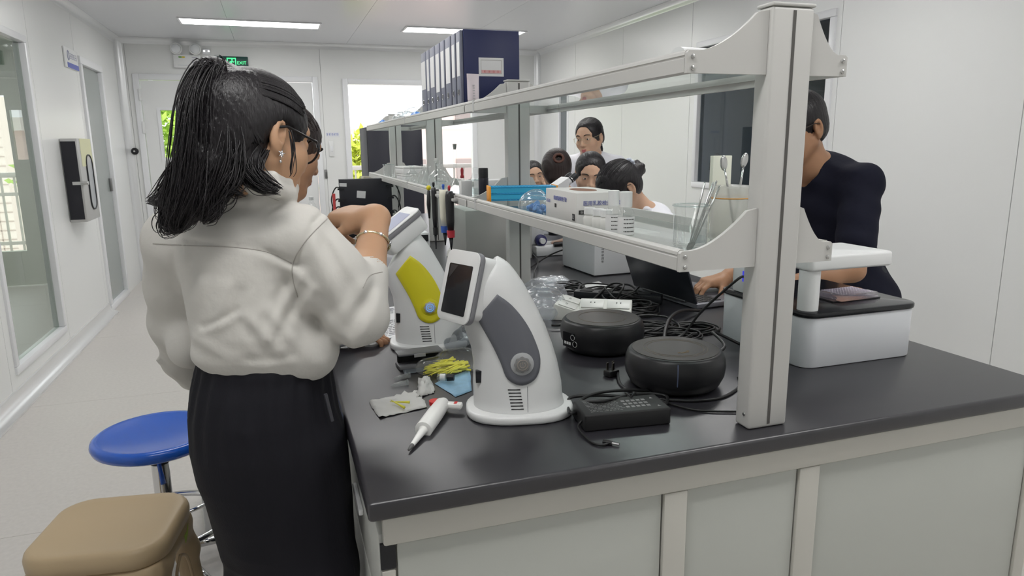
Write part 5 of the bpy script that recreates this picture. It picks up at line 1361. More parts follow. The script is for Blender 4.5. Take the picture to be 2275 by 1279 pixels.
# -- back of a head with a brown bun
c7 = AY(1235, 380, 3.95)
h7 = Head(c7, math.radians(14), math.radians(10), 0, 1.0)
nk7 = c7+Vector((0.05, -0.02, -0.15)); sh7 = nk7+Vector((0.11, -0.02, -0.055))
def hair7(Hd, o, base):
    def ex(q): q.ell(Hd.P(0, -0.045, 0.03), (0.086*Hd.sc, 0.075, 0.10), Hd.R(), k=0.02); q.ell(Hd.P(0, -0.06, -0.05), (0.060, 0.050, 0.050), Hd.R(), k=0.02)
    hair_of(Hd, o, base, M_hairb, dict(grow=0.012, low=-0.085, open_w=0.070, hairline=0.086), ex, tie=Hd.P(0.0, -0.12, 0.055), seed=5)
    cu = []
    for k in range(26):
        a0_ = k*0.24; rr_ = 0.028+0.004*math.sin(k*2.1); cu.append([Hd.P(rr_*math.cos(a0_+t*0.9), -0.118-0.012*math.sin(t*1.0), 0.058+rr_*0.8*math.sin(a0_+t*0.9)) for t in range(5)])
    strands(cu, 0.005, 0.003, 'hair_bun', mat('brown_bun', (0.085, 0.030, 0.018), 0.4), o, base, 6)
figure('person seen from behind with a reddish-brown bun', h7, math.radians(10), nk7, sh7, 0.165, (sh7.x+0.03, sh7.y-0.02, 0.54),
       [(-1, sh7+Vector((-0.22, 0.08, -0.26)), sh7+Vector((-0.16, 0.20, -0.27)), (0.2, 1, 0), (0, 0, -1), (1, 0, 0), (20, 25, 15)), (1, sh7+Vector((0.22, 0.08, -0.26)), sh7+Vector((0.14, 0.20, -0.27)), (-0.2, 1, 0), (0, 0, -1), (-1, 0, 0), (20, 25, 15))],
       SK2, 'lab_coat', M_coat, hair7, True, h=0.007, face=False)
# -- face half hidden behind the second post, cheek on hand
c8 = AY(1186, 392, 5.05)
h8 = Head(c8, math.radians(-172), math.radians(4), math.radians(8), 0.98)
nk8 = c8+Vector((0.0, 0.04, -0.15)); sh8 = nk8+Vector((0.0, 0.05, -0.06))
def hair8(Hd, o, base):
    hair_of(Hd, o, base, M_hair, dict(grow=0.010, low=-0.09, open_w=0.072, hairline=0.100), None, tie=Hd.P(0, -0.11, 0.0), seed=6); Hd.lips(o, base)
ck = h8.P(-0.060, 0.060, -0.060)
figure('person with cheek propped on a hand, half hidden behind the rack post', h8, math.radians(180), nk8, sh8, 0.160, (sh8.x+0.02, sh8.y+0.08, 0.54),
       [(-1, sh8+Vector((0.16, -0.16, -0.20)), ck+Vector((0.035, -0.02, -0.085)), (-0.25, 0, 1), (-0.4, 1, 0), (-0.6, -0.5, 0), (20, 30, 20)), (1, sh8+Vector((-0.20, -0.10, -0.25)), sh8+Vector((-0.10, -0.28, -0.27)), (0.6, -1, 0), (0, 0, -1), (1, 0, 0), (20, 25, 15))],
       SK2, 'lab_coat', M_coat, hair8, True, h=0.007, ldir=(1, -0.2, 0))
# -- man in a navy T-shirt leaning to the laptop
ear3 = AY(1820, 284, 1.93)
h3 = Head((0, 0, 0), math.radians(-97), math.radians(20), 0, 1.06); h3.c = ear3-h3.P(-0.078, -0.014, -0.006)
nk3 = h3.c+Vector((0.075, 0.01, -0.125)); sh3 = Vector((1.840, 2.05, 1.255))
def hair3(Hd, o, base):
    hair_of(Hd, o, base, M_hair, dict(grow=0.006, low=-0.045, open_w=0.072, hairline=0.086), None, h=0.0042)
    specs(Hd, o, base, (0.05, 0.035, 0.03), rad=0.022, thick=0.0016, mname='brown_specs'); Hd.lips(o, base)
figure('person in a navy T-shirt and glasses leaning over to the laptop', h3, math.radians(-96), nk3, sh3, 0.185, (1.955, 2.04, 0.88),
       [(-1, AY(1895, 600, 1.78), Vector((1.50, 1.86, T+0.055)), (-1, 0.15, -0.10), (0, 0, -1), (0.1, 1, 0), (22, 30, 18)), (1, Vector((1.80, 2.24, 0.98)), Vector((1.47, 2.06, T+0.055)), (-1, -0.15, -0.05), (0, 0, -1), (0.1, -1, 0), (22, 30, 18))],
       SK3, 'tshirt', M_navy, hair3, False, h=0.005, collar=False, sleeve=0.66, coat_len=0.10)
# -- person standing beyond the nearest one, in a light coat
c2 = AY(634, 330, 2.02)
h2 = Head(c2, math.radians(62), math.radians(24), math.radians(-4), 1.0)
nk2 = c2+Vector((-0.05, -0.02, -0.14)); sh2 = nk2+Vector((-0.03, -0.01, -0.06))
def hair2(Hd, o, base):
    hair_of(Hd, o, base, M_hairb, dict(grow=0.012, low=-0.06, open_w=0.070, hairline=0.086), None, tie=Hd.P(0, -0.11, 0.0), seed=8); Hd.lips(o, base, 0, (0.30, 0.09, 0.09))
figure('person mostly hidden behind the nearest one, hand resting by the open book', h2, math.radians(55), nk2, sh2, 0.165, (-0.07, 2.02, 0.88),
       [(1, sh2+Vector((0.11, -0.16, -0.22)), AZ(762, 745, T+0.035), (1, 0.1, -0.10), (0, 0, -1), (0, 1, 0), (25, 35, 25)), (-1, sh2+Vector((-0.05, 0.20, -0.24)), Vector((0.06, 2.20, T+0.07)), (1, 0, -0.1), (0, 0, -1), (0, -1, 0), (25, 35, 25))],
       SK3, 'coat', M_coat, hair2, False, h=0.006)
# ------------------------------------------------------------------ things on the reagent rack
M_glassw = glass('labware_glass', (0.988, 0.994, 0.993), 1.0, ior=1.42, haze=0.012, hcol=(0.95, 0.96, 0.96))
M_liq = glass('clear_liquid', (0.90, 0.93, 0.93), 1.0, ior=1.33)
M_steel = mat('stainless', (0.62, 0.62, 0.62), 0.18, metal=1.0)
M_navybox = mat('navy_board', (0.022, 0.030, 0.105), 0.42, bump=(300, 0.1, 0.0006))
M_spine = mat('spine_grey', (0.20, 0.21, 0.27), 0.45)
M_paper = mat('paper_white', (0.78, 0.78, 0.78), 0.6)
M_red = mat('print_red', (0.60, 0.12, 0.12), 0.5)
fy0 = 2.545; ord_ = ['nearest file box, showing its navy cover with a printed label', 'second navy file box from the near end', 'third navy file box from the near end', 'fourth navy file box from the near end', 'fifth navy file box from the near end', 'sixth navy file box from the near end', 'seventh navy file box from the near end', 'farthest navy file box of the row']
yy = fy0; rn = random.Random(6)
for k in range(8):
    th = [0.075, 0.075, 0.10, 0.085, 0.095, 0.105, 0.075, 0.12][k]
    fb = thing('file_box', ord_[k]+' on the upper shelf', 'file box', (0.775, yy+th/2, ZS2), 0, 'navy file boxes on the upper shelf')
    hx, hy, hz = 0.112, th/2-0.003, 0.276
    MB().box((-hx+0.012, -hy, 0.0003), (hx, hy, hz)).build('box', M_navybox, fb, bevel=0.003)
    MB().box((-hx, -hy+0.006, 0.0003), (-hx+0.0118, hy-0.006, hz-0.002)).build('spine', M_spine, fb, bevel=0.003)
    MB().box((-hx-0.0008, -hy+0.014, 0.105+rn.uniform(-.02, .02)), (-hx-0.0001, hy-0.014, 0.235)).build('spine_label', M_paper, fb)
    MB().tube([(-hx-0.0015+0.0*t, 0.010*math.cos(t*0.785), 0.060+0.010*math.sin(t*0.785)) for t in range(8)], 0.0018, 6, closed=True).build('finger_ring', M_screw, fb)
    if k == 0:
        lb = MB().box((-0.045, -hy-0.0012, 0.115), (0.050, -hy-0.0002, 0.180)).build('cover_label', M_paper, fb)
        mb = MB(); x0, x1, z0, z1 = -0.037, 0.042, 0.124, 0.172
        for a in ((x0, z0, x1, z0+0.001), (x0, z1-0.001, x1, z1), (x0, z0, x0+0.001, z1), (x1-0.001, z0, x1, z1)): mb.box((a[0], -hy-0.0017, a[1]), (a[2], -hy-0.0013, a[3]))
        mb.build('label_frame', mat('frame_dark', (0.25, 0.2, 0.2), 0.6), lb)
        MB().box((x0+0.002, -hy-0.0016, z0+0.002), (x1-0.002, -hy-0.0013, z0+0.013)).build('label_band', mat('band_pink', (0.72, 0.42, 0.42), 0.6), lb)
        glyphs(4, 0.0075, M_red, lb, Matrix.Translation((0.003, -hy-0.0020, z0+0.0075)) @ Matrix.Rotation(math.pi/2, 4, 'X'), 3, 2.2)
    yy += th
# squeeze tube standing on its cap
ct = thing('cream_tube', 'white and pink cream tube standing before the file boxes', 'tube', (0.694, 2.500, ZS2), math.radians(10))
v, f = [], []; n = 20
for i, (a, b, z) in enumerate([(0.019, 0.019, 0.018), (0.021, 0.020, 0.03), (0.022, 0.017, 0.06), (0.023, 0.010, 0.09), (0.024, 0.002, 0.108), (0.024, 0.0015, 0.118)]):
    for k in range(n): t = 2*math.pi*k/n; v.append((a*math.cos(t), b*math.sin(t), z))
for i in range(5):
    for k in range(n): f.append((i*n+k, i*n+(k+1) % n, (i+1)*n+(k+1) % n, (i+1)*n+k))
f.append(tuple(range(5*n, 6*n))); f.append(tuple(reversed(range(n))))
MB().add(v, f).build('body', mat('tube_pinkwhite', (0.76, 0.68, 0.72), 0.4), ct, smooth=True)
MB().lathe([(0.018, 0.0003), (0.018, 0.0178), (0.0005, 0.0178)], 20).build('cap', M_white, ct, auto=40)
mb = MB()
for k in range(6): mb.box((-0.010, -0.0205+k*0.0007, 0.030+k*0.009), (-0.002, -0.0195+k*0.0007, 0.034+k*0.009))
mb.build('print', mat('print_softgrey', (0.5, 0.48, 0.5), 0.6), ct)
def crumple(label, loc, blobs, m, cat='bag', h=0.006, amp=0.005, name='plastic_bag', floor_=True):
    b = SDF()
    for c, r in blobs: b.ell(c, r, k=0.02)
    if floor_: b.half((0, 0, 0.0006), (0, 0, -1))
    o = b.build(h, name, m, None, (0, 0, 0), lambda X, Y, Z: amp*np.sin(105*X+55*Y+20*Z)*np.sin(85*Z+60*Y-45*X)); o.location = loc
    return tag(o, label, cat)
M_film = glass('clear_film', (0.93, 0.95, 0.96), 1.0, ior=1.4, rough=0.08, haze=0.14)
M_filmb = mat('blue_film', (0.10, 0.30, 0.75), 0.3)
crumple('crumpled clear bags at the far end of the upper shelf', (0.74, 4.15, ZS2), [((0, 0, 0.02), (0.07, 0.20, 0.045)), ((0, -0.25, 0.02), (0.06, 0.10, 0.055)), ((0.02, 0.25, 0.015), (0.05, 0.10, 0.035))], M_film, h=0.008)
crumple('small blue packet among the bags on the upper shelf, farther one', (0.68, 4.62, ZS2), [((0, 0, 0.012), (0.025, 0.05, 0.022))], M_filmb, 'packet', name='blue_packet')
crumple('small blue packet against the file boxes on the upper shelf', (0.70, 3.60, ZS2), [((0, 0, 0.012), (0.035, 0.08, 0.024))], M_filmb, 'packet', name='blue_packet')
# ---- lower shelf
gb = thing('glove_box', 'white cardboard box of latex gloves with blue lettering', 'glove box', (0.757, 1.682, ZS1), math.radians(-3))
MB().box((-0.062, -0.118, 0.0003), (0.062, 0.118, 0.082)).build('carton', mat('carton_white', (0.74, 0.73, 0.71), 0.55), gb, bevel=0.0015)
M_hole = mat('box_opening', (0.28, 0.14, 0.09), 0.8)
MB().prism([(0.030*math.cos(2*math.pi*i/28), 0.062*math.sin(2*math.pi*i/28)) for i in range(28)], 0.0821, 0.0825).build('opening', M_hole, gb)
M_blueink = mat('ink_blue', (0.22, 0.24, 0.52), 0.6); M_blackink = mat('ink_black', (0.03, 0.03, 0.03), 0.6)
RXm = Matrix.Rotation(math.pi/2, 4, 'X')
Lf = Matrix.Translation((-0.0628, 0, 0)) @ Matrix.Rotation(-math.pi/2, 4, 'Z') @ RXm     # left long face
Ff = Matrix.Translation((0, -0.1188, 0)) @ RXm                                             # end face
text('医用乳胶检查手套', 0.0125, M_blueink, gb, Ff @ Matrix.Translation((0.005, 0.056, 0)))
text('医用乳胶检查手套', 0.0125, M_blueink, gb, Lf @ Matrix.Translation((0.0, 0.060, 0)))
glyphs(3, 0.009, M_blueink, gb, Lf @ Matrix.Translation((-0.095, 0.050, 0)), 5)
MB().box((-0.0632, 0.030, 0.036), (-0.0624, 0.042, 0.046)).build('black_panel', M_blackink, gb)
MB().box((-0.056, -0.1192, 0.030), (-0.026, -0.1184, 0.040)).build('black_panel', M_blackink, gb)
glyphs(3, 0.006, M_paper, gb, Ff @ Matrix.Translation((-0.041, 0.035, 0.0008)), 6, 1.3)
MB().box((-0.0632, -0.108, 0.014), (-0.0624, -0.092, 0.030)).build('black_panel', M_blackink, gb)
text('L', 0.013, M_paper, gb, Lf @ Matrix.Translation((0.100, 0.022, 0.0008)))
def small_bottle(label, x, y, r, hb, capr, caph, printed, grp, body=None, cap=None, rz=0.0):
    o = thing('reagent_bottle', label, 'bottle', (x, y, ZS1), rz, grp)
    MB().lathe([(r*0.9, 0.0003), (r, 0.003), (r, hb*0.80), (r*0.9, hb*0.88), (capr*0.85, hb), (capr*0.85, hb+0.002)], 22).build('body', body or M_glassw, o, auto=40)
    MB().lathe([(r*0.85, 0.0023), (r*0.88, 0.005), (r*0.88, hb*0.62), (0.0005, hb*0.62)], 18).build('liquid', mat('milky_liquid', (0.78, 0.78, 0.74), 0.3) if body is None else body, o, auto=40)
    MB().lathe([(capr, hb+0.0022), (capr, hb+caph), (capr*0.93, hb+caph+0.001), (0.0005, hb+caph+0.001)], 22).build('cap', cap or M_white, o, auto=40)
    if printed:
        lb = MB().tube([(0, 0, hb*0.08), (0, 0, hb*0.70)], r+0.0003, 22, cap=False).build('label', M_paper, o, smooth=True)
        mb = MB(); rq = random.Random(int(y*1000))
        for row in range(4):
            a = -2.3
            while a < -1.0:
                da = rq.uniform(0.08, 0.16); z = hb*(0.60-0.14*row)
                p, q = [(math.cos(t)*(r+0.0005), math.sin(t)*(r+0.0005)) for t in (a, a+da)]
                mb.add([(p[0], p[1], z), (q[0], q[1], z), (q[0], q[1], z+0.0022), (p[0], p[1], z+0.0022)], [(0, 1, 2, 3)]); a += da+0.05
        mb.build('print', M_blackink, lb)
    return o
small_bottle('tall clear bottle with handwritten label and white cap, farther of the pair', 0.711, 1.412, 0.0175, 0.062, 0.0125, 0.034, True, 'labelled bottles')
small_bottle('tall clear bottle with handwritten label and white cap, nearer of the pair', 0.716, 1.362, 0.0180, 0.062, 0.0130, 0.034, True, 'labelled bottles')
M_frost = mat('frosted_plastic', (0.76, 0.76, 0.73), 0.5)
for k, (x, y) in enumerate(((0.706, 1.528), (0.712, 1.492), (0.716, 1.458))):
    small_bottle(['short frosted vial with white cap beside the glove box', 'short frosted vial with white cap, middle of the three', 'short frosted vial with white cap next to the tall bottles'][k], x, y, 0.0148, 0.032, 0.0135, 0.017, False, 'short frosted vials', body=M_frost)
def beaker(label, x, y, r, h_, base_z, content=None, cat='beaker', grp=None, marks=True):
    o = thing('beaker', label, cat, (x, y, base_z), 0, grp)
    t = 0.0016
    MB().lathe([(r*0.92, 0.0003), (r, 0.004), (r, h_-0.003), (r+0.003, h_), (r+0.0015, h_), (r-t, h_-0.004), (r-t, 0.005), (0.0005, 0.004)], 30).build('glass_wall', M_glassw, o, smooth=True)
    MB().tube([((r+0.0018)*math.cos(2*math.pi*i/30), (r+0.0018)*math.sin(2*math.pi*i/30), h_) for i in range(30)], 0.0018, 6, closed=True).build('rim', glass('glass_rim', (0.85, 0.89, 0.89), 1.0), o, smooth=True)
    if content: MB().lathe([(0.0005, 0.0052), (r-t-0.0006, 0.0055), (r-t-0.0006, content), (0.0005, content)], 26).build('liquid', M_liq, o, auto=40)
    return o
bkx, bky = 0.762, 1.182
beaker('large glass beaker holding steel spatulas at the near end of the lower shelf', bkx, bky, 0.033, 0.080, ZS1)
tops = [(1566, 405), (1585, 405), (1592, 402), (1600, 412)]
for k, (px, py) in enumerate(tops):
    a = Vector((bkx-0.012+0.006*k, bky-0.020+0.004*k, ZS1+0.0085)); q = AY(px, py, bky+0.012+0.006*k)
    o = thing('spatula', ['steel rod standing upright in the large beaker, leftmost', 'steel rod in the large beaker, second from the left', 'steel rod in the large beaker, third from the left', 'steel rod in the large beaker, rightmost of the rods'][k], 'spatula', a, 0, 'steel rods in the beaker')
    MB().tube([Vector((0, 0, 0)), (q-a)*0.98, q-a], [0.0016, 0.0022, 0.0016], 8).build('rod', M_steel, o, smooth=True)
    bl = (q-a).normalized()
    MB().box((-0.0035, -0.0006, 0.0005), (0.0035, 0.0006, 0.030), frame((0, 0, 0), bl.cross(Vector((0, 1, 0))), (0, 1, 0))).build('blade', M_steel, o)
for k, (px, py, px2, py2) in enumerate(((1610, 375, 1632, 510), (1652, 368, 1630, 500))):
    a = AY(px2, py2, 1.225+0.03*k); q = AY(px, py, 1.245+0.03*k); a.z = max(a.z, ZS1+0.004)
    o = thing('spoon', ['steel spoon leaning left out of the hazy jar', 'steel spoon leaning right out of the hazy jar'][k], 'spoon', a, 0, 'steel spoons')
    MB().tube([Vector((0, 0, 0)), (q-a)*0.8, q-a], [0.0028, 0.0024, 0.002], 8).build('handle', M_steel, o, smooth=True)
    d_ = (q-a).normalized(); MB().sph((0, 0, 0), (0.009, 0.0025, 0.016), 14, 9, frame(q-a+d_*0.012, d_.cross(Vector((0, 1, 0))), (0, 1, 0))).build('bowl', M_steel, o, smooth=True)
# hazy jar with an orange rubber band
jx, jy = 0.882, 1.222
jr = thing('plastic_jar', 'hazy plastic jar with an orange band behind the beaker', 'jar', (jx, jy, ZS1))
MB().lathe([(0.038, 0.0003), (0.042, 0.004), (0.042, 0.100), (0.040, 0.108), (0.0405, 0.112), (0.038, 0.112), (0.038, 0.006), (0.0005, 0.005)], 30).build('body', glass('hazy_plastic', (0.95, 0.95, 0.94), 0.6, ior=1.3, rough=0.1, haze=0.30, hcol=(0.95, 0.94, 0.91)), jr, smooth=True)
MB().tube([(0.0428*math.cos(2*math.pi*i/30), 0.0428*math.sin(2*math.pi*i/30), 0.088) for i in range(30)], 0.0012, 6, closed=True).build('orange_band', mat('rubber_orange', (0.70, 0.32, 0.06), 0.5), jr, smooth=True)
# squeeze bottle and white card at the right edge of the shelf
wb_ = thing('wash_bottle', 'pale wash bottle with a thin spout beside the near post', 'bottle', (0.928, 1.135, ZS1))
MB().lathe([(0.026, 0.0003), (0.028, 0.004), (0.028, 0.085), (0.022, 0.105), (0.014, 0.116), (0.014, 0.120)], 26).build('body', mat('pale_green_plastic', (0.70, 0.75, 0.66), 0.4), wb_, auto=50)
MB().lathe([(0.016, 0.1202), (0.016, 0.134), (0.0005, 0.134)], 20).build('cap', M_white, wb_, auto=40)
MB().tube(spline([(0, 0, 0.134), (0, 0, 0.150), (-0.012, -0.004, 0.170), (-0.040, -0.01, 0.150), (-0.052, -0.012, 0.120)], 6), 0.0018, 6).build('spout', M_white, wb_, smooth=True)
o = MB().box((-0.028, -0.006, 0.0003), (0.020, 0.006, 0.170)).build('white_card', mat('card_cream', (0.78, 0.78, 0.68), 0.6), None, bevel=0.001); o.location = (0.936, 1.335, ZS1); tag(o, 'upright cream card behind the wash bottle', 'card')
# white roll on the upper shelf end, seen through the glass
o = thing('paper_roll', 'white roll lying at the near end of the upper shelf', 'roll', (0.850, 1.32, ZS2+0.031), math.radians(8))
MB().tube([(-0.05, 0, 0), (0.05, 0, 0)], 0.030, 28).build('roll', M_white, o, auto=40)
MB().tube([(-0.0506, 0, 0), (0.0506, 0, 0)], 0.012, 16).build('core', mat('core_card', (0.45, 0.38, 0.3), 0.7), o, auto=40)
# blue tube rack with orange ends
tr_ = thing('tube_rack', 'blue wire tube rack with orange end plates', 'tube rack', (0.805, 2.30, ZS1), math.radians(-10))
M_rblue = mat('rack_blue', (0.03, 0.36, 0.66), 0.4); M_ror = mat('rack_orange', (0.88, 0.36, 0.03), 0.45)
for s_ in (-1, 1):
    mb = MB(); x = s_*0.115
    mb.box((x-0.003, -0.045, 0.012), (x+0.003, 0.045, 0.062)).box((x-0.003, -0.045, 0.0003), (x+0.003, -0.022, 0.012)).box((x-0.003, 0.022, 0.0003), (x+0.003, 0.045, 0.012))
    mb.build('end_plate', M_ror, tr_, bevel=0.002)
for z in (0.014, 0.036, 0.058): 
    mb = MB()
    for y in (-0.042, -0.014, 0.014, 0.042): mb.tube([(-0.112, y, z), (0.112, y, z)], 0.0017, 6)
    for k in range(21): mb.tube([(-0.108+k*0.0108, -0.042, z), (-0.108+k*0.0108, 0.042, z)], 0.0015, 6)
    mb.build('wire_grid', M_rblue, tr_)
for y, za, zb2 in ((-0.0425, 0.018, 0.033), (0.0425, 0.018, 0.033), (-0.0425, 0.040, 0.055), (0.0425, 0.040, 0.055)): MB().box((-0.112, y-0.0008, za), (0.112, y+0.0008, zb2)).build('side_strip', mat('strip_blue', (0.04, 0.42, 0.70), 0.3), tr_)
# bag of blue caps
bc_ = thing('cap_bag', 'clear bag of blue screw caps beside the glove box', 'bag', (0.708, 1.905, ZS1))
rn = random.Random(3); me = None
for k in range(26):
    if me is None: b = MB().lathe([(0.0075, 0), (0.0075, 0.009), (0.0066, 0.010), (0.0005, 0.010)], 14).build('screw_cap', mat('cap_blue', (0.08, 0.27, 0.62), 0.4), bc_, auto=40); me = b.data
    else: b = link('screw_cap', me, None, bc_)
    a = rn.uniform(0, 6.28); q = rn.random()**0.5; b.location = (q*0.030*math.cos(a), q*0.058*math.sin(a), 0.006+rn.random()*0.030*(1-q*0.5)); b.rotation_euler = (rn.uniform(0, 3), rn.uniform(0, 3), 0)
b = SDF(); b.ell((0, 0, 0.025), (0.046, 0.080, 0.034), k=0.02); b.ell((0.01, 0.03, 0.045), (0.03, 0.04, 0.025), k=0.02); b.half((0, 0, 0.0006), (0, 0, -1))
b.build(0.004, 'bag_film', M_film, bc_, (0, 0, 0), lambda X, Y, Z: 0.003*np.sin(120*X+70*Y)*np.sin(95*Z+60*Y))
# black flask bottle, small white boxes
bb_ = thing('black_bottle', 'slim black bottle with a black cap on the lower shelf', 'bottle', (0.772, 2.66, ZS1))
MB().lathe([(0.018, 0.0003), (0.0195, 0.003), (0.0195, 0.072), (0.019, 0.073)], 26).build('body', mat('bottle_black', (0.018, 0.018, 0.03), 0.35), bb_, auto=40)
MB().lathe([(0.0185, 0.0735), (0.0185, 0.110), (0.017, 0.112), (0.0005, 0.112)], 26).build('cap', M_black, bb_, auto=40)
o = thing('reagent_box', 'white box with a blue end behind the black bottle', 'box', (0.880, 2.86, ZS1), math.radians(6))
MB().box((-0.075, -0.05, 0.0003), (0.055, 0.05, 0.056)).build('carton', M_paper, o, bevel=0.001); MB().box((0.0552, -0.05, 0.0003), (0.075, 0.05, 0.056)).build('blue_end', mat('box_blue', (0.08, 0.16, 0.50), 0.5), o)
o = MB().box((-0.022, -0.018, 0.0003), (0.022, 0.018, 0.062)).build('small_carton', M_paper, None, bevel=0.001); o.location = (0.715, 2.72, ZS1); tag(o, 'small white carton left of the black bottle', 'carton')
# glassware towards the far end
def flask(label, x, y, prof, stop=None, fill=None, grp='flasks on the lower shelf', name='flask'):
    o = thing(name, label, 'flask', (x, y, ZS1), 0, grp)
    inner = [(max(r-0.0016, 0.0005), z) for r, z in reversed(prof)]
    MB().lathe(prof+inner[:-1]+[(0.0005, prof[0][1]+0.003)], 26).build('glass_wall', M_glassw, o, smooth=True)
    if fill: 
        pr = [(max(r-0.0022, 0.0006), z+0.0015) for r, z in prof if z < fill]; pr.append((pr[-1][0], fill)); pr.append((0.0005, fill)); MB().lathe(pr, 24).build('liquid', M_liq, o, smooth=True)
    if stop: MB().lathe([(stop[0]*0.7, stop[1]-0.012), (stop[0], stop[1]+0.001), (stop[0]*1.15, stop[1]+0.010), (0.0005, stop[1]+0.011)], 16).build('stopper', stop[2], o, auto=40)
    return o
vf = [(0.024, 0.0003), (0.034, 0.006), (0.037, 0.020), (0.033, 0.036), (0.018, 0.055), (0.0085, 0.070), (0.0075, 0.085), (0.0075, 0.190), (0.0095, 0.194)]
flask('long-necked volumetric flask with a grey stopper', 0.712, 2.87, vf, stop=(0.0075, 0.195, mat('stopper_grey', (0.30, 0.33, 0.30), 0.4)), fill=0.03, name='volumetric_flask')
cf = [(0.036, 0.0003), (0.039, 0.005), (0.034, 0.030), (0.018, 0.070), (0.0125, 0.082), (0.0125, 0.100), (0.015, 0.104)]
rf = [(0.030, 0.0003), (0.045, 0.008), (0.052, 0.035), (0.048, 0.062), (0.030, 0.082), (0.017, 0.092), (0.017, 0.118), (0.021, 0.122)]
flask('wide round glass bottle by the third post', 0.715, 3.20, rf); flask('conical flask before the third post', 0.70, 3.36, cf, fill=0.02); flask('conical flask behind the volumetric flask', 0.83, 2.98, cf)
flask('conical flask farthest of the group', 0.73, 3.62, cf); flask('small round flask beside the white tip boxes', 0.70, 3.78, [(r*0.75, z*0.8) for r, z in rf])
flask('slender stoppered cylinder among the flasks', 0.77, 3.48, [(0.022, 0.0003), (0.016, 0.006), (0.013, 0.012), (0.013, 0.125), (0.015, 0.128)], stop=(0.012, 0.128, M_frost), name='measuring_cylinder')
beaker('glass beaker under the volumetric flask', 0.770, 2.76, 0.034, 0.062, ZS1, content=0.03); beaker('small glass beaker at the far end of the lower shelf', 0.70, 4.60, 0.036, 0.085, ZS1); beaker('squat glass beaker between the flasks', 0.69, 3.05, 0.03, 0.045, ZS1)
dp = thing('dropper', 'small dropper bottle with a dark red bulb', 'dropper', (0.79, 3.06, ZS1))
MB().lathe([(0.012, 0.0003), (0.014, 0.003), (0.014, 0.045), (0.008, 0.052), (0.008, 0.056)], 18).build('bottle', M_glassw, dp, smooth=True); MB().lathe([(0.0085, 0.0562), (0.0085, 0.066), (0.006, 0.070), (0.007, 0.092), (0.004, 0.102), (0.0005, 0.103)], 16).build('bulb', mat('bulb_red', (0.35, 0.02, 0.03), 0.4), dp, smooth=True)
for k in range(2):
    o = thing('tip_box', ['long white tip box, lower of the stack at the far end', 'long white tip box, upper of the stack at the far end'][k], 'tip box', (0.745, 4.10, ZS1+k*0.043), math.radians(4*k), 'stacked tip boxes')
    MB().box((-0.062, -0.10, 0.0003), (0.062, 0.10, 0.030)).build('tray', M_paper, o, bevel=0.003); MB().box((-0.063, -0.101, 0.0305), (0.063, 0.101, 0.042)).build('lid', mat('lid_frost', (0.80, 0.79, 0.78), 0.4), o, bevel=0.003)
# ---- pipettes hung on the edge of the lower shelf
def hang_pip(label, px, y, bodym, ringm, L_, tilt, r=0.012):
    p = AX(px, 436, SXL-0.022); p = Vector((SXL-0.024, y, ZLo+0.030))
    o = thing('hanging_pipette', label, 'pipette', p, math.radians(tilt), 'pipettes hung on the shelf edge')
    s_ = math.tan(math.radians(3))
    MB().tube([(0, 0, 0.020), (0, 0, 0.034), (0, 0, 0.040)], [0.004, 0.006, 0.005], 12).build('plunger', ringm if ringm else M_black, o, smooth=True)
    MB().tube([(0, 0, 0.018), (0, -0.002, 0.0), (0, -0.006, -L_*0.45), (0, -0.008, -L_*0.62)], [r*0.9, r*1.15, r*1.05, r*0.8], 16).build('grip', bodym, o, smooth=True)
    MB().tube([(0, -0.008, -L_*0.62), (0, -0.009, -L_*0.75)], [r*1.05, r*0.95], 16).build('ejector_ring', ringm or bodym, o, auto=40)
    MB().tube([(0, -0.009, -L_*0.75), (0, -0.011, -L_)], [r*0.6, 0.0018], 12).build('shaft', M_black, o, smooth=True)
    MB().box((-0.004, -0.004, 0.004), (0.022, 0.010, 0.010)).build('hook', bodym, o, bevel=0.002)
M_pb = mat('pip_black', (0.02, 0.02, 0.022), 0.4); M_pc = mat('pip_cream', (0.72, 0.70, 0.58), 0.4)
hang_pip('black pipette with a red collar hung on the shelf edge', 1020, 2.62, M_pb, mat('collar_red', (0.58, 0.04, 0.06), 0.4), 0.21, 0, 0.015)
hang_pip('cream pipette with a blue collar hung on the shelf edge', 1000, 2.72, M_pc, mat('collar_blue', (0.04, 0.12, 0.50), 0.4), 0.20, 0, 0.016)
hang_pip('slim black pipette hung on the shelf edge, farthest of the three', 968, 2.90, M_pb, None, 0.24, 0, 0.010)
o = MB().box((0, 0, 0), (0.020, 0.36, 0.010)).build('pipette_holder', M_rack, None, bevel=0.002); o.location = (SXL-0.0215, 2.58, ZLo+0.012); tag(o, 'narrow holder strip on the shelf rail carrying the pipettes', 'holder')
kn_ = thing('hanging_clip', 'black and yellow clip hung beside the slim pipette', 'clip', (SXL-0.026, 2.99, ZLo+0.03))
MB().sph((0, 0, 0.012), 0.011, 12, 8).build('knob', mat('clip_yellow', (0.75, 0.65, 0.03), 0.4), kn_, smooth=True); MB().tube([(0, 0, 0), (0, 0.01, -0.06), (0, 0.005, -0.12)], [0.007, 0.009, 0.004], 10).build('arm', M_pb, kn_, smooth=True)
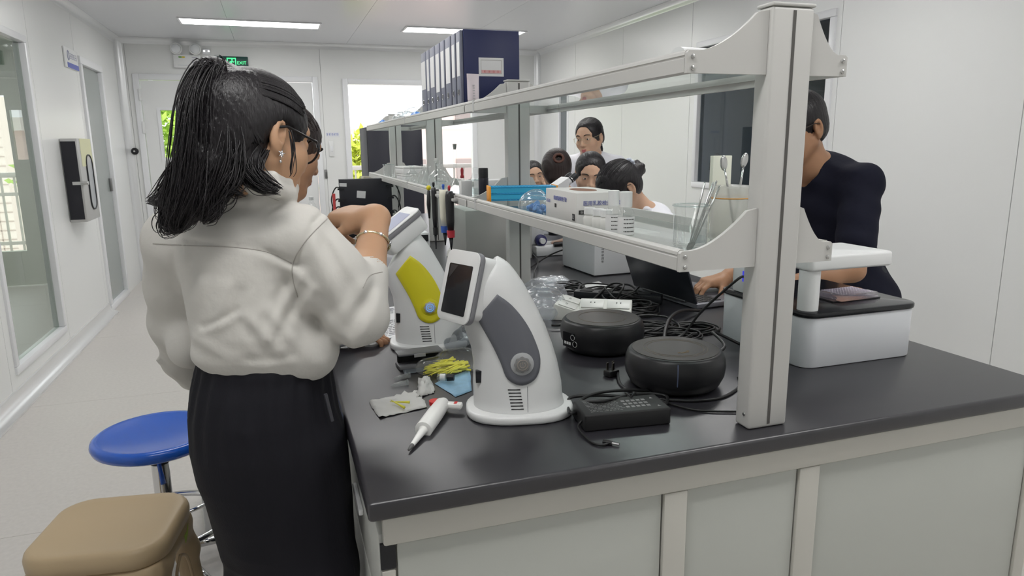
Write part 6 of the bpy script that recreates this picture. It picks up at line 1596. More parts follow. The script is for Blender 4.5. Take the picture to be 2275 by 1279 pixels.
# ------------------------------------------------------------------ imaging unit on the right of the bench
iu = thing('plate_imager', 'white box-shaped plate imager with a black glass top and overhead arm', 'imager', (1.318, 1.452, T))
M_iw = mat('imager_white', (0.70, 0.72, 0.75), 0.34)
MB().prism(rrect(0.338, 0.345, 0.035, 6), 0.0006, 0.122).build('housing', M_iw, iu, bevel=0.003)
MB().prism(rrect(0.346, 0.353, 0.038, 6), 0.1222, 0.136).build('top_plate', mat('imager_black', (0.014, 0.015, 0.018), 0.16), iu, bevel=0.004)
MB().lathe([(0.024, 0.1363), (0.024, 0.232)], 30, Matrix.Translation((-0.138, -0.135, 0))).build('column', M_white, iu, auto=40)
MB().prism([(x-0.040, y-0.080) for x, y in rrect(0.245, 0.17, 0.014, 4)], 0.2325, 0.268).build('arm_plate', M_white, iu, bevel=0.006, bseg=3)
rc = MB().box((-0.168, 0.010, 0.1363), (-0.115, 0.12, 0.232)).build('rear_column', M_white, iu, bevel=0.006)
MB().box((-0.1745, 0.050, 0.170), (-0.1682, 0.068, 0.198)).build('usb_port', mat('usb_blue', (0.05, 0.06, 0.65), 0.3, emit=((0.06, 0.06, 0.9), 0.5)), rc)
MB().box((-0.03, -0.10, 0.1363), (0.12, -0.005, 0.1395)).build('recess_frame', mat('imager_rim', (0.05, 0.05, 0.055), 0.2), iu)
mp = thing('microplate', 'clear multi-well plate on the black top of the imager', 'well plate', (1.362, 1.385, T+0.1397), math.radians(4))
M_plate = glass('plate_plastic', (0.94, 0.92, 0.95), 1.0, ior=1.45, haze=0.12, hcol=(0.85, 0.80, 0.86))
MB().box((-0.063, -0.042, 0.0), (0.063, 0.042, 0.004)).build('skirt', M_plate, mp, bevel=0.001)
mb = MB().box((-0.061, -0.040, 0.0042), (0.061, 0.040, 0.0145)); mb.build('block', M_plate, mp, bevel=0.001)
mb = MB()
for i in range(12):
    for j in range(8): mb.tube([(-0.0495+i*0.009+0.0032*math.cos(2*math.pi*k/8), -0.0315+j*0.009+0.0032*math.sin(2*math.pi*k/8), 0.0149) for k in range(8)], 0.0005, 4, closed=True)
mb.build('wells', mat('well_rims', (0.72, 0.66, 0.78), 0.3), mp)['kind'] = 'stuff'
# ------------------------------------------------------------------ laptop
lp = thing('laptop', 'open dark laptop seen from behind its lid', 'laptop', (1.238, 2.065, T), math.radians(6))
M_lap = mat('laptop_shell', (0.030, 0.033, 0.042), 0.35, metal=0.3); M_deck = mat('laptop_deck', (0.16, 0.16, 0.18), 0.35, metal=0.4)
MB().box((0.0, -0.175, 0.003), (0.235, 0.175, 0.019)).build('base', M_deck, lp, bevel=0.003)
Ml = Matrix.Translation((0.002, 0, 0.019)) @ Matrix.Rotation(math.radians(-20), 4, 'Y')
ld = MB().box((-0.006, -0.175, 0.002), (0.001, 0.175, 0.225), Ml).build('lid', M_lap, lp, bevel=0.002)
MB().box((0.0012, -0.165, 0.012), (0.0018, 0.165, 0.215), Ml).build('screen', M_scr, ld)
MB().tube([(0.0, -0.12, 0.019), (0.0, 0.12, 0.019)], 0.006, 10).build('hinge', mat('hinge_grey', (0.2, 0.2, 0.21), 0.3, metal=0.7), lp)
kme = None
for r_ in range(5):
    for k in range(14):
        if kme is None: kb = MB().cbox((0, 0, 0), (0.0150, 0.0190, 0.0022)).build('key', mat('key_black', (0.02, 0.02, 0.022), 0.5), lp); kme = kb.data
        else: kb = link('key', kme, None, lp)
        kb.location = (0.030+r_*0.0185, -0.148+k*0.0228, 0.0203)
MB().box((0.150, -0.05, 0.0191), (0.220, 0.05, 0.0197)).build('touchpad', mat('pad_grey', (0.12, 0.12, 0.13), 0.3), lp)
for y in (-0.15, 0.15): MB().cbox((0.20, y, 0.0016), (0.02, 0.02, 0.0028)).build('foot', M_black, lp)
# ------------------------------------------------------------------ microscope and white boxes across the bench
ms = thing('microscope', 'white microscope with black eyepieces and a dark blue focus knob', 'microscope', (1.270, 3.20, T), math.radians(0))
M_ms = mat('microscope_white', (0.74, 0.75, 0.76), 0.35)
MB().box((-0.11, -0.09, 0.0006), (0.13, 0.09, 0.050)).build('base', M_ms, ms, bevel=0.008)
MB().box((-0.125, -0.045, 0.0506), (-0.050, 0.045, 0.290)).build('arm', M_ms, ms, bevel=0.012)
MB().lathe([(0.0005, 0), (0.028, 0), (0.028, 0.022), (0.022, 0.026), (0.0005, 0.026)], 28, frame((-0.075, -0.0455, 0.075), (1, 0, 0), (0, 0, 1))).build('focus_knob', mat('knob_navy', (0.03, 0.03, 0.11), 0.35), ms, auto=40)
MB().lathe([(0.0005, 0), (0.014, 0), (0.014, 0.018), (0.0005, 0.018)], 20, frame((-0.075, -0.0717, 0.075), (1, 0, 0), (0, 0, 1))).build('fine_knob', M_white, ms, auto=40)
MB().tube([(-0.02, -0.091, 0.055), (0.06, -0.10, 0.060)], 0.011, 14).build('lamp_housing', M_black, ms, auto=40)
MB().box((-0.049, -0.07, 0.135), (0.085, 0.07, 0.147)).build('stage', M_black, ms, bevel=0.002)
MB().lathe([(0.026, 0), (0.026, 0.03), (0.018, 0.032)], 24, Matrix.Translation((0.015, 0, 0.09))).build('condenser', M_black, ms, auto=40)
MB().box((-0.060, -0.045, 0.2905), (0.070, 0.045, 0.325)).build('head', M_ms, ms, bevel=0.010)
for x in (0.0, 0.03): MB().lathe([(0.008, 0), (0.012, 0.02), (0.012, 0.06)], 18, Matrix.Translation((x, 0, 0.225))).build('objective', M_screw, ms, auto=40)
for y in (-0.030, 0.030):
    a = Vector((0.050, y, 0.325)); d_ = Vector((0.78, 0, 0.62)).normalized()
    tb_ = MB().tube([a, a+d_*0.050], 0.016, 18).build('eye_tube', M_ms, ms, auto=40)
    MB().tube([a+d_*0.050, a+d_*0.082, a+d_*0.092], [0.017, 0.017, 0.014], 18).build('eyepiece', M_black, tb_, auto=40)
    MB().tube([a+d_*0.056, a+d_*0.060], 0.0176, 18).build('ring', M_screw, tb_)
MB().add([(0.0, -0.05, 0.326), (0.075, -0.05, 0.326), (0.075, -0.05, 0.372), (0.0, 0.05, 0.326), (0.075, 0.05, 0.326), (0.075, 0.05, 0.372)], [(0, 1, 2), (5, 4, 3), (0, 3, 4, 1), (1, 4, 5, 2), (2, 5, 3, 0)]).build('prism_housing', M_ms, ms)
wbx = thing('instrument_box', 'plain white instrument box between the microscope and the laptop', 'instrument', (1.345, 2.70, T), math.radians(3))
MB().box((-0.155, -0.15, 0.004), (0.155, 0.15, 0.165)).build('case', mat('case_white', (0.70, 0.71, 0.73), 0.4), wbx, bevel=0.004)
MB().box((-0.150, -0.145, 0.0005), (0.150, 0.145, 0.004)).build('foot_strip', M_black, wbx)
glyphs(5, 0.011, mat('ink_grey', (0.12, 0.12, 0.13), 0.6), wbx, Matrix.Translation((-0.118, -0.1506, 0.085)) @ Matrix.Rotation(math.pi/2, 4, 'X') @ Matrix.Rotation(-math.pi/2, 4, 'Z'), 8)
# grey metal cabinet face behind posts under the shelf
gx = thing('instrument_case', 'grey metal instrument case standing behind the hanging pipettes', 'instrument', (1.02, 3.22, T), 0)
MB().box((-0.22, -0.16, 0.004), (0.10, 0.16, 0.24)).build('case', mat('case_grey', (0.42, 0.42, 0.40), 0.45), gx, bevel=0.004); MB().box((-0.21, -0.15, 0.0005), (0.09, 0.15, 0.004)).build('feet', M_black, gx)
# ------------------------------------------------------------------ sockets, bag, cables
M_sock = mat('socket_white', (0.74, 0.74, 0.70), 0.4)
def socket_box(label, px, py, rz, lx, ly, n):
    c = AZ(px, py, T); o = thing('desk_socket', label, 'power socket', (c.x, c.y, T), rz, 'white desk sockets')
    v = [(-lx, -ly, 0.0005), (lx, -ly, 0.0005), (lx, ly, 0.0005), (-lx, ly, 0.0005), (-lx, -ly*0.7, 0.030), (lx, -ly*0.7, 0.030), (lx, ly*0.8, 0.052), (-lx, ly*0.8, 0.052)]
    MB().add(v, [(3, 2, 1, 0), (4, 5, 6, 7), (0, 1, 5, 4), (1, 2, 6, 5), (2, 3, 7, 6), (3, 0, 4, 7)]).build('body', M_sock, o, bevel=0.003)
    sl = Matrix.Translation((0, ly*0.05, 0.0412)) @ Matrix.Rotation(math.atan2(0.022, ly*1.5), 4, 'X')
    for k in range(n):
        x = -lx+lx*2*(k+0.5)/n
        fp = MB().box((x-lx/n*0.86, -ly*0.55, 0.0004), (x+lx/n*0.86, ly*0.55, 0.003), sl).build('outlet_plate', mat('outlet_white', (0.78, 0.78, 0.75), 0.35), o, bevel=0.001)
        mb = MB()
        for dx in (-0.006, 0.006): mb.box((x+dx-0.0014, 0.002, 0.0031), (x+dx+0.0014, 0.009, 0.0034), sl)
        mb.build('pin_slots', M_gap, fp)
    return o
socket_box('white desk socket nearest the far heating plate', 1268, 700, math.radians(58), 0.075, 0.05, 2)
socket_box('white desk socket with empty outlets, right of the other', 1345, 705, math.radians(-30), 0.080, 0.045, 2)
socket_box('white desk socket behind the near analyser head', 1045, 566, math.radians(-35), 0.10, 0.07, 2)
crumple('clear plastic bag lying beside the white desk sockets', tuple(AZ(1205, 690, T)), [((0, 0, 0.03), (0.07, 0.11, 0.05)), ((0.05, 0.06, 0.03), (0.06, 0.07, 0.05)), ((-0.03, -0.08, 0.02), (0.05, 0.07, 0.03))], glass('milky_film', (0.90, 0.92, 0.94), 1.0, ior=1.4, rough=0.1, haze=0.30, hcol=(0.75, 0.76, 0.80)), h=0.006, amp=0.004)
crumple('clear plastic wrap by the second post', tuple(AZ(1210, 645, T)), [((0, 0, 0.02), (0.08, 0.05, 0.03)), ((0.06, 0.03, 0.02), (0.05, 0.06, 0.025))], MATS['milky_film'], h=0.006, amp=0.004)
def loopcoil(label, px, py, n, rx, ry, seed, r=0.0032, lift=0.03):
    c = AZ(px, py, T); rn = random.Random(seed); pts = []
    for k in range(n*10):
        a = 2*math.pi*k/10; q = 1+0.22*math.sin(a*0.37+seed)+rn.uniform(-.06, .06)
        pts.append((rx*q*math.cos(a)+rn.gauss(0, .003), ry*q*math.sin(a)+rn.gauss(0, .003), 0.004+lift*(k/(n*10))*(0.6+0.4*math.sin(a*1.3+seed))))
    o = MB().tube(spline(pts, 3), r, 7).build('coiled_cable', M_cable, None, smooth=True); o.location = (c.x, c.y, T); tag(o, label, 'cable'); return o
loopcoil('thick coil of black cable before the laptop lid', 1405, 690, 9, 0.070, 0.085, 1)
loopcoil('coil of black cable left of the laptop, under the instrument box', 1340, 655, 6, 0.075, 0.060, 2)
loopcoil('coil of thin black cable behind the near heating plate', 1480, 755, 6, 0.085, 0.045, 3, 0.0028, 0.018)
loopcoil('small bundle of black cable by the second post', 1262, 645, 7, 0.050, 0.045, 4, 0.0026, 0.035)
loopcoil('coil of black cable between the far heating plate and laptop', 1440, 735, 5, 0.075, 0.055, 5)
loopcoil('tall tangle of black cable at the laptop hinge', 1385, 672, 8, 0.055, 0.060, 6, 0.0032, 0.055)
loopcoil('flat coil of black cable spreading towards the imager', 1540, 735, 5, 0.060, 0.050, 7, 0.0034, 0.012)
pg_ = thing('plug_cluster', 'black plug block with a red cap behind the brown bottle', 'plug', (0.60, 4.02, T), math.radians(15))
MB().box((-0.035, -0.02, 0.0005), (0.035, 0.02, 0.10)).build('block', M_black, pg_, bevel=0.004); MB().lathe([(0.016, 0.1003), (0.016, 0.125), (0.008, 0.150), (0.0005, 0.151)], 16).build('red_cap', mat('cap_red', (0.60, 0.04, 0.06), 0.4), pg_, auto=40)
MB().tube(spline([(0.03, -0.02, 0.07), (0.06, -0.06, 0.05), (0.04, -0.10, 0.006), (-0.04, -0.11, 0.005)], 6), 0.004, 7).build('lead', M_cable, pg_, smooth=True)
usb = (iu.location.x-0.176, iu.location.y+0.059, T+0.184)
cable('black USB lead drooping from the imager port to the cable heap', [usb, (usb[0]-0.03, usb[1]-0.01, usb[2]-0.005), tuple(AY(1560, 690, 1.56)), tuple(AY(1520, 740, 1.58)), bench(1470, 775), bench(1430, 765), bench(1400, 740)], 0.0036)
cable('black lead running from the near heating plate up behind the post', [bench(1560, 800, .03), bench(1610, 770, .05), (1.02, 1.46, T+0.06), (1.10, 1.44, T+0.02), (1.135, 1.42, T+0.004)], 0.0040)
cable('thick grey-black lead arching by the laptop hinge', [bench(1475, 770), tuple(AY(1478, 735, 1.62)), tuple(AY(1490, 705, 1.70)), tuple(AY(1515, 690, 1.78)), bench(1560, 690)], 0.0050)
cable('looped black lead standing up beside the instrument box', [bench(1310, 672), bench(1335, 650, .03), bench(1360, 630, .06), bench(1385, 632, .07), bench(1378, 650, .05), bench(1366, 675, .004)], 0.0036)
cable('long black lead from the second post to the microscope', [bench(1150, 610), bench(1185, 590, .01), bench(1215, 570, .03), bench(1250, 555, .06), bench(1290, 545, .07), bench(1300, 548, .03)], 0.0034)
cable('black lead rising beside the second post', [bench(1190, 640), bench(1186, 610, .03), bench(1195, 580, .02), bench(1182, 560, .01)], 0.0034)
cable('thin lead behind the far heating plate to the socket', [bench(1225, 722, .012), bench(1245, 722, .012), bench(1262, 715, .015)], 0.0036)
cable('black lead with a white tag behind the near analyser', [bench(1075, 555), bench(1090, 548, .02), bench(1110, 540, .03), bench(1135, 548, .006), bench(1150, 560)], 0.0034)
# scattered papers, small tray right of the second post
sheet([(1195, 618), (1245, 612), (1290, 640), (1235, 648)], 'paper_sheet', M_paper, 'loose white sheet of paper beside the second post', 'paper', seed=12, jag=0.0008, nx=6, ny=5)
sheet([(1290, 632), (1330, 625), (1400, 660), (1350, 668)], 'paper_sheet', M_paper, 'loose sheet of paper under the cable coil by the instrument box', 'paper', seed=13, jag=0.0008, nx=6, ny=5)
ps = thing('power_strip', 'black power strip lying among the cables', 'power strip', tuple(AZ(1372, 668, T)), math.radians(-38))
MB().box((-0.15, -0.025, 0.0006), (0.15, 0.025, 0.030)).build('body', M_black, ps, bevel=0.004)
for k in range(4): MB().box((-0.13+k*0.066, -0.018, 0.0303), (-0.085+k*0.066, 0.018, 0.032)).build('outlet', M_gap, ps, bevel=0.001)
# ------------------------------------------------------------------ far left part of the bench
y_m = 4.62; p0, p1 = AY(752, 398, y_m), AY(868, 398, y_m); pb = AY(810, 475, y_m)
mo = thing('monitor', 'black monitor seen from the back with white stickers', 'monitor', ((p0.x+p1.x)/2, y_m, T), math.radians(-4))
wM = (p1.x-p0.x)/2; zt_, zb_ = p0.z-T, pb.z-T-0.02
M_mon = mat('monitor_black', (0.016, 0.017, 0.024), 0.4)
MB().box((-wM, -0.035, zb_), (wM, 0.0, zt_)).build('casing', M_mon, mo, bevel=0.006)
MB().box((-wM, 0.0003, zb_), (wM, 0.010, zt_)).build('bezel', M_black, mo)
MB().box((-0.03, -0.025, 0.012), (0.03, 0.005, zb_-0.0005)).build('neck', M_mon, mo); MB().prism(rrect(0.22, 0.16, 0.02, 4), 0.0006, 0.0118).build('foot', M_mon, mo)
for x, z, w_, h_, a in ((-0.03, 0.60, 0.055, 0.045, 6), (-0.14, 0.86, 0.045, 0.022, 3)):
    zz_ = zb_+(zt_-zb_)*z; MB().box((-w_/2, -0.0362, -h_/2), (w_/2, -0.0353, h_/2), Matrix.Translation((x, 0, zz_)) @ Matrix.Rotation(math.radians(a), 4, 'Y')).build('sticker', M_paper, mo)
for s_, zz in ((-1, (0.75, 0.45, 0.25)), (1, (0.80, 0.5, 0.12))):
    for k, q in enumerate(zz):
        z = zb_+(zt_-zb_)*q; MB().tube(spline([(s_*(wM-0.02), -0.036, z), (s_*(wM+0.02), -0.045, z+0.01), (s_*(wM+0.05), -0.04, max(0.008, z-0.06)), (s_*(wM+0.04), -0.02, max(0.006, z-0.14))], 6), 0.0042, 7).build('lead', M_cable, mo, smooth=True)
        MB().box((s_*(wM-0.01)-0.02, -0.046, z-0.006), (s_*(wM-0.01)+0.02, -0.0355, z+0.006)).build('connector', M_black, mo)
bt = thing('reagent_bottle', 'brown glass bottle with a blue cap beside the monitor', 'bottle', (0.60, 3.42, T))
MB().lathe([(0.030, 0.0005), (0.034, 0.004), (0.034, 0.105), (0.030, 0.120), (0.018, 0.135), (0.016, 0.146)], 26).build('bottle', mat('amber_glass', (0.075, 0.025, 0.010), 0.1, coat=0.5), bt, smooth=True)
MB().lathe([(0.020, 0.1465), (0.020, 0.178), (0.0005, 0.178)], 24).build('cap', mat('cap_royal', (0.03, 0.12, 0.55), 0.4), bt, auto=40)
MB().tube([(0, 0, 0.035), (0, 0, 0.095)], 0.0344, 26, cap=False).build('label', M_paper, bt, smooth=True)
gd = thing('bench_instrument', 'grey and white sloped bench instrument behind the lit screen', 'instrument', (0.50, 2.98, T), math.radians(-20))
MB().add([(-0.10, -0.12, 0.0005), (0.10, -0.12, 0.0005), (0.10, 0.12, 0.0005), (-0.10, 0.12, 0.0005), (-0.09, -0.09, 0.09), (0.09, -0.09, 0.05), (0.09, 0.11, 0.07), (-0.09, 0.11, 0.13)], [(3, 2, 1, 0), (4, 5, 6, 7), (0, 1, 5, 4), (1, 2, 6, 5), (2, 3, 7, 6), (3, 0, 4, 7)]).build('case', mat('instr_grey', (0.36, 0.36, 0.38), 0.4), gd, bevel=0.008)
MB().box((-0.08, -0.122, 0.012), (0.08, -0.1195, 0.030)).build('front_strip', M_white, gd)
wc = thing('instrument_tray', 'low white instrument with a dark slot behind the brown bottle', 'instrument', (0.62, 3.75, T), 0)
MB().box((-0.16, -0.09, 0.0006), (0.14, 0.09, 0.075)).build('case', M_white, wc, bevel=0.005); MB().box((0.0, -0.0915, 0.03), (0.13, -0.0895, 0.065)).build('slot', M_black, wc)
for k, (x, y) in enumerate(((0.36, 3.55), (0.30, 4.25))):
    o = thing('storage_box', ['low white lidded box before the monitor', 'low dark tray left of the monitor'][k], 'box', (x, y, T), math.radians(8*k))
    m_ = (M_white, M_black)[k]; MB().box((-0.14, -0.10, 0.0006), (0.14, 0.10, 0.055)).build('tray', m_, o, bevel=0.004); MB().box((-0.143, -0.103, 0.0555), (0.143, 0.103, 0.070)).build('lid', m_, o, bevel=0.004)
wbt = thing('water_bottle', 'clear water bottle with a red label on the far bench', 'bottle', tuple(AX(680, 430, 0.20)[:2])+(T,))
wbt.location = (0.215, 4.85, T)
MB().lathe([(0.026, 0.0005), (0.031, 0.006), (0.031, 0.13), (0.025, 0.155), (0.014, 0.175), (0.014, 0.185)], 24).build('bottle', M_glassw, wbt, smooth=True); MB().lathe([(0.0155, 0.1855), (0.0155, 0.205), (0.0005, 0.205)], 18).build('cap', M_white, wbt, auto=40)
MB().tube([(0, 0, 0.07), (0, 0, 0.11)], 0.0314, 24, cap=False).build('label', mat('label_red', (0.6, 0.05, 0.07), 0.5), wbt, smooth=True)
mk = thing('marker_pen', 'red marker standing upright left of the monitor', 'marker', (0.318, 4.50, T)); MB().tube([(0, 0, 0.0005), (0, 0, 0.15)], 0.008, 14).build('barrel', mat('marker_red', (0.65, 0.08, 0.08), 0.4), mk, auto=40); MB().tube([(0, 0, 0.1503), (0, 0, 0.19)], 0.0085, 14).build('cap', MATS['marker_red'], mk, auto=40)
mk.location = (0.318, 4.25, T+0.0702)
cb = thing('cream_carton', 'upright cream carton behind the monitor', 'carton', (0.66, 5.30, T), math.radians(12)); MB().box((-0.055, -0.03, 0.0006), (0.055, 0.03, 0.30)).build('carton', mat('carton_cream', (0.72, 0.68, 0.55), 0.6), cb, bevel=0.002); MB().box((-0.056, -0.031, 0.3003), (0.056, 0.031, 0.315)).build('flap', mat('carton_cream2', (0.66, 0.62, 0.50), 0.6), cb)
tl_ = AY(813, 282, 6.35); tr2 = AY(937, 282, 6.35)
tc_ = thing('tall_cabinet', 'tall black cabinet standing beyond the end of the rack', 'cabinet', ((tl_.x+tr2.x)/2, 6.6, 0)); wC = (tr2.x-tl_.x)/2
MB().box((-wC, -0.25, 0.05), (wC, 0.25, tl_.z)).build('case', mat('cabinet_black', (0.02, 0.021, 0.032), 0.4), tc_, bevel=0.006); MB().box((-wC+0.02, -0.23, 0), (wC-0.02, 0.23, 0.049)).build('plinth', M_black, tc_)
for s_ in (-1, 1):
    dr = MB().box((min(s_*0.003, s_*(wC-0.01)), -0.268, 0.07), (max(s_*0.003, s_*(wC-0.01)), -0.2505, tl_.z-0.02)).build('cabinet_door', mat('cabinet_black2', (0.024, 0.025, 0.038), 0.38), tc_, bevel=0.003)
    MB().box((min(s_*0.02, s_*0.03), -0.285, 0.8), (max(s_*0.02, s_*0.03), -0.2685, 0.95)).build('handle', M_screw, dr)
# ------------------------------------------------------------------ stools
bs = thing('plastic_stool', 'tan moulded plastic stool in the lower left foreground', 'stool', (-0.452, 1.825, 0), math.radians(-9))
M_tan = mat('tan_plastic', (0.46, 0.35, 0.215), 0.42, bump=(900, 0.10, 0.0005))
zs_ = 0.47
seat = MB(); prof = [(0.0, 0.0), (0.010, 0.004), (0.015, 0.012), (0.016, 0.030), (0.010, 0.042), (0.0, 0.048)]
def ring_(w_, r_, z): return [(x, y, z) for x, y in rrect(w_, w_*0.96, r_, 8)]
rings = [ring_(0.300, 0.07, zs_-0.048), ring_(0.318, 0.078, zs_-0.046), ring_(0.322, 0.08, zs_-0.022), ring_(0.316, 0.078, zs_-0.010), ring_(0.302, 0.072, zs_-0.0025), ring_(0.286, 0.066, zs_-0.0003), ring_(0.25, 0.055, zs_-0.003), ring_(0.12, 0.03, zs_-0.005)]
n = len(rings[0]); v = [p for r_ in rings for p in r_]; f = [(i*n+k, i*n+(k+1) % n, (i+1)*n+(k+1) % n, (i+1)*n+k) for i in range(len(rings)-1) for k in range(n)]+[tuple((len(rings)-1)*n+k for k in range(n)), tuple(reversed(range(n)))]
MB().add(v, f).build('seat', M_tan, bs, smooth=True)
sk_ = SDF()
for sx in (-1, 1):
    for sy in (-1, 1):
        sk_.chain([(sx*0.118, sy*0.112, zs_-0.06), (sx*0.150, sy*0.144, 0.030)], [0.030, 0.026], k=0.01)
for s_ in (-1, 1):
    for ax in (0, 1):
        pts = []
        for i in range(9):
            t = i/8; u = -0.118+0.236*t; zc = zs_-0.075-0.0*t; d_ = 0.128
            pts.append((u, s_*d_, zc) if ax == 0 else (s_*d_, u*0.95, zc))
        sk_.chain(pts, [0.022]*9, k=0.02)
for s_ in (-1, 1):
    for ax in (0, 1):
        # arch shoulders that close the corner between apron and leg
        for q in (-1, 1):
            a_ = (q*0.122, s_*0.135, zs_-0.16) if ax == 0 else (s_*0.135, q*0.122, zs_-0.16); b_ = (q*0.070, s_*0.130, zs_-0.09) if ax == 0 else (s_*0.130, q*0.070, zs_-0.09)
            sk_.cone(a_, b_, 0.022, 0.020, k=0.03)
sk_.half((0, 0, 0.001), (0, 0, -1)); sk_.half((0, 0, zs_-0.049), (0, 0, 1))
sk_.build(0.005, 'leg_frame', M_tan, bs, (0, 0, 0))
for s_ in (-1, 1): MB().tube(spline([(0.1575, s_*0.078+0.0, 0.12), (0.1560, s_*0.066, 0.25), (0.1530, s_*0.045, 0.33), (0.1520, 0, 0.362)], 6), 0.004, 8).build('arch_bead', M_tan, bs, smooth=True)
lv_ = MB().add([(0.1575, 0.035, 0.375), (0.1580, 0.058, 0.390), (0.1575, 0.070, 0.412), (0.1580, 0.052, 0.400), (0.1575, 0.030, 0.398)], [(0, 1, 2, 3, 4)]).build('leaf_sticker', mat('sticker_green', (0.30, 0.42, 0.06), 0.5), bs, solid=0.001)
rs_ = thing('lab_stool', 'round blue seat stool on a chrome post, behind the tan stool', 'stool', (-0.418, 2.335, 0))
M_bl = mat('stool_blue', (0.012, 0.10, 0.52), 0.22, coat=0.3); M_chr = mat('chrome', (0.70, 0.70, 0.70), 0.12, metal=1.0)
zq = 0.505
MB().lathe([(0.05, zq-0.060), (0.12, zq-0.052), (0.165, zq-0.045), (0.182, zq-0.034), (0.187, zq-0.020), (0.184, zq-0.008), (0.174, zq-0.0015), (0.160, zq-0.004), (0.12, zq-0.012), (0.05, zq-0.016), (0.0005, zq-0.017)], 64).build('seat', M_bl, rs_, smooth=True)
MB().lathe([(0.028, zq-0.095), (0.034, zq-0.064), (0.0005, zq-0.0605)], 24).build('hub', M_bl, rs_, smooth=True)
MB().lathe([(0.026, 0.245), (0.026, zq-0.11)], 24).build('post', M_chr, rs_, auto=40); MB().lathe([(0.028, zq-0.1095), (0.028, zq-0.0955)], 24).build('collar', M_black, rs_, auto=40)
MB().tube([(0.0, -0.032, zq-0.075), (0.006, -0.036, zq-0.13), (0.010, -0.040, zq-0.165)], [0.006, 0.007, 0.009], 10).build('lever', M_bl, rs_, smooth=True)
MB().lathe([(0.036, 0.07), (0.036, 0.2445)], 24).build('outer_post', M_chr, rs_, auto=40)
MB().tube([(0.19*math.cos(2*math.pi*i/48), 0.19*math.sin(2*math.pi*i/48), 0.19) for i in range(48)], 0.010, 10, closed=True).build('foot_ring', M_chr, rs_, smooth=True)
for k in range(5):
    a = 2*math.pi*k/5+0.35; c_, s_ = math.cos(a), math.sin(a)
    MB().tube([(0.03*c_, 0.03*s_, 0.085), (0.15*c_, 0.15*s_, 0.068), (0.25*c_, 0.25*s_, 0.040)], [0.016, 0.014, 0.011], 10).build('base_leg', M_chr, rs_, smooth=True)
    MB().tube([(0.25*c_, 0.25*s_, 0.0005), (0.25*c_, 0.25*s_, 0.031)], [0.014, 0.013], 12).build('foot_glide', M_black, rs_, auto=40)
    if k < 3: MB().tube([(0.036*math.cos(a*1.7), 0.036*math.sin(a*1.7), 0.19), (0.185*math.cos(a*1.7), 0.185*math.sin(a*1.7), 0.19)], 0.007, 8).build('ring_spoke', M_chr, rs_, smooth=True)
fb_ = thing('floor_bin', 'low white box on the floor behind the black trousers', 'box', (-0.205, 2.72, 0), math.radians(6)); MB().box((-0.15, -0.13, 0.0005), (0.15, 0.13, 0.24)).build('box', M_white, fb_, bevel=0.006); MB().box((-0.153, -0.133, 0.2405), (0.153, 0.133, 0.262)).build('lid', M_white, fb_, bevel=0.006)
# ------------------------------------------------------------------ wall fittings
yb = YB-0.0006
ex = thing('exit_sign', 'green exit sign over the double door', 'sign', (-0.349, yb, 2.265))
MB().box((-0.165, -0.025, -0.066), (0.165, 0.0, 0.066)).build('case', mat('sign_dark', (0.015, 0.075, 0.065), 0.35), ex, bevel=0.004)
M_eg = mat('sign_green', (0.05, 0.9, 0.3), 0.4, emit=((0.10, 1.0, 0.35), 1.1))
RXb = Matrix.Rotation(math.pi/2, 4, 'X')
text('安全出口', 0.030, M_eg, ex, Matrix.Translation((-0.098, -0.0262, 0)) @ RXb @ Matrix.Scale(0.75, 4, (1, 0, 0)))
text('EXIT', 0.046, M_eg, ex, Matrix.Translation((0.100, -0.0262, 0)) @ RXb)
mb = MB()
for a in ((-0.045, -0.05, -0.036, 0.05), (0.036, -0.05, 0.045, 0.05), (-0.045, 0.041, 0.045, 0.05)): mb.box((a[0], -0.0262, a[1]), (a[2], -0.0252, a[3]))
dp_ = mb.build('door_symbol', M_eg, ex)
mb = MB(); S3 = lambda x, z: (x, -0.0258, z)
mb.sph((0.006, -0.0262, 0.030), (0.008, 0.001, 0.008), 12, 6)
for pts, r_ in (([(0.002, 0.018), (-0.006, -0.006)], 0.006), ([(-0.006, -0.006), (0.012, -0.016), (0.006, -0.040)], 0.005), ([(-0.006, -0.006), (-0.016, -0.022), (-0.030, -0.026)], 0.005), ([(0.002, 0.016), (0.018, 0.008), (0.026, 0.014)], 0.004), ([(0.0, 0.016), (-0.016, 0.010), (-0.020, -0.004)], 0.004)): mb.tube([S3(*p) for p in pts], r_, 6)
mb.build('running_figure', M_eg, ex)
em = thing('emergency_light', 'white twin-head emergency light beside the exit sign', 'emergency light', (-0.781, yb, 2.27))
MB().box((-0.128, -0.05, -0.066), (0.128, 0.0, 0.062)).build('case', M_white, em, bevel=0.005)
for x in (-0.090, 0.090):
    hd2 = MB().lathe([(0.0005, 0.0), (0.040, 0.0), (0.056, 0.022), (0.058, 0.034), (0.052, 0.040), (0.0005, 0.040)], 28, frame((x, -0.020, 0.120), (1, 0, 0), (0, 0, 1))).build('lamp_head', M_white, em, auto=40)
    MB().lathe([(0.0005, 0.0402), (0.046, 0.0402), (0.040, 0.050), (0.0005, 0.053)], 24, frame((x, -0.020, 0.120), (1, 0, 0), (0, 0, 1))).build('lens', mat('lamp_lens', (0.80, 0.82, 0.84), 0.15), hd2, smooth=True)
    MB().tube([(x*0.7, -0.02, 0.063), (x, -0.014, 0.085)], 0.012, 10).build('neck', M_white, em)
mb = MB(); mb.box((-0.075, -0.0506, 0.030), (-0.045, -0.0502, 0.045)); mb.build('green_mark', mat('mark_green', (0.15, 0.35, 0.08), 0.5), em); MB().box((-0.043, -0.0506, 0.030), (-0.015, -0.0502, 0.045)).build('yellow_mark', mat('mark_yellow', (0.65, 0.50, 0.04), 0.5), em)
mb = MB()
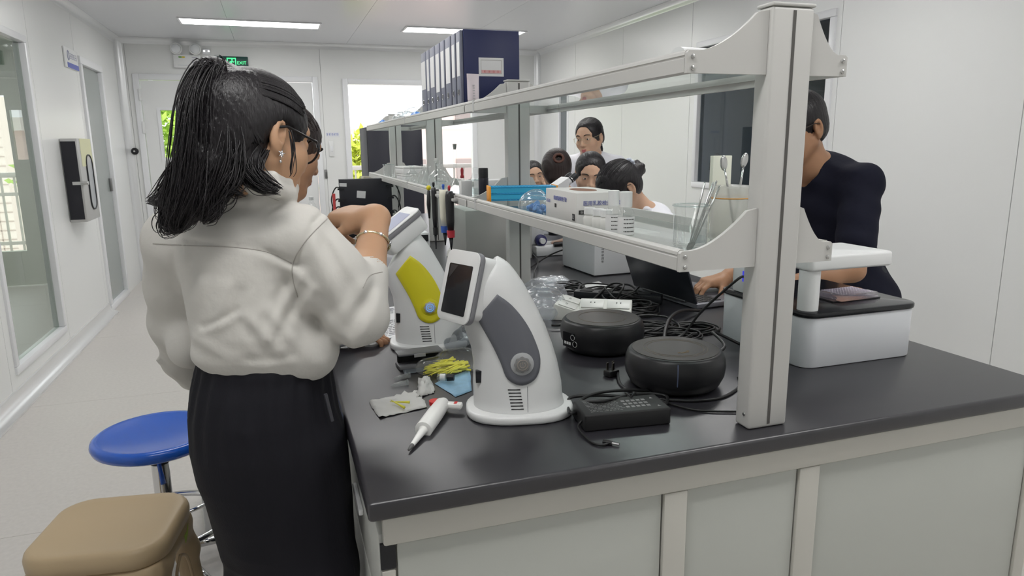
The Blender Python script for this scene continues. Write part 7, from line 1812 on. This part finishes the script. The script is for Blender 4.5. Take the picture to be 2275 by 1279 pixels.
for k in range(3): mb.box((0.05, -0.0506, 0.030-k*0.022), (0.10, -0.0502, 0.038-k*0.022))
mb.box((-0.09, -0.0506, -0.045), (0.02, -0.0502, -0.041)); mb.build('print', mat('print_pale', (0.50, 0.50, 0.58), 0.6), em)
sn = thing('wall_sensor', 'small clear sensor between the emergency light and the exit sign', 'sensor', (-0.585, yb, 2.37)); MB().box((-0.04, -0.03, -0.03), (0.04, 0, 0.03)).build('case', mat('sensor_pale', (0.75, 0.76, 0.78), 0.3), sn, bevel=0.006)
for x in (-0.022, 0.022): MB().sph((x, -0.033, 0.006), 0.010, 12, 8).build('led', mat('led_white', (0.9, 0.9, 0.9), 0.2, emit=((1, 1, 1), 1.0)), sn, smooth=True)
sw = thing('light_switch', 'narrow white wall switch beside the doorway', 'switch', (0.628, yb, 1.36)); MB().box((-0.026, -0.014, -0.085), (0.026, 0, 0.085)).build('plate', M_white, sw, bevel=0.004); MB().box((-0.013, -0.019, -0.03), (0.013, -0.0142, 0.03)).build('rocker', M_frame, sw, bevel=0.003)
sg = thing('wall_notice', 'small blue lettered notice above the wall switch', 'notice', (0.648, yb, 1.515)); MB().box((-0.075, -0.0012, -0.028), (0.075, 0, 0.028)).build('sheet', mat('notice_clear', (0.76, 0.77, 0.80), 0.4), sg); glyphs(5, 0.024, mat('ink_noticeblue', (0.10, 0.16, 0.50), 0.6), sg, Matrix.Translation((0, -0.0016, 0.004)) @ RXb, 9)
bp2 = thing('door_bumper', 'round black door stop on the back corner post', 'door stop', (XL+0.075, yb, 1.36)); MB().lathe([(0.0005, 0), (0.035, 0), (0.035, 0.02), (0.02, 0.035), (0.0005, 0.035)], 20, frame((0, 0, 0), (1, 0, 0), (0, 0, 1))).build('pad', M_black, bp2, auto=40); MB().lathe([(0.0005, 0.0352), (0.010, 0.0352), (0.010, 0.042), (0.0005, 0.042)], 12, frame((0, 0, 0), (1, 0, 0), (0, 0, 1))).build('screw_head', M_screw, bp2)
xl = XL+0.0006; RL = Matrix.Rotation(math.pi/2, 4, 'Z') @ Matrix.Rotation(math.pi/2, 4, 'X')
pq = thing('door_plaque', 'white and blue room plaque on the left wall', 'plaque', (xl, 6.46, 2.07)); MB().box((0, -0.19, -0.075), (0.012, 0.19, 0.075)).build('plate', M_white, pq, bevel=0.003); MB().box((0.0122, -0.14, -0.073), (0.0135, 0.188, -0.035)).build('blue_band', mat('plaque_blue', (0.13, 0.16, 0.50), 0.4), pq)
glyphs(4, 0.045, mat('plaque_ink', (0.35, 0.36, 0.50), 0.5), pq, Matrix.Translation((0.0124, 0.055, 0.018)) @ RL, 10); MB().tube([(0.0126, -0.095+0.024*math.cos(2*math.pi*i/16), 0.018+0.034*math.sin(2*math.pi*i/16)) for i in range(16)], 0.004, 6, closed=True).build('emblem', MATS['plaque_ink'], pq)
wd = thing('wall_dispenser', 'grey metal wall dispenser with a yellow notice and a black side', 'dispenser', (xl, 6.05, 0.86))
MB().box((0, -0.20, 0), (0.115, 0.20, 0.60)).build('case', mat('dispenser_grey', (0.50, 0.50, 0.49), 0.35, metal=0.3), wd, bevel=0.008)
MB().box((0.006, -0.2035, 0.02), (0.100, -0.2005, 0.58)).build('side_panel', mat('dispenser_black', (0.012, 0.012, 0.018), 0.25), wd)
MB().box((0.1153, -0.15, 0.40), (0.117, 0.17, 0.60)).build('notice', mat('notice_yellow', (0.66, 0.66, 0.42), 0.5), wd)
mb = MB(); ol_ = rrect(0.17, 0.40, 0.07, 8); Mw = Matrix.Translation((0.1172, 0.045, 0.28)) @ RL
mb.tube([Mw @ Vector((x, y, 0.0)) for x, y in ol_], 0.007, 6, closed=True).build('window_rim', M_black, wd); MB().prism(ol_, -0.001, 0.0008, Mw).build('window', mat('dispenser_window', (0.40, 0.42, 0.44), 0.2), wd)
MB().box((0.05, -0.215, 0.27), (0.15, -0.175, 0.295)).build('latch', M_screw, wd, bevel=0.004)
# gooseneck tap seen through the window in the right wall
tp = thing('gooseneck_tap', 'chrome gooseneck tap seen through the internal window', 'tap', (XR+0.55, 5.25, 0.86))
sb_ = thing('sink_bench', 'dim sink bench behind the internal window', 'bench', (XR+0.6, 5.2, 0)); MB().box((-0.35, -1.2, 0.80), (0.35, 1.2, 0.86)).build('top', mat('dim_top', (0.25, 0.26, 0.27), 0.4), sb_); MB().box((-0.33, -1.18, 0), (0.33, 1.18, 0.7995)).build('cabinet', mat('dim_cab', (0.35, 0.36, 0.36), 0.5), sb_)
MB().tube(spline([(0, 0, 0.0005), (0, 0, 0.25), (0, 0.02, 0.36), (0, 0.10, 0.42), (0, 0.18, 0.36), (0, 0.19, 0.28)], 8), 0.013, 10).build('spout', mat('tap_chrome', (0.75, 0.76, 0.74), 0.2, metal=0.9), tp, smooth=True); MB().tube([(0, -0.06, 0.10), (0, 0.06, 0.10)], 0.010, 10).build('valve', MATS['tap_chrome'], tp); MB().lathe([(0.03, 0.0005), (0.02, 0.03), (0.0005, 0.03)], 16).build('flange', MATS['tap_chrome'], tp)
